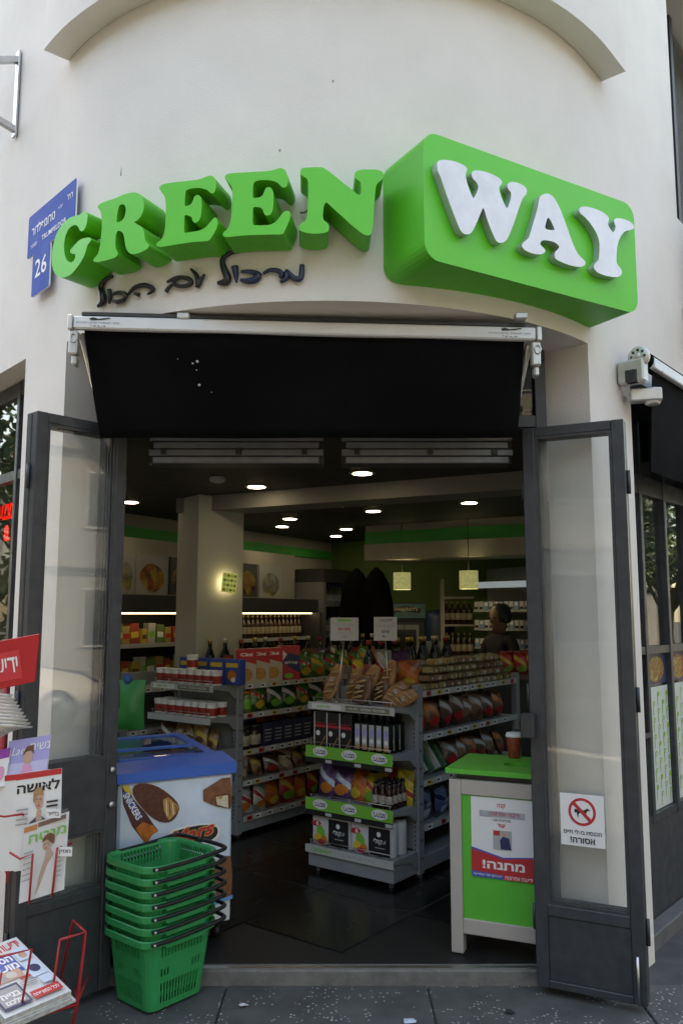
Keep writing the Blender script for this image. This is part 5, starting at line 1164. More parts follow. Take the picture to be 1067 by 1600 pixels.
# ---- gondola shelving
class Gond:
    def __init__(s, name, label, O, ang, W, L, ends, sides, edepth, sdepth, top=1.13, nb=1):
        s.O = Vector((O[0], O[1], 0)); s.bx = Vector((cos(ang), sin(ang), 0)); s.ay = Vector((-sin(ang), cos(ang), 0)); s.ang = ang; s.W = W; s.L = L
        M = Matrix.Translation(s.O) @ Matrix.Rotation(ang, 4, 'Z')
        t = empty(name, s.O + Vector((0, 0, FZ)), label, 'shelving'); s.t = t; s.M = M
        def B(nm, x0, x1, y0, y1, z0, z1, m_=SHG, bv=.003, par=None): return ob(nm, MB().box(x0, x1, y0, y1, z0, z1, 0, M), m_, par or t, bevel=bv)
        post = .04
        for x in (-W, -post):
            B('upright', x, x + post, -.03, .03, FZ + .02, top); B('foot', x + .005, x + .035, -.015, .015, FZ, FZ + .0199, STEEL, 0)
            sl = MB()
            for k_ in range(int((top - .2) / .025)): sl.box(x + .012, x + .018, -.0312, -.0301, .15 + k_ * .025, .163 + k_ * .025, 0, M); 
            if x > -.1:
                for k_ in range(int((top - .2) / .1)): sl.box(.0001, .0012, -.01, -.004, .15 + k_ * .1, .163 + k_ * .1, 0, M).box(.0001, .0012, .006, .012, .15 + k_ * .1, .163 + k_ * .1, 0, M)
            ob('slot_row', sl, SHD, t, kind='stuff', fixn=False)
        for kk in range(1, nb + 1):
            yk = L * kk / nb; B('upright', -post, 0, yk - .03, yk + .03, FZ + .02, top); B('upright', -W, -W + post, yk - .03, yk + .03, FZ + .02, top)
        B('end_panel', -W + post + .001, -post - .001, -.012, -.002, .2, top - .03)
        B('centre_panel', -W / 2 - .01, -W / 2 + .01, .031, L - .031, .2, top - .03)
        # end shelves with brackets and price strips
        for (z, dp, strip_) in ends:
            sh = B('end_shelf', -W + .02, -.02, -dp, -.0301, z - .025, z)
            for x in (-W + .005, -.02 + .001):
                ob('bracket', MB().extr([(-.0302, z), (-.0302, z - .10), (-.06, z - .085), (-.11, z - .045), (-dp, z - .02), (-dp, z)], lambda u, v, x=x: M @ Vector((x, u, v)), lambda u, v, x=x: M @ Vector((x + .014, u, v))), SHG, sh)
            ob('price_strip', MB().box(-W + .0, -.0, -dp - .006, -dp - .001, z - .04, z + .003, 0, M), STRIPW, sh)
            rail = MB().tube([M @ Vector((-W + .02, -dp + .01, z + .03)), M @ Vector((-.02, -dp + .01, z + .03))], .0025, 5)
            for k_ in range(5): x = -W + .03 + k_ * (W - .06) / 4; rail.tube([M @ Vector((x, -dp + .01, z)), M @ Vector((x, -dp + .01, z + .03))], .002, 5)
            ob('wire_rail', rail, STEEL, sh)
            pr = Print(M @ Vector((-W, -dp - .006, z - .04)), s.bx, (0, 0, 1), -s.ay, .0006)
            if strip_ == 'tags':
                pr.rect(.03, .006, W * .4, .036, WHITE).rect(W * .45, .006, W * .95, .036, mat('tag_olive', (.2, .2, .14), .6)).text('GREEN WAY', .12, .021, .014, GREENP, .02).text('- 10.90   27290 752758', W * .68, .021, .013, WHITE, .01, w=W * .44); pr.done('price_tag', sh)
            elif strip_ == 'promo':
                pr.o -= Vector((0, 0, .045)); pr.rect(0, .03, W, .098, GREENP).rect(0, 0, W, .03, BLACKP)
                for k_ in range(3):
                    u = W * (.18 + .34 * k_) ; pr.ell(u, .066, .055, .028, WHITE, 16).text('!' + heb('מבצע'), u, .066, .026, NAVY, .03, w=.08)
                    pr.rect(u + .04, .006, u + .085, .024, STRIPW); 
                pr.done('promo_strip', sh)
            elif strip_ == 'white':
                pr.text('GREENWAY', .13, .021, .02, GREENP, .03, w=.14).text('1 5 . 9 0   2 2 9 0', W * .6, .022, .012, GREYP, .01, w=W * .4); pr.done('price_tag', sh)
        B('base', -W + .01, -.01, -edepth, -.0302, FZ + .03, .17, bv=.004)
        for x in (-W + .05, -.06): B('foot', x, x + .02, -edepth + .03, -edepth + .05, FZ, FZ + .0299, STEEL, 0)
        for (z, dp) in sides:
            for x0, x1 in ((-W / 2 + .0101, -W / 2 + .0101 + dp), (-W / 2 - .0101 - dp, -W / 2 - .0101)):
                for kk in range(nb):
                    y0 = L * kk / nb + .032; y1 = L * (kk + 1) / nb - .032
                    sh = B('side_shelf', x0, x1, y0, y1, z - .025, z)
                    if x1 > -W / 2:
                        st_ = ob('price_strip', MB().box(x1 + .001, x1 + .005, y0, y1, z - .03, z + .006, 0, M), STRIPW, sh)
                        pr = Print(M @ Vector((x1 + .005, y0, z - .03)), s.ay, (0, 0, 1), s.bx, .0006); u = .03
                        while u < y1 - y0 - .08:
                            pr.d = .0006; pr.rect(u, .004, u + .055, .032, random.choice([WHITE, WHITE, YELP, WHITE, REDP])); pr.rect(u + .006, .012, u + .036, .024, BLACKP); u += random.uniform(.075, .16)
                        pr.done('price_tags', st_, kind='stuff')
        B('side_base', -W + .02, -.005, .031, L - .031, FZ + .03, .16)
    def at(s, x, y, z): return s.O + s.bx * x + s.ay * y + Vector((0, 0, z))
GA = radians(-37)
G1 = Gond('gondola_shelf', 'grey gondola shelf with bread on top and green promotion strips', (.46, 4.94), GA, .62, 1.32, [(1.02, .27, 'tags'), (.76, .29, 'promo'), (.46, .29, 'promo'), (.20, .29, 'white')], [(1.09, .30), (.84, .30), (.58, .30), (.33, .30)], .28, .3)
G2 = Gond('gondola_shelf', 'grey gondola shelf with rows of white tubs on its end', (-.69, 5.78), GA, .62, 2.5, [(1.07, .26, 'tags'), (.86, .28, 'plain'), (.645, .28, 'tags'), (.42, .28, 'plain')], [(1.06, .30), (.86, .30), (.615, .30), (.41, .30), (.18, .31)], .28, .3, nb=2)
G3 = Gond('gondola_shelf', 'grey gondola shelf of clear tubs behind the ice cream freezer', (-1.55, 6.05), GA, .6, 1.6, [(1.03, .26, 'plain'), (.8, .28, 'plain'), (.5, .28, 'plain')], [(1.0, .28), (.7, .28)], .28, .3)

# ---- goods
def gm(n_, c, r=.45, **k): return mat(n_, c, r, **k)
def cyl(name, prof, m_, n=12): return MB().lathe(prof, n).mesh(name, m_)
def pillow(name, w_, h, d, m_, seed=0, mats=None):
    g = random.Random(seed); mb = MB(); nu, nv = 6, 8; vv = []
    for sgn in (1, -1):
        for j in range(nv + 1):
            for i in range(nu + 1):
                u, v = i / nu, j / nv; b = (sin(pi * u) ** .6) * (sin(pi * min(1, max(0, (v - .05) / .9))) ** .55) if 0 < i < nu and 0 < j < nv else 0
                vv.append(((u - .5) * w_ * (1 - .06 * sin(pi * v)), -sgn * (b * d / 2 + .0012) * g.uniform(.86, 1.1), v * h + .004 * g.uniform(-1, 1) * (0 < j < nv)))
    n1 = (nu + 1) * (nv + 1); ff = []
    for s_ in (0, 1):
        for j in range(nv):
            for i in range(nu):
                a = s_ * n1 + j * (nu + 1) + i; f_ = (a, a + 1, a + nu + 2, a + nu + 1); ff.append(f_ if s_ == 0 else f_[::-1])
    mb.add(vv, ff, 0, True); return mb.mesh(name, m_, fixn=False)
PCOL = {}
def pcol(m_): return tuple(m_.node_tree.nodes['Principled BSDF'].inputs['Base Color'].default_value)[:3]
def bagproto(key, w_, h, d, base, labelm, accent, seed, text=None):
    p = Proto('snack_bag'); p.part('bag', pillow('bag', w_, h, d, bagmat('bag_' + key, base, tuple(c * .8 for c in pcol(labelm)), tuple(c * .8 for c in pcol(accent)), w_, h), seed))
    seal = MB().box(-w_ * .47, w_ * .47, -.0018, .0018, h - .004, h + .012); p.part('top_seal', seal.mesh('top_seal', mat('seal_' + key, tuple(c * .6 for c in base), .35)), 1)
    if text:
        pr = Print((-w_ * .36, -d * .5, h * .46), (1, 0, 0), (0, 0, 1), (0, -1, 0), .001); pr.text(heb(text), w_ * .36, h * .09, h * .1, WHITE, .03); p.part('brand_print', pr.mb.mesh('brand_print', pr.mats, fixn=False), 1)
    return p
def boxproto(name, w_, h, d, m_, els):
    p = Proto(name); p.part('carton', MB().box(-w_ / 2, w_ / 2, -d / 2, d / 2, 0, h).mesh('carton', m_, bevel=.002))
    pr = Print((-w_ / 2, -d / 2, 0), (1, 0, 0), (0, 0, 1), (0, -1, 0), .0008); els(pr, w_, h); p.part('label', pr.mb.mesh('label', pr.mats, fixn=False), 1); return p
def bottleproto(name, r, h, glassm, capm, labm, n=12, neck=.32):
    p = Proto(name); p.part('glass', cyl('glass', [(r * .92, 0), (r, .006), (r, h * .58), (r * .85, h * .66), (r * neck, h * .78), (r * neck, h * .93)], glassm, n))
    p.part('cap', cyl('cap', [(r * neck * 1.2, h * .90), (r * neck * 1.2, h), (r * neck, h * 1.005)], capm, n)); p.part('label', cyl('label', [(r * 1.01, h * .2), (r * 1.015, h * .21), (r * 1.015, h * .48), (r * 1.01, h * .49)], labm, n), 1); return p
def rot(g, a=0): return (0, 0, g.ang + a)
DGLASS = gm('dark_bottle_glass', (.008, .012, .008), .12); CLEARP = glassmat('clear_plastic', (.95, .95, .93), .035, 1.45, .1)

# white tubs with red labels
tub = Proto('yogurt_tub'); tub.part('tub', cyl('tub', [(.034, 0), (.036, .004), (.039, .085), (.039, .088)], WHITE, 14)); tub.part('lid', cyl('lid', [(.041, .088), (.041, .096), (.038, .097)], WHITE, 14)); tub.part('label', cyl('label', [(.0368, .012), (.0372, .013), (.0386, .062), (.0384, .063)], gm('tub_label', (.42, .03, .02), .45, noise=.5, nscale=50), 14), 1)
for i in range(8):
    x = -.57 + i * .078; tub.place(G2.at(x, -.21, 1.072), rot(G2, random.uniform(-.5, .5)), 'white tub with red label on the top end shelf', 'tub', 'tubs on the top end shelf')
tub.place(G2.at(-.27, -.20, 1.17), rot(G2), 'white tub with red label standing on top of the other tubs', 'tub')
for j in range(2):
    for i in range(8):
        x = -.56 + i * .074; tub.place(G2.at(x + random.uniform(-.004, .004), -.23 + j * .085, .862), rot(G2, random.uniform(-.6, .6)), ('white tub with red label in the front row of the second end shelf' if j == 0 else 'white tub with red label behind the front row of the second end shelf'), 'tub', 'tubs on the second end shelf, row %d' % j)
# blue cartons behind
bluebox = boxproto('biscuit_box', .14, .17, .06, gm('box_blue', (.03, .07, .35), .4), lambda p, w_, h: p.ell(w_ * .5, h * .35, w_ * .3, h * .22, ORGP).rect(w_ * .1, h * .68, w_ * .9, h * .85, YELP).ell(w_ * .6, h * .2, w_ * .15, h * .1, WHITE))
for i in range(4): bluebox.place(G2.at(-.42 + i * .15, -.09, 1.072), rot(G2), 'blue biscuit box behind the tubs on the end shelf', 'box', 'blue biscuit boxes')
# bags of cookies on the third end shelf
BR1 = gm('cookie_print', (.25, .12, .05), .5, noise=.5, nscale=40)
cb = [bagproto('tan', .12, .15, .06, (.42, .27, .16), BROWNP, NOUG, 3, 'עוגיות'), bagproto('clear_brown', .12, .15, .07, (.34, .19, .10), YELP, BROWNP, 4), bagproto('darkbrown', .13, .14, .06, (.10, .05, .03), WHITE, REDP, 5)]
for i in range(5): cb[[2, 0, 0, 1, 1][i]].place(G2.at(-.54 + i * .115, -.19, .648), (radians(-12), 0, G2.ang + random.uniform(-.3, .3)), ['dark cookie bag at the freezer end of the third shelf', 'tan cookie bag on the third end shelf', 'tan cookie bag on the third end shelf', 'clear cookie bag on the third end shelf', 'clear cookie bag on the third end shelf'][i], 'bag', ['dark cookie bags', 'tan cookie bags', 'tan cookie bags', 'clear cookie bags', 'clear cookie bags'][i])
for i in range(5): cb[i % 3].place(G2.at(-.52 + i * .11, -.19, .424), (radians(-10), 0, G2.ang + random.uniform(-.3, .3)), ['tan', 'clear brown', 'dark'][i % 3] + ' cookie bag on the low end shelf behind the freezer', 'bag', 'cookie bags on the low end shelf %d' % (i % 3))
# cereal boxes along the aisle side of the left gondola (top shelf)
def cereal(p, w_, h): p.poly([(0, h * .72), (w_, h * .55), (w_, h), (0, h)], REDP).text('Cini', w_ * .5, h * .84, h * .1, WHITE, .04, w=w_ * .6).ell(w_ * .5, h * .26, w_ * .32, h * .18, CARA)
def cereal2(p, w_, h): p.poly([(0, h * .3), (w_ * .4, h * .75), (0, h)], WHITE).poly([(w_ * .15, h * .5), (w_, h * .2), (w_, h * .7), (w_ * .5, h * .8)], NAVY).text(heb('קורנפלקס'), w_ * .6, h * .5, h * .1, WHITE, .04, w=w_ * .6).ell(w_ * .5, h * .12, w_ * .2, h * .08, GREENP)
ce1 = boxproto('cereal_box', .15, .24, .06, gm('cereal_cream', (.52, .45, .35), .45), cereal); ce2 = boxproto('cereal_box', .17, .25, .06, gm('cereal_red', (.48, .03, .04), .45), cereal2)
fac = GA + pi / 2     # facing the aisle on the right-hand side
for i in range(3): ce1.place(G2.at(-.06, .10 + i * .14, 1.062), (0, 0, fac - .5), 'cream cereal box with red top, ' + ['beside the blue biscuit boxes', 'between the other two cream ones', 'beside the red and navy box'][i], 'box', 'cream cereal boxes')
ce2.place(G2.at(-.05, .55, 1.062), (0, 0, fac - .6), 'red and navy cereal box beside the cream cereal boxes', 'box')
gbag = [bagproto('green', .14, .19, .06, (.03, .15, .03), REDP, YELP, 6, 'טעם'), bagproto('greenlight', .14, .19, .06, (.10, .2, .03), YELP, ORGP, 7), bagproto('greendark', .14, .18, .06, (.015, .07, .025), WHITE, GREENP, 8)]
dbag = [bagproto('orange', .15, .19, .07, (.42, .10, .02), ORGP, YELP, 9), bagproto('white_red', .14, .2, .07, (.45, .43, .4), REDP, ORGP, 10), bagproto('redfoil', .15, .19, .07, (.4, .03, .03), YELP, GREENP, 12), bagproto('purple', .14, .19, .06, (.08, .03, .12), PALEP, ORGP, 13, 'ופל'), bagproto('yellowfoil', .14, .19, .06, (.5, .38, .03), REDP, GREENP, 14)]
cname = {0: 'orange', 1: 'white and red', 2: 'red', 3: 'purple', 4: 'yellow'}
for i in range(6): gbag[i % 2].place(G2.at(-.05, .76 + i * .165, 1.062), (radians(-8), 0, fac - .2), ['green snack bag with red label' , 'light green snack bag with yellow label'][i % 2] + ' on top of the tub gondola', 'bag', 'green snack bags on top %d' % (i % 2))
cannL = Proto('pickle_jar'); cannL.part('jar', cyl('jar', [(.036, 0), (.04, .01), (.04, .12), (.034, .13)], gm('jar_green', (.12, .2, .04), .15))); cannL.part('lid', cyl('lid', [(.038, .13), (.038, .15)], ORGP)); cannL.part('label', cyl('label', [(.0405, .03), (.041, .031), (.041, .095), (.0405, .096)], GREENP), 1)
cannL.place(G2.at(-.05, .10, .862), rot(G2), 'green jar with orange lid at the front of the second aisle shelf', 'jar')
for i in range(9): gbag[2 if i % 3 else 0].place(G2.at(-.05, .24 + i * .165, .862), (radians(-6), 0, fac - .15), ['dark green snack bag on the second aisle shelf', 'green bag with red label on the second aisle shelf'][0 if i % 3 else 1], 'bag', 'bags on the second aisle shelf %d' % (0 if i % 3 else 1))
jar = Proto('coffee_jar'); jar.part('jar', cyl('jar', [(.045, 0), (.05, .01), (.05, .11), (.042, .13)], gm('jar_dark', (.03, .018, .012), .2))); jar.part('lid', cyl('lid', [(.044, .13), (.044, .16)], BLKP)); jar.part('label', cyl('label', [(.0505, .025), (.051, .026), (.051, .09), (.0505, .091)], gm('jar_label', (.45, .4, .3), .5, noise=.5, nscale=30)), 1)
for i in range(2): jar.place(G2.at(-.06, .09 + i * .11, .617), rot(G2), 'dark coffee jar with cream label on the third aisle shelf', 'jar', 'coffee jars')
npk = boxproto('coffee_pack', .09, .16, .06, gm('pack_navy', (.02, .025, .06), .35), lambda p, w_, h: [p.rect(w_ * .15, h * (.2 + .15 * k_), w_ * .85, h * (.26 + .15 * k_), GREYP) for k_ in range(4)])
for i in range(10): npk.place(G2.at(-.06, .32 + i * .11, .617), (0, 0, fac - .1), 'navy coffee pack on the third aisle shelf', 'pack', 'navy coffee packs')
for i in range(9): cb[i % 3].place(G2.at(-.06, .10 + i * .15, .412), (radians(-20), 0, fac + random.uniform(-.4, .4)), ['tan', 'clear brown', 'dark'][i % 3] + ' cookie bag on the fourth aisle shelf', 'bag', 'cookie bags on the fourth aisle shelf %d' % (i % 3))
for i in range(9): k_ = [1, 1, 0, 2, 0, 2, 3, 0, 2][i]; dbag[k_].place(G2.at(-.05, .10 + i * .15, .182), (radians(-6), 0, fac + random.uniform(-.2, .2)), cname[k_] + ' snack bag on the bottom aisle shelf', 'bag', cname[k_] + ' bags on the bottom aisle shelf')

# ---- bread on the middle gondola end
CRUST = gm('bread_crust', (.36, .17, .06), .5, noise=.45, nscale=18, bump=.4, bscale=25, coat=.3); BROWNB = gm('brown_bread', (.17, .085, .04), .5, noise=.4, nscale=20, bump=.3, coat=.3)
def loaf(L_, w_, h, m_):
    mb = MB(); n = 9; vv = []; m8 = 10
    for i in range(n + 1):
        t_ = i / n; k_ = max(.25, sin(pi * (t_ * .92 + .04)) ** .35)
        for j in range(m8): a = 2 * pi * j / m8; vv.append((cos(a) * w_ / 2 * k_, max(-.38, sin(a)) * h / 2 * k_, t_ * L_))
    mb.add(vv, [(i * m8 + j, i * m8 + (j + 1) % m8, (i + 1) * m8 + (j + 1) % m8, (i + 1) * m8 + j) for i in range(n) for j in range(m8)] + [tuple(range(m8)), tuple(n * m8 + j for j in range(m8))], 0, True)
    return mb.mesh('loaf', m_)
def slashes(L_, w_, h):
    mb = MB()
    for i in range(4):
        z = L_ * (.2 + .18 * i); mb.tube(smooth_path([(-w_ * .28, -h * .40, z - .012), (0, -h * .50, z), (w_ * .28, -h * .40, z + .014)], 3), [.002] + [.006] * 5 + [.002], 6)
    return mb.mesh('crust_slash', gm('slash_pale', (.5, .33, .16), .8, noise=.4, nscale=60))
def breadproto(L_, w_, h, m_, sticker=True):
    p = Proto('bread_loaf'); p.part('loaf', loaf(L_, w_, h, m_)); p.part('crust_slash', slashes(L_, w_, h), 1)
    if sticker:
        pr = Print((-.012, -h * .5, L_ * .5), (1, 0, 0), (0, 0, 1), (0, -1, 0), .001); pr.rect(0, 0, .026, .02, STRIPW).rect(.004, .008, .022, .014, BLUEP); p.part('sticker', pr.mb.mesh('sticker', pr.mats, fixn=False), 1)
    return p
bl1 = breadproto(.23, .10, .075, CRUST); bl2 = breadproto(.29, .105, .08, CRUST); bl3 = breadproto(.15, .125, .085, BROWNB); bl4 = breadproto(.19, .095, .07, CRUST)
for x, y, pz, rx, ry, lab in ((-.555, -.18, bl1, -18, 8, 'baguette leaning beside the first price placard, end of the row'), (-.42, -.12, bl1, -14, 4, 'baguette standing behind the first placard pole'), (-.335, -.16, bl2, -16, 22, 'longest baguette leaning right of the first placard'), (-.285, -.21, bl3, -12, 6, 'short brown loaf in clear bag with a sticker'), (-.20, -.11, bl3, -10, 0, 'short brown loaf behind the stickered one'), (-.145, -.16, bl4, -20, 42, 'small crusty loaf slanting in front of the second placard'), (-.09, -.19, bl4, -15, 62, 'small crusty loaf lying almost flat by the upright'), (-.22, -.07, bl1, -10, 12, 'baguette at the back between the two placards')):
    pz.place(G1.at(x, y, 1.024), (radians(rx), radians(ry), G1.ang), lab, 'bread', 'bread on the gondola end')
# placards on poles
def placard(base, px0, py0, px1, py1, label, lines):
    Y = base.y; a = P(px0, py1, Y); b = P(px1, py0, Y); t = empty('price_placard', base, label, 'sign')
    ob('pole', MB().tube([base, ((a.x + b.x) / 2, Y + .004, a.z + .02)], .005, 6), STEEL, t); ob('foot', MB().lathe([(.03, 0), (.03, .004), (.008, .008)], 12, base), STEEL, t)
    bd_ = ob('board', MB().box(a.x, b.x, Y - .006, Y - .002, a.z, b.z), mat('placard_white', (.55, .53, .52), .5), t, bevel=.002)
    pr = Print((a.x, Y - .006, a.z), (1, 0, 0), (0, 0, 1), (0, -1, 0), .0006); w_ = b.x - a.x; h = b.z - a.z; lines(pr, w_, h); pr.done('placard_print', bd_)
def l1(p, w_, h): p.rect(w_ * .25, h * .84, w_ * .75, h * .93, GREENP).text(heb('מבצע לחם טרי'), w_ * .5, h * .70, h * .1, GREYP, 0, w=w_ * .7).text(heb('בגט חם'), w_ * .5, h * .5, h * .12, REDP, .03).text(heb('מחיר ליחידה'), w_ * .5, h * .33, h * .08, GREYP, 0, w=w_ * .6).text('5.90', w_ * .5, h * .17, h * .1, GREYP, .02)
def l2(p, w_, h): p.text(heb('חדש בסניף'), w_ * .5, h * .84, h * .12, BLACKP, .02, w=w_ * .6).text(heb('לחם כפרי'), w_ * .5, h * .62, h * .13, GREYP, .02, w=w_ * .8).text(heb('פרוס'), w_ * .5, h * .38, h * .11, BLACKP, .03).text('9.-', w_ * .45, h * .18, h * .12, BLACKP, .02)
placard(G1.at(-.46, -.20, 1.022), 516, 965, 560, 1001, 'white price placard with green stripe on a pole above the bread', l1)
placard(G1.at(-.18, -.06, 1.022), 584, 964, 620, 1001, 'white price placard with black handwriting on a pole above the bread', l2)
# dark gift boxes and labelled bottles on the second end shelf
def wine(p, w_, h): p.rect(0, h * .55, w_, h * .62, REDP).text(heb('יין אדום'), w_ * .5, h * .66, h * .07, REDP, .03, w=w_ * .7).ell(w_ * .35, h * .38, w_ * .18, w_ * .18, WHITE).poly([(w_ * .5, 0), (w_ * .95, h * .3), (w_, h * .28), (w_ * .6, 0)], CARA).rect(0, 0, w_ * .07, h, WHITE)
wb = boxproto('wine_box', .085, .20, .085, gm('box_black', (.02, .018, .02), .35), wine)
for i in range(3): wb.place(G1.at(-.555 + i * .095, -.20, .764), rot(G1), 'black gift box with red line, ' + ['outer end of the promotion shelf', 'between the other two gift boxes', 'next to the slim dark bottles'][i], 'box', 'black gift boxes')
ob_ = Proto('oil_bottle'); ob_.part('glass', MB().box(-.022, .022, -.022, .022, 0, .165).mesh('glass', DGLASS, bevel=.006)); ob_.part('cap', cyl('cap', [(.014, .165), (.012, .19), (.013, .191), (.013, .215)], BLKP, 10))
pr = Print((-.017, -.022, .012), (1, 0, 0), (0, 0, 1), (0, -1, 0), .0008); pr.rect(0, 0, .034, .14, gm('label_grey', (.42, .43, .46), .5)).ell(.017, .05, .013, .013, WHITE, 12).rect(.004, .075, .03, .115, LILAC).rect(.002, .0, .032, .025, CARA); ob_.part('label', pr.mb.mesh('label', pr.mats, fixn=False), 1)
for j in range(3):
    for i in range(5): ob_.place(G1.at(-.268 + i * .05, -.235 + j * .06, .764), rot(G1), 'slim dark bottle with pale label in the front row of the promotion shelf' if j == 0 else 'slim dark bottle behind the front row of the promotion shelf', 'bottle', 'slim dark bottles, ' + ('front' if j == 0 else 'back'))
# snack bags and small bottles on the third end shelf
nb_ = ['purple', 'red', 'orange', 'yellow', 'red']
for i, k_ in enumerate([3, 3, 0, 4]): dbag[k_].place(G1.at(-.53 + i * .105, -.20, .464), (radians(-14), 0, G1.ang + random.uniform(-.15, .15)), cname[k_] + ' wafer bag on the lower promotion shelf', 'bag', cname[k_] + ' wafer bags')
for i in range(5): k_ = [2, 2, 2, 4, 4][i]; dbag[k_].place(G1.at(-.54 + i * .085, -.10, .464), (radians(-4), 0, G1.ang + random.uniform(-.2, .2)), cname[k_] + ' bag standing behind the wafer bags', 'bag', cname[k_] + ' bags behind the wafers')
sb = bottleproto('sauce_bottle', .022, .15, gm('sauce_dark', (.03, .012, .01), .2), BLKP, gm('sauce_label', (.45, .4, .35), .5, noise=.6, nscale=60), 10, .5)
for j in range(5):
    for i in range(3): sb.place(G1.at(-.145 + i * .046, -.25 + j * .046, .464), rot(G1, i), 'small dark sauce bottle with black cap in the cluster', 'bottle', 'small sauce bottles')
# shrink wrapped six packs on the base
def sixpack():
    p = Proto('six_pack'); mb = MB(); WR = gm('roll_wrap_white', (.62, .63, .66), .4, noise=.08)
    r = .048
    for i in range(3):
        for j in range(2): mb.lathe([(r * .9, 0), (r, .01), (r, .17), (r * .86, .186), (r * .4, .188)], 14, ((i - 1) * .092, (j - .5) * .092, 0))
    p.part('rolls', mb.mesh('rolls', WR))
    pr = Print((-.14, -.0955, .0), (1, 0, 0), (0, 0, 1), (0, -1, 0), .0012)
    pr.rect(.01, .015, .27, .165, WR).rect(.125, .01, .27, .158, BLACKP).text(heb('עקולי'), .20, .085, .035, WHITE, .02, w=.08).ell(.195, .125, .014, .014, WHITE).rect(.17, .05, .235, .056, GREYP)
    pr.poly([(.005, .13), (.05, .145), (.075, .125), (.05, .105), (.005, .11)], REDP).text('6', .045, .127, .03, WHITE, .04).ell(.07, .075, .03, .042, GREENP, 12, .3).ell(.05, .045, .03, .025, YELP).ell(.095, .04, .025, .02, ORGP).ell(.075, .025, .03, .014, REDP)
    p.part('wrapper_print', pr.mb.mesh('wrapper_print', pr.mats, fixn=False), 1)
    return p
sp6 = sixpack()
sp6.place(G1.at(-.455, -.17, .20), rot(G1), 'white six pack of rolls with fruit print at the far end of the base shelf', 'pack', 'six packs'); sp6.place(G1.at(-.17, -.17, .20), rot(G1), 'white six pack of rolls with fruit print next to the upright', 'pack', 'six packs'); sp6.place(G1.at(-.30, -.05, .20), rot(G1, .05), 'white six pack of rolls tucked behind the other two', 'pack', 'six packs')
# right-hand side of the middle gondola: clear tubs of snacks on top, breads below
tubc = Proto('snack_box'); CONT = [gm('nuts_%d' % i, c, .6, noise=.6, nscale=70) for i, c in enumerate([(.5, .34, .10), (.34, .17, .07), (.55, .42, .18)])]
stub = []
for m_ in CONT:
    p = Proto('snack_box'); p.part('contents', MB().box(-.042, .042, -.037, .037, .003, .036).mesh('contents', m_, bevel=.008)); p.part('clear_lid', MB().box(-.047, .047, -.042, .042, 0, .045).mesh('clear_lid', CLEARP, bevel=.006))
    pr = Print((-.02, -.0425, .008), (1, 0, 0), (0, 0, 1), (0, -1, 0), .0006); pr.rect(.008, .004, .032, .020, STRIPW); p.part('label', pr.mb.mesh('label', pr.mats, fixn=False)); stub.append(p)
sn = ['yellow nuts', 'brown nuts', 'pale nuts']
for lv in range(4):
    for i in range(12 - lv):
        for j in range(2 if lv < 3 else 1):
            k_ = (i // 3 + lv + j) % 3
            stub[k_].place(G1.at(-.05 - j * .09, .10 + lv * .05 + i * .098, 1.092 + lv * .047), (0, 0, fac + random.uniform(-.3, .3)), ('clear box of %s in the %s layer on the gondola' % (sn[k_], ['bottom', 'second', 'third', 'top'][lv])), 'snack box', 'clear boxes of %s, layer %d' % (sn[k_], lv))
champ = [bottleproto('wine_bottle', .036, .30, DGLASS, gm('gold_foil', (.5, .36, .1), .3, metal=.8), gm('wine_label', (.4, .36, .28), .5), 12, .42), bottleproto('wine_bottle', .036, .30, DGLASS, gm('white_foil', (.55, .52, .42), .3, metal=.5), gm('wine_label2', (.35, .3, .2), .5), 12, .42), bottleproto('wine_bottle', .036, .29, DGLASS, gm('red_foil', (.3, .03, .03), .35), gm('wine_label3', (.35, .1, .08), .5), 12, .42)]
for i in range(13):
    k_ = [2, 2, 0, 2, 0, 0, 0, 0, 1, 1, 0, 2, 0][i]; champ[k_].place(G1.at(-.42 + (i % 2) * .03, .08 + i * .082, 1.092), rot(G1, i), ['gold foil', 'white foil', 'red foil'][k_] + ' wine bottle behind the snack boxes', 'bottle', ['gold', 'white', 'red'][k_] + ' foil wine bottles')
brb = [bagproto('breadbrown', .14, .19, .10, (.16, .07, .035), ORGP, REDP, 21), bagproto('breaddark', .13, .19, .09, (.08, .045, .03), STRIPW, REDP, 22), bagproto('breadtan', .13, .19, .09, (.22, .13, .08), STRIPW, BROWNP, 23)]
for i in range(8):
    k_ = [0, 0, 1, 1, 2, 2, 1, 0][i]; brb[k_].place(G1.at(-.07, .11 + i * .145, .842), (radians(-8), 0, fac + random.uniform(-.25, .25)), ['sliced brown bread bag with orange label', 'dark sliced bread bag with pale label', 'tan bread bag with pale label'][k_] + ' on the side shelf', 'bread', 'side shelf bread %d' % k_)
slb = [boxproto('flat_pack', .16, .22, .03, gm('flat_white', (.5, .5, .48), .4), lambda p, w_, h: p.rect(w_ * .2, h * .3, w_ * .8, h * .5, REDP)), boxproto('flat_pack', .16, .22, .03, gm('flat_green', (.05, .16, .08), .4), lambda p, w_, h: p.rect(w_ * .2, h * .6, w_ * .8, h * .8, WHITE))]
for i in range(4): slb[i % 2].place(G1.at(-.09, .10 + i * .075, .585), (0, radians(-32), GA + .15), ['white and red', 'green'][i % 2] + ' flat pack leaning on the side shelf above the counter', 'pack', ['white', 'green'][i % 2] + ' leaning flat packs')
for i in range(6): brb[(i + 1) % 3].place(G1.at(-.07, .48 + i * .14, .583), (radians(-20), 0, fac + random.uniform(-.3, .3)), ['brown', 'dark', 'tan'][(i + 1) % 3] + ' bread bag on the lower side shelf', 'bread', 'lower side shelf bread %d' % ((i + 1) % 3))
wat = bagproto('waterblue', .17, .20, .10, (.06, .10, .2), NAVY, PALEP, 31, 'מים')
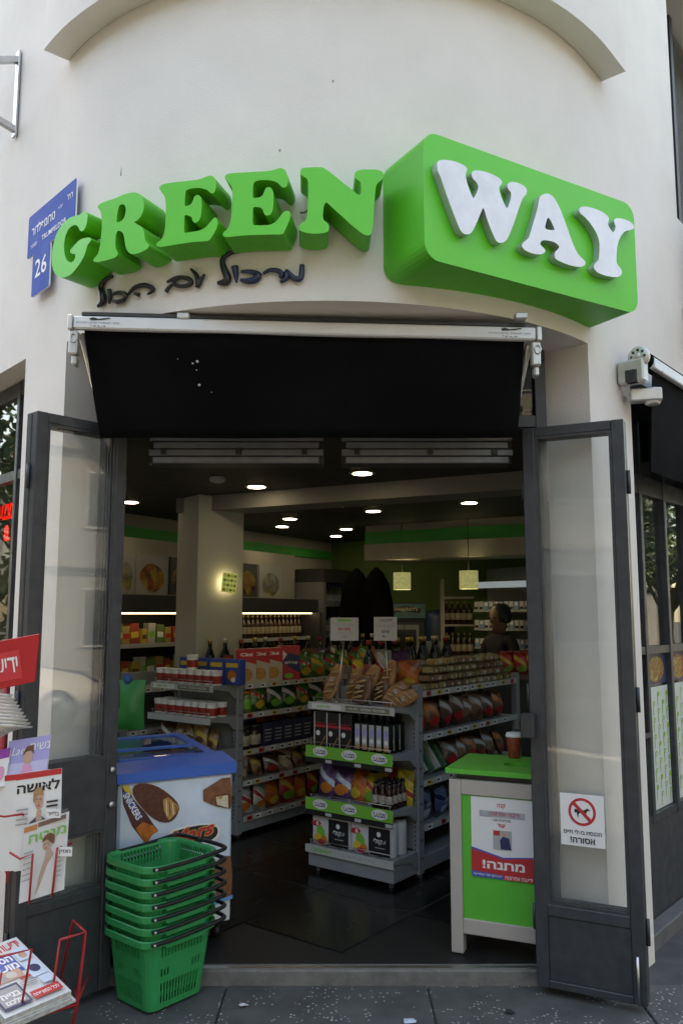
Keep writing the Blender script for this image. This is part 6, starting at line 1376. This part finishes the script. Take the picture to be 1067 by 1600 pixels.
for i in range(5): wat.place(G1.at(-.06, .12 + i * .2, .333), (0, 0, fac), 'blue shrink wrapped pack on the lowest side shelf', 'pack', 'blue packs on the lowest side shelf')
# clear tubs on the third gondola
cj = Proto('clear_tub'); cj.part('tub', cyl('tub', [(.04, 0), (.042, .004), (.045, .10), (.045, .105)], CLEARP)); cj.part('lid', cyl('lid', [(.047, .105), (.047, .115)], CLEARP)); cj.part('contents', cyl('contents', [(.038, .003), (.042, .08)], CONT[2]))
for j in range(2):
    for i in range(6): cj.place(G3.at(-.55 + i * .1, -.2 + j * .1, 1.032 + 0), rot(G3), 'clear plastic tub on the shelf behind the freezer', 'tub', 'clear plastic tubs')
for i in range(6): cj.place(G3.at(-.55 + i * .1, -.15, 1.15), rot(G3), 'clear plastic tub in the upper layer behind the freezer', 'tub', 'clear plastic tubs on top')
for i in range(4): dbag[2].place(G3.at(-.5 + i * .14, -.18, .804), (radians(-80), 0, G3.ang + i), 'red bag lying on the shelf below the clear tubs', 'bag', 'red bags below the clear tubs')
# green carrier bag hanging on the end of that shelf
cbm = pillow('bag', .22, .30, .10, gm('carrier_green', (.02, .28, .07), .4, bump=.4, bscale=10), 40)
q = P(198, 1140, 5.2); tcb = tag(ob('carrier_bag', cbm, None, loc=q), 'green plastic carrier bag with blue tie hanging behind the left door', 'bag'); ob('tie', MB().lathe([(.015, .27), (.03, .30), (.022, .33)], 8), gm('tie_blue', (.02, .12, .4), .4), tcb, loc=(0, 0, 0))

# ---- second rows that fill the shelves
for i in range(14): k_ = i % 3; champ[k_].place(G2.at(-.44 + random.uniform(-.03, .03), .12 + i * .16, 1.062), rot(G2, i), ['gold foil', 'white foil', 'red foil'][k_] + ' bottle at the back of the tub gondola top', 'bottle', 'bottles at the back of the tub gondola %d' % k_)
for i in range(12): k_ = (i * 3) % 5; dbag[k_].place(G2.at(-.20, .12 + i * .17, 1.062), (radians(-3), 0, fac + random.uniform(-.5, .5)), cname[k_] + ' snack bag in the second row on the tub gondola top', 'bag', cname[k_] + ' second row bags')
for z, nm_ in ((.862, 'second'), (.617, 'third'), (.412, 'fourth'), (.182, 'bottom')):
    for i in range(9):
        k_ = (i * 2 + int(z * 10)) % 5; dbag[k_].place(G2.at(-.18, .13 + i * .16, z), (radians(-2), 0, fac + random.uniform(-.4, .4)), cname[k_] + ' bag in the back row of the %s aisle shelf' % nm_, 'bag', cname[k_] + ' back row %s shelf' % nm_)
for z, nm_ in ((.842, 'upper'), (.582, 'lower')):
    for i in range(7): k_ = (i + int(z * 10)) % 3; brb[k_].place(G1.at(-.20, .12 + i * .16, z), (radians(-2), 0, fac + random.uniform(-.4, .4)), ['brown', 'dark', 'tan'][k_] + ' bread bag in the back row of the %s side shelf' % nm_, 'bread', 'back row bread %s %d' % (nm_, k_))
for i in range(5): dbag[[4, 2, 1, 3, 0][i]].place(G1.at(-.50 + i * .09, .10 + .05 * (i % 2), 1.092), (0, 0, G1.ang + random.uniform(-.4, .4)), cname[[4, 2, 1, 3, 0][i]] + ' snack bag behind the bread on the gondola end', 'bag', 'bags behind the bread %d' % i)
for i in range(6):
    k_ = [3, 2, 4][i % 3]; dbag[k_].place(G1.at(-.55 + i * .095, -.03 - .06, .464), (radians(2), 0, G1.ang + random.uniform(-.3, .3)), cname[k_] + ' bag at the very back of the wafer shelf', 'bag', cname[k_] + ' bags at the back of the wafer shelf')
# ============================================================ BACK OF THE SHOP
LAMPM = mat('spot_glow', (1, .95, .85), .5, emit=(1, .96, .88), estr=4.5); RINGM = mat('spot_ring', (.5, .5, .48), .4)
spots = [(256, 726), (566, 740), (401, 761), (204, 785), (583, 799), (733, 786), (453, 811), (441, 823), (541, 827), (525, 838)]
nearby = ['over the freezer', 'over the bread gondola', 'before the column', 'in the left corner', 'over the snack boxes', 'over the counter', 'behind the beam, nearer of a pair', 'behind the beam, farther of a pair', 'near the far corner, first of two', 'near the far corner, second of two']
for i, (px, py) in enumerate(spots):
    q = PZ(px, py, CEILZ - .006); sp = Proto('ceiling_spot'); 
    if i == 0:
        SPm = MB().lathe([(.085, 0), (.085, .005), (.06, .0055)], 20).mesh('ring', RINGM); SPd = MB().lathe([(.062, -.003), (.06, .004)], 20).mesh('lamp_disc', LAMPM)
    sp.part('ring', SPm); sp.part('lamp_disc', SPd); sp.place(q, label='round lit ceiling spot ' + nearby[i], cat='lamp', group='ceiling spots')
# dome camera and smoke detector
q = PZ(535, 768, CEILZ - .001); t = empty('security_camera', q, 'small pale security camera under the ceiling beam', 'camera')
ob('mount', MB().lathe([(.03, -.05), (.035, -.0)], 12, q), GREYW, t); ob('body', MB().lathe([(.005, -.12), (.035, -.10), (.04, -.07), (.03, -.0501)], 12, q), WHITE, t); ob('lens', MB().lathe([(.012, 0), (.012, .01)], 10, M=Matrix.Translation(q + Vector((0, -.033, -.085))) @ Matrix.Rotation(radians(90), 4, 'X')), BLACKP, t)
q = PZ(340, 745, CEILZ - .001); tag(ob('smoke_detector', MB().lathe([(.03, -.04), (.05, -.03), (.055, -.01), (.05, 0)], 16), GREYW, loc=q), 'round grey smoke detector on the dark ceiling', 'detector')
# wall lamp on the column
cM = Matrix.Translation(col_c) @ Matrix.Rotation(radians(38), 4, 'Z')
fn = (cM.to_3x3() @ Vector((0, -1, 0))); pc_ = PP(351, 911, cM @ Vector((0, -.17, 0)), fn)
wl = empty('wall_lamp', pc_, 'square green patterned glowing wall lamp on the column', 'lamp'); cx_ = (cM.to_3x3() @ Vector((1, 0, 0)))
Ml2 = Matrix(((cx_.x, -fn.x, 0, pc_.x), (cx_.y, -fn.y, 0, pc_.y), (0, 0, 1, pc_.z), (0, 0, 0, 1))) @ Matrix.Rotation(radians(6), 4, 'Y')
ob('shade', MB().box(-.062, .062, -.075, -.065, -.075, .075, 0, Ml2), mat('lamp_shade_green', (.3, .36, .15), .5, noise=.6, nscale=30, emit=(.65, .8, .25), estr=.05), wl, bevel=.003)
ob('bulb', MB().box(-.04, .04, -.05, -.045, -.05, .05, 0, Ml2), mat('lamp_bulb', (1, 1, .9), .5, emit=(1, .95, .75), estr=1.6), wl); ob('mount', MB().box(-.015, .015, -.0449, -.002, -.02, .02, 0, Ml2), STEEL, wl)
pr = Print(Ml2 @ Vector((-.062, -.075, -.075)), Ml2.to_3x3() @ Vector((1, 0, 0)), Ml2.to_3x3() @ Vector((0, 0, 1)), Ml2.to_3x3() @ Vector((0, -1, 0)), .001)
for i in range(4):
    for j in range(4): pr.ell(.018 + i * .03, .02 + j * .036, .011, .012, [mat('shade_leaf', (.12, .2, .05), .5), mat('shade_lime', (.5, .6, .2), .5)][(i + j) % 2], 8); pr.d = .0015
pr.done('shade_pattern', wl)
# pendants over the counter
PEND = mat('pendant_shade', (.4, .45, .25), .6, noise=.6, nscale=25, emit=(.7, .8, .4), estr=.05); PGL = mat('pendant_glow', (1, 1, .9), .5, emit=(1, .95, .8), estr=2)
for i, (px, py) in enumerate(((628, 908), (732, 906))):
    q = P(px, py, 8.3 - i * .5); t = empty('pendant_lamp', q, ['pale green patterned pendant lamp over the ice cream cabinet', 'pale green patterned pendant lamp by the cigarette shelves'][i], 'lamp', 'pendant lamps')
    ob('shade', MB().tube([q + Vector((0, 0, -.085)), q + Vector((0, 0, .085))], .088, 18, cap=False), PEND, t); ob('diffuser', MB().lathe([(.08, -.08), (.08, -.078)], 18, q), PGL, t); ob('cord', MB().tube([q + Vector((0, 0, .0)), (q.x, q.y, CEILZ)], .004, 5), BLACKP, t)
# ---- refrigerated wall cabinet along the left wall
LA, LB = room[2], room[3]; ld_ = (LB - LA).normalized(); ln = Vector((ld_.y, -ld_.x, 0))
def lwp(s, d, z): q = LA + ld_ * s + ln * d; return Vector((q.x, q.y, z))
Mw = Matrix(((ld_.x, -ln.x, 0, LA.x), (ld_.y, -ln.y, 0, LA.y), (0, 0, 1, 0), (0, 0, 0, 1)))    # x along wall, y into wall (negative = room)
FRB = mat('fridge_body_dark', (.05, .05, .05), .5); FRS = mat('fridge_shelf', (.3, .3, .28), .5); TUBE = mat('fridge_tube', (1, 1, .9), .5, emit=(1, .9, .7), estr=.7)
Lw = (LB - LA).length
def fridge(x0, x1, label):
    t = empty('wall_fridge', lwp((x0 + x1) / 2, .3, FZ), label, 'fridge')
    ob('back', MB().box(x0, x1, -.06, -.02, FZ, 1.62, 0, Mw), FRB, t); ob('canopy', MB().box(x0, x1, -.62, -.061, 1.56, 1.70, 0, Mw), FRB, t)
    ob('base', MB().box(x0, x1, -.68, -.061, FZ, .35, 0, Mw), FRS, t)
    for x in (x0, x1 - .03): ob('side', MB().box(x, x + .03, -.66, -.0611, .3501, 1.559, 0, Mw), FRB, t)
    for z in (.72, 1.02, 1.30): sh = ob('shelf', MB().box(x0 + .031, x1 - .031, -.52, -.0612, z - .02, z, 0, Mw), FRS, t); ob('price_strip', MB().box(x0 + .031, x1 - .031, -.53, -.521, z - .03, z + .005, 0, Mw), STRIPW, sh)
    ob('light_tube', MB().box(x0 + .05, x1 - .05, -.57, -.55, 1.545, 1.557, 0, Mw), TUBE, t)
    return t
fridge(1.25, 3.05, 'open dark wall fridge with groceries left of the column'); fridge(3.1, 4.7, 'open dark wall fridge with dark bottles right of the column')
yaw_w = math.atan2(ld_.y, ld_.x)
bev = bottleproto('beer_bottle', .032, .23, gm('amber_glass', (.05, .022, .008), .12), gm('cap_gold', (.4, .3, .1), .4), gm('beer_label', (.42, .36, .26), .5, noise=.4, nscale=40), 10, .36)
for z, zn in ((1.30, 'top'), (1.02, 'second')):
    for i in range(19):
        bev.place(Mw @ Vector((3.18 + i * .078, -.44, z + .001)), (0, 0, i), 'brown beer bottle on the %s shelf of the wall fridge' % zn, 'bottle', 'beer bottles on the %s shelf' % zn)
gro = [boxproto('grocery_pack', .09, h, .08, gm('groc_%d' % i, c, .45), (lambda a: (lambda p, w_, h: p.rect(w_ * .1, h * .3, w_ * .9, h * .6, a)))(a)) for i, (c, a, h) in enumerate([((.4, .3, .1), REDP, .15), ((.45, .44, .4), GREENP, .17), ((.35, .06, .04), YELP, .14), ((.1, .2, .06), WHITE, .16), ((.5, .35, .05), BROWNP, .13)])]
gn = ['tan', 'white', 'red', 'green', 'yellow']
for z, zn in ((1.30, 'top'), (1.02, 'second'), (.72, 'third')):
    for i in range(17):
        k_ = (i * 7 + int(z * 10)) % 5; gro[k_].place(Mw @ Vector((1.35 + i * .1, -.43, z + .001)), (0, 0, yaw_w + random.uniform(-.2, .2)), '%s grocery pack on the %s shelf of the wall fridge' % (gn[k_], zn), 'pack', '%s packs %s shelf' % (gn[k_], zn))
# food pictures above the fridges
FRUIT = [[YELP, ORGP, REDP, GREENP], [GREENP, REDP, YELP, mat('leaf_dark', (.03, .1, .02), .5)], [BROWNP, YELP, ORGP, LBROWN], [WHITE, GREYP, GREENP, YELP]]
lb_ = ['pale dish picture at the door end of the wall', 'picture of a basket of lemons and fruit on the wall', 'dark picture beside the column on the wall', 'picture of bread and yellow cheese right of the column', 'picture of bottles and cups right of the bread picture']
for i, (px0, px1) in enumerate(((186, 210), (213, 262), (266, 300), (372, 402), (405, 440))):
    d0 = ray(px0, 890); 
    def hit(px, py, dd=.30):
        return PP(px, py, lwp(0, dd, 0), ln)
    a = hit(px0, 915); b = hit(px1, 915); c = hit(px0, 868); x_ = Vector((b.x - a.x, b.y - a.y, 0)); w_ = x_.length; x_.normalize(); zb, zt = 1.72, 2.06
    o0 = Vector((a.x, a.y, zb)); t = empty('food_picture', o0, lb_[i], 'picture', 'food pictures over the fridges'); h = zt - zb
    ob('panel', MB().extr([(0, 0), (w_, 0), (w_, h), (0, h)], lambda u, v: o0 + x_ * u + Vector((0, 0, v)), lambda u, v: o0 + x_ * u + Vector((0, 0, v)) - ln * .02), [mat('panel_dark', (.06, .06, .055), .5), mat('panel_pale', (.35, .35, .32), .5)][i in (0, 1, 4)], t)
    pr = Print(o0, x_, (0, 0, 1), ln, .001); g = random.Random(i + 3); pal = FRUIT[[3, 0, 2, 2, 3][i]]
    pm = picmat('food_print_%d' % [3, 0, 2, 2, 3][i], [[(.2, .2, .17), (.3, .3, .25), (.12, .16, .05), (.35, .3, .1)], [(.45, .3, .03), (.42, .14, .02), (.3, .03, .02), (.06, .1, .02)], [(.08, .04, .02), (.3, .2, .05), (.35, .17, .05), (.04, .03, .02)], [(.05, .05, .05), (.25, .24, .22), (.1, .06, .04), (.3, .25, .15)]][i % 4], 13)
    pr.poly(smooth_loop([(w_ * (.5 + .42 * cos(a_2) * g.uniform(.85, 1.05)), h * (.42 + .36 * sin(a_2) * g.uniform(.85, 1.1))) for a_2 in [x * pi / 5 for x in range(10)]]), pm)
    pr.done('picture_print', t)
# cornice shelf carrying the pictures
struct('picture_ledge', MB().box(.8, 4.75, -.36, -.002, 1.7005, 1.715, 0, Mw).box(.8, 4.75, -.28, -.002, 1.7151, 2.2, 0, Mw), CREAM)
# glass door cooler in the far corner
t = empty('drinks_cooler', lwp(5.3, .3, FZ), 'dark drinks cooler with bottles in the far corner', 'fridge')
ob('cabinet', MB().box(4.85, 5.75, -.1, -.02, FZ, 2.05, 0, Mw), FRB, t); ob('top', MB().box(4.85, 5.75, -.6, -.1001, 1.9, 2.05, 0, Mw), FRB, t)
for x in (4.85, 5.70): ob('side', MB().box(x, x + .05, -.6, -.1001, FZ, 1.8999, 0, Mw), mat('cooler_frame', (.25, .25, .23), .5), t)
for z in (.5, .9, 1.3, 1.65): ob('shelf', MB().box(4.901, 5.699, -.55, -.1002, z - .02, z, 0, Mw), FRS, t)
wbt = bottleproto('water_bottle', .035, .24, gm('water_plastic', (.25, .3, .33), .15), BLUEP, gm('water_label', (.4, .45, .5), .5), 10, .4)
for z, zn in ((.9, 'lower'), (1.3, 'middle'), (1.65, 'upper')):
    for i in range(9): wbt.place(Mw @ Vector((4.95 + i * .085, -.45, z + .001)), (0, 0, i), 'pale water bottle on the %s cooler shelf' % zn, 'bottle', 'water bottles on the %s cooler shelf' % zn)
# ---- back wall: ice cream cabinet, covers, cigarette shelves, counter, person
BA, BB = room[3], room[4]; bdir = (BB - BA).normalized(); bnr = Vector((-bdir.y, bdir.x, 0)); bnr = -bnr if bnr.y > 0 else bnr
def upright_at(px, Y): q = P(px, 958, Y); return Vector((q.x, q.y, FZ))
DKG = mat('cabinet_dark', (.03, .035, .035), .5)
t0 = upright_at(632, 8.9); t = empty('ice_cream_cabinet', t0, 'upright ice cream cabinet with pale header sign at the back', 'fridge')
Mi = Matrix.Translation(t0) @ Matrix.Rotation(radians(-4), 4, 'Z')
ob('cabinet', MB().box(-.22, .22, 0, .5, 0, 1.42, 0, Mi), DKG, t, bevel=.01); hd_ = ob('header', MB().box(-.22, .22, -.03, -.001, 1.45, 1.60, 0, Mi), mat('header_teal', (.08, .2, .2), .5, noise=.3, nscale=8), t)
ob('top', MB().box(-.22, .22, .0, .5, 1.4201, 1.62, 0, Mi), DKG, t)
pr = Print(Mi @ Vector((-.22, -.03, 1.45)), Mi.to_3x3() @ Vector((1, 0, 0)), (0, 0, 1), None, .0012); pr.poly([(.06, .05), (.22, .075), (.38, .05), (.40, .10), (.22, .13), (.04, .10)], BLACKP).text("BEN&JERRY'S", .22, .09, .045, mat('gold_print', (.55, .5, .25), .5), .03, w=.28); pr.done('header_print', hd_)
for x in (-.16, .0): ob('door_frame', MB().box(x, x + .15, -.012, -.001, .3, 1.38, 0, Mi), mat('cab_door', (.25, .26, .26), .4), t)
ob('door_window', MB().box(-.13, .12, -.018, -.0121, .4, 1.33, 0, Mi), mat('cab_glass', (.03, .03, .03), .1), t)
tb = upright_at(686, 8.9); tt = empty('blue_cabinet', tb, 'rounded dark blue drinks tower beside the ice cream cabinet', 'cabinet')
ob('body', MB().lathe([(.15, 0), (.16, .02), (.16, 1.45), (.14, 1.52), (.05, 1.54)], 20, tb), mat('tower_blue', (.02, .05, .1), .4, noise=.5, nscale=4), tt); ob('arch_panel', MB().lathe([(.161, .9), (.1625, .91), (.1625, 1.2), (.161, 1.21)], 20, tb), mat('tower_pale', (.2, .26, .3), .4), tt)
for i, px in enumerate((557, 588)):
    q = upright_at(px, 9.0 - i * .15); tg = empty('black_cover', q, ['tall black covered stand nearest the far corner', 'tall black covered stand beside the ice cream cabinet'][i], 'stand', 'black covered stands')
    ob('cover', MB().lathe([(.16, 0), (.17, .05), (.19, 1.3), (.18, 1.6), (.135, 1.82), (.075, 1.93), (.02, 1.99)], 18, q), mat('black_cover', (.004, .004, .004), .95, spec=.03, bump=.4, bscale=6), tg); ob('base', MB().lathe([(.19, -.0), (.19, .03)], 18, q), DKG, tg)
# cigarette shelves
ca = P(742, 985, 8.3); cbp = P(850, 985, 7.7); cd_ = Vector((cbp.x - ca.x, cbp.y - ca.y, 0)); cw_ = cd_.length; cd_.normalize(); cn_ = Vector((cd_.y, -cd_.x, 0))
Mc = Matrix(((cd_.x, -cn_.x, 0, ca.x), (cd_.y, -cn_.y, 0, ca.y), (0, 0, 1, 0), (0, 0, 0, 1)))
t = empty('cigarette_rack', (ca.x, ca.y, FZ), 'grey wall rack of small white and blue packs behind the counter', 'rack')
ob('back_panel', MB().box(0, cw_, .2, .22, FZ, 2.0, 0, Mc), mat('rack_back', (.12, .13, .11), .6), t)
ob('light_panel', MB().box(.0, cw_, .0, .05, 1.80, 1.86, 0, Mc), mat('rack_light', (.5, .6, .7), .4, emit=(.5, .7, 1), estr=.05), t)
ob('angled_hood', MB().add([Mc @ Vector(q) for q in ((.1, .15, 1.62), (.75, .15, 1.62), (.6, -.05, 1.78), (.25, -.05, 1.78))], [(0, 1, 2, 3)]), mat('hood_grey', (.2, .2, .19), .5), t, solid=.01)
pkb = [boxproto('small_pack', .05, .085, .022, gm('cig_w', (.6, .6, .6), .4), lambda p, w_, h: p.rect(w_ * .1, h * .1, w_ * .9, h * .4, BLACKP)), boxproto('small_pack', .05, .085, .022, gm('cig_b', (.2, .35, .5), .4), lambda p, w_, h: p.rect(w_ * .1, h * .5, w_ * .9, h * .9, WHITE))]
for r_, z in enumerate((1.22, 1.40, 1.58)):
    ob('shelf', MB().box(0, cw_, -.02, .199, z - .015, z, 0, Mc), mat('rack_shelf', (.4, .42, .38), .5), t)
    for i in range(13):
        k_ = (i * 5 + r_) % 3 == 0; pkb[k_].place(Mc @ Vector((.03 + i * .06, .0, z + .001)), (0, 0, math.atan2(cd_.y, cd_.x)), ('blue' if k_ else 'white') + ' small pack on the %s rack shelf behind the counter' % ['lowest', 'middle', 'highest'][r_], 'pack', ('blue' if k_ else 'white') + ' packs rack %d' % r_)
# shelves with bottles left of the rack
t = empty('spirits_shelf', P(718, 985, 8.6), 'small cream shelves of spirits between the pendant lamps', 'shelf'); t.location.z = 1.0
for r_, z in enumerate((1.12, 1.44, 1.72)):
    q = P(715, 958, 8.6); ob('board', MB().box(q.x - .15, q.x + .15, 8.5, 8.7, z - .02, z), CREAM, t)
    if r_ < 2:
        for i in range(5): bev.place((q.x - .12 + i * .06, 8.58, z + .001), (0, 0, i), 'brown spirit bottle on the %s cream shelf' % ['lower', 'upper'][r_], 'bottle', 'spirits %d' % r_)
ob('side', MB().box(q.x - .17, q.x - .1501, 8.5, 8.7, .6, 1.9), CREAM, t)
# counter and the person behind it
cc = upright_at(770, 7.0); t = empty('sales_counter', cc, 'dark sales counter behind the snack boxes', 'counter')
ob('front', MB().box(cc.x - .5, cc.x + .9, 7.0, 7.05, FZ, 1.0), DKG, t); ob('top', MB().box(cc.x - .53, cc.x + .93, 6.97, 7.5, 1.0001, 1.04), mat('counter_top', (.12, .1, .08), .4), t, bevel=.005)
# shelf of red and dark packs on the counter
for i in range(5): dbag[2].place((cc.x + .12 + i * .11, 7.05, 1.042), (0, 0, random.uniform(-.3, .3)), 'red snack bag on the counter display beside the person', 'bag', 'red bags on the counter')
def skin(name, pts, edges, mats, parent, sub=2, root=0):
    me = bpy.data.meshes.new(name); me.from_pydata([p[:3] for p in pts], edges, [])
    o = bpy.data.objects.new(name, me); COL.objects.link(o); o.parent = parent; o.location = (0, 0, 0)
    md = o.modifiers.new('skin', 'SKIN'); 
    if not me.skin_vertices: 
        bpy.context.view_layer.objects.active = o
    for i, p in enumerate(pts): me.skin_vertices[0].data[i].radius = (p[3], p[3] * (p[4] if len(p) > 4 else 1))
    me.skin_vertices[0].data[root].use_root = True
    md2 = o.modifiers.new('sub', 'SUBSURF'); md2.levels = sub; md2.render_levels = sub
    me.materials.append(mats); return o
pr0 = upright_at(779, 7.75)
pe = empty('person', pr0, 'person in dark clothes standing behind the counter looking to the side', 'person', None, (0, 0, radians(-60)))
CLO = mat('dark_clothes', (.012, .012, .014), .8); SKN = mat('skin_tone', (.16, .09, .06), .7); HAIR = mat('dark_hair', (.012, .009, .007), .5)
B = [(0, 0, .88, .15, .75), (0, 0, 1.02, .135, .75), (0, .01, 1.17, .16, .7), (0, .01, 1.29, .12, .75), (0, .0, 1.37, .05),
     (-.17, .01, 1.29, .058), (-.23, -.04, 1.08, .045), (-.16, -.23, .98 + .09, .035), (.17, .01, 1.29, .058), (.25, -.02, 1.06, .045), (.20, -.22, 1.07, .035),
     (-.09, 0, .80, .10), (-.10, .01, .50, .07), (-.10, .03, .14, .05), (-.10, -.09, .09, .04), (.09, 0, .80, .10), (.10, .01, .50, .07), (.10, .03, .14, .05), (.10, -.09, .09, .04)]
B = [(x, y, z - .05) + tuple(r) for x, y, z, *r in B]
skin('body', B, [(0, 1), (1, 2), (2, 3), (3, 4), (3, 5), (5, 6), (6, 7), (3, 8), (8, 9), (9, 10), (0, 11), (11, 12), (12, 13), (13, 14), (0, 15), (15, 16), (16, 17), (17, 18)], CLO, pe)
hdm = MB(); nv_ = 10; prof = [(.035, 1.30), (.05, 1.34), (.062, 1.38), (.075, 1.43), (.078, 1.48), (.068, 1.535), (.04, 1.565)]
hdm.lathe([(r, z) for r, z in prof], 16); vv = []
for i, v in enumerate(hdm.v):
    x, y, z = v; y *= 1.2
    if y < -.03 and 1.335 < z < 1.37: y -= .012
    vv.append((x, y, z))
hdm.v = vv
hdm.add([(-.012, -.088, 1.42), (.012, -.088, 1.42), (0, -.112, 1.415), (0, -.09, 1.465)], [(0, 1, 2), (0, 2, 3), (1, 3, 2)], 0, True)
for s_ in (-1, 1): hdm.lathe([(.004, -.022), (.014, -.01), (.014, .012), (.005, .024)], 8, (s_ * .078, .01, 1.44))
hd2 = ob('head', hdm, SKN, pe, loc=(0, 0, 0))
for s_ in (-1, 1): ob('eye', MB().lathe([(.003, -.008), (.010, -.003), (.010, .003), (.003, .008)], 8, (s_ * .03, -.086, 1.462)), BLACKP, hd2, loc=(0, 0, 0))
ob('mouth', MB().box(-.02, .02, -.0905, -.086, 1.385, 1.39), REDP, hd2, loc=(0, 0, 0))
hr = MB().lathe([(.04, 1.40), (.086, 1.42), (.093, 1.48), (.085, 1.55), (.05, 1.59), (.01, 1.595)], 16); hr.v = [(x, y * 1.15 + .022, z) for x, y, z in hr.v]
ob('hair', hr, HAIR, hd2, loc=(0, 0, 0))
for s_, w0 in ((-1, (-.16, -.23, 1.02)), (1, (.20, -.22, 1.02))):
    hand = ob('hand', MB().tube([w0, (w0[0], w0[1] - .05, w0[2] - .005), (w0[0], w0[1] - .08, w0[2] - .01)], [.024, .035, .03], 8), SKN, pe, loc=(0, 0, 0))
    for k_ in range(4): x = w0[0] - .026 + k_ * .0175; L_ = [.055, .07, .066, .05][k_]; ob('finger', MB().tube([(x, w0[1] - .075, w0[2] - .005), (x, w0[1] - .075 - L_ * .55, w0[2] - .012), (x, w0[1] - .075 - L_ * .8, w0[2] - .03)], [.009, .008, .006], 6), SKN, hand, loc=(0, 0, 0))
    ob('thumb', MB().tube([(w0[0] - s_ * .025, w0[1] - .035, w0[2]), (w0[0] - s_ * .05, w0[1] - .06, w0[2] - .008), (w0[0] - s_ * .052, w0[1] - .085, w0[2] - .015)], [.010, .009, .007], 6), SKN, hand, loc=(0, 0, 0))
blb = boxproto('paper_box', .12, .05, .08, gm('blue_box', (.02, .06, .3), .4), lambda p, w_, h: p.rect(w_ * .2, h * .2, w_ * .8, h * .7, WHITE))
q = P(771, 1024, 7.3); blb.place((q.x, 7.25, 1.042), (0, 0, .3), 'small blue box on the counter in front of the person', 'box')
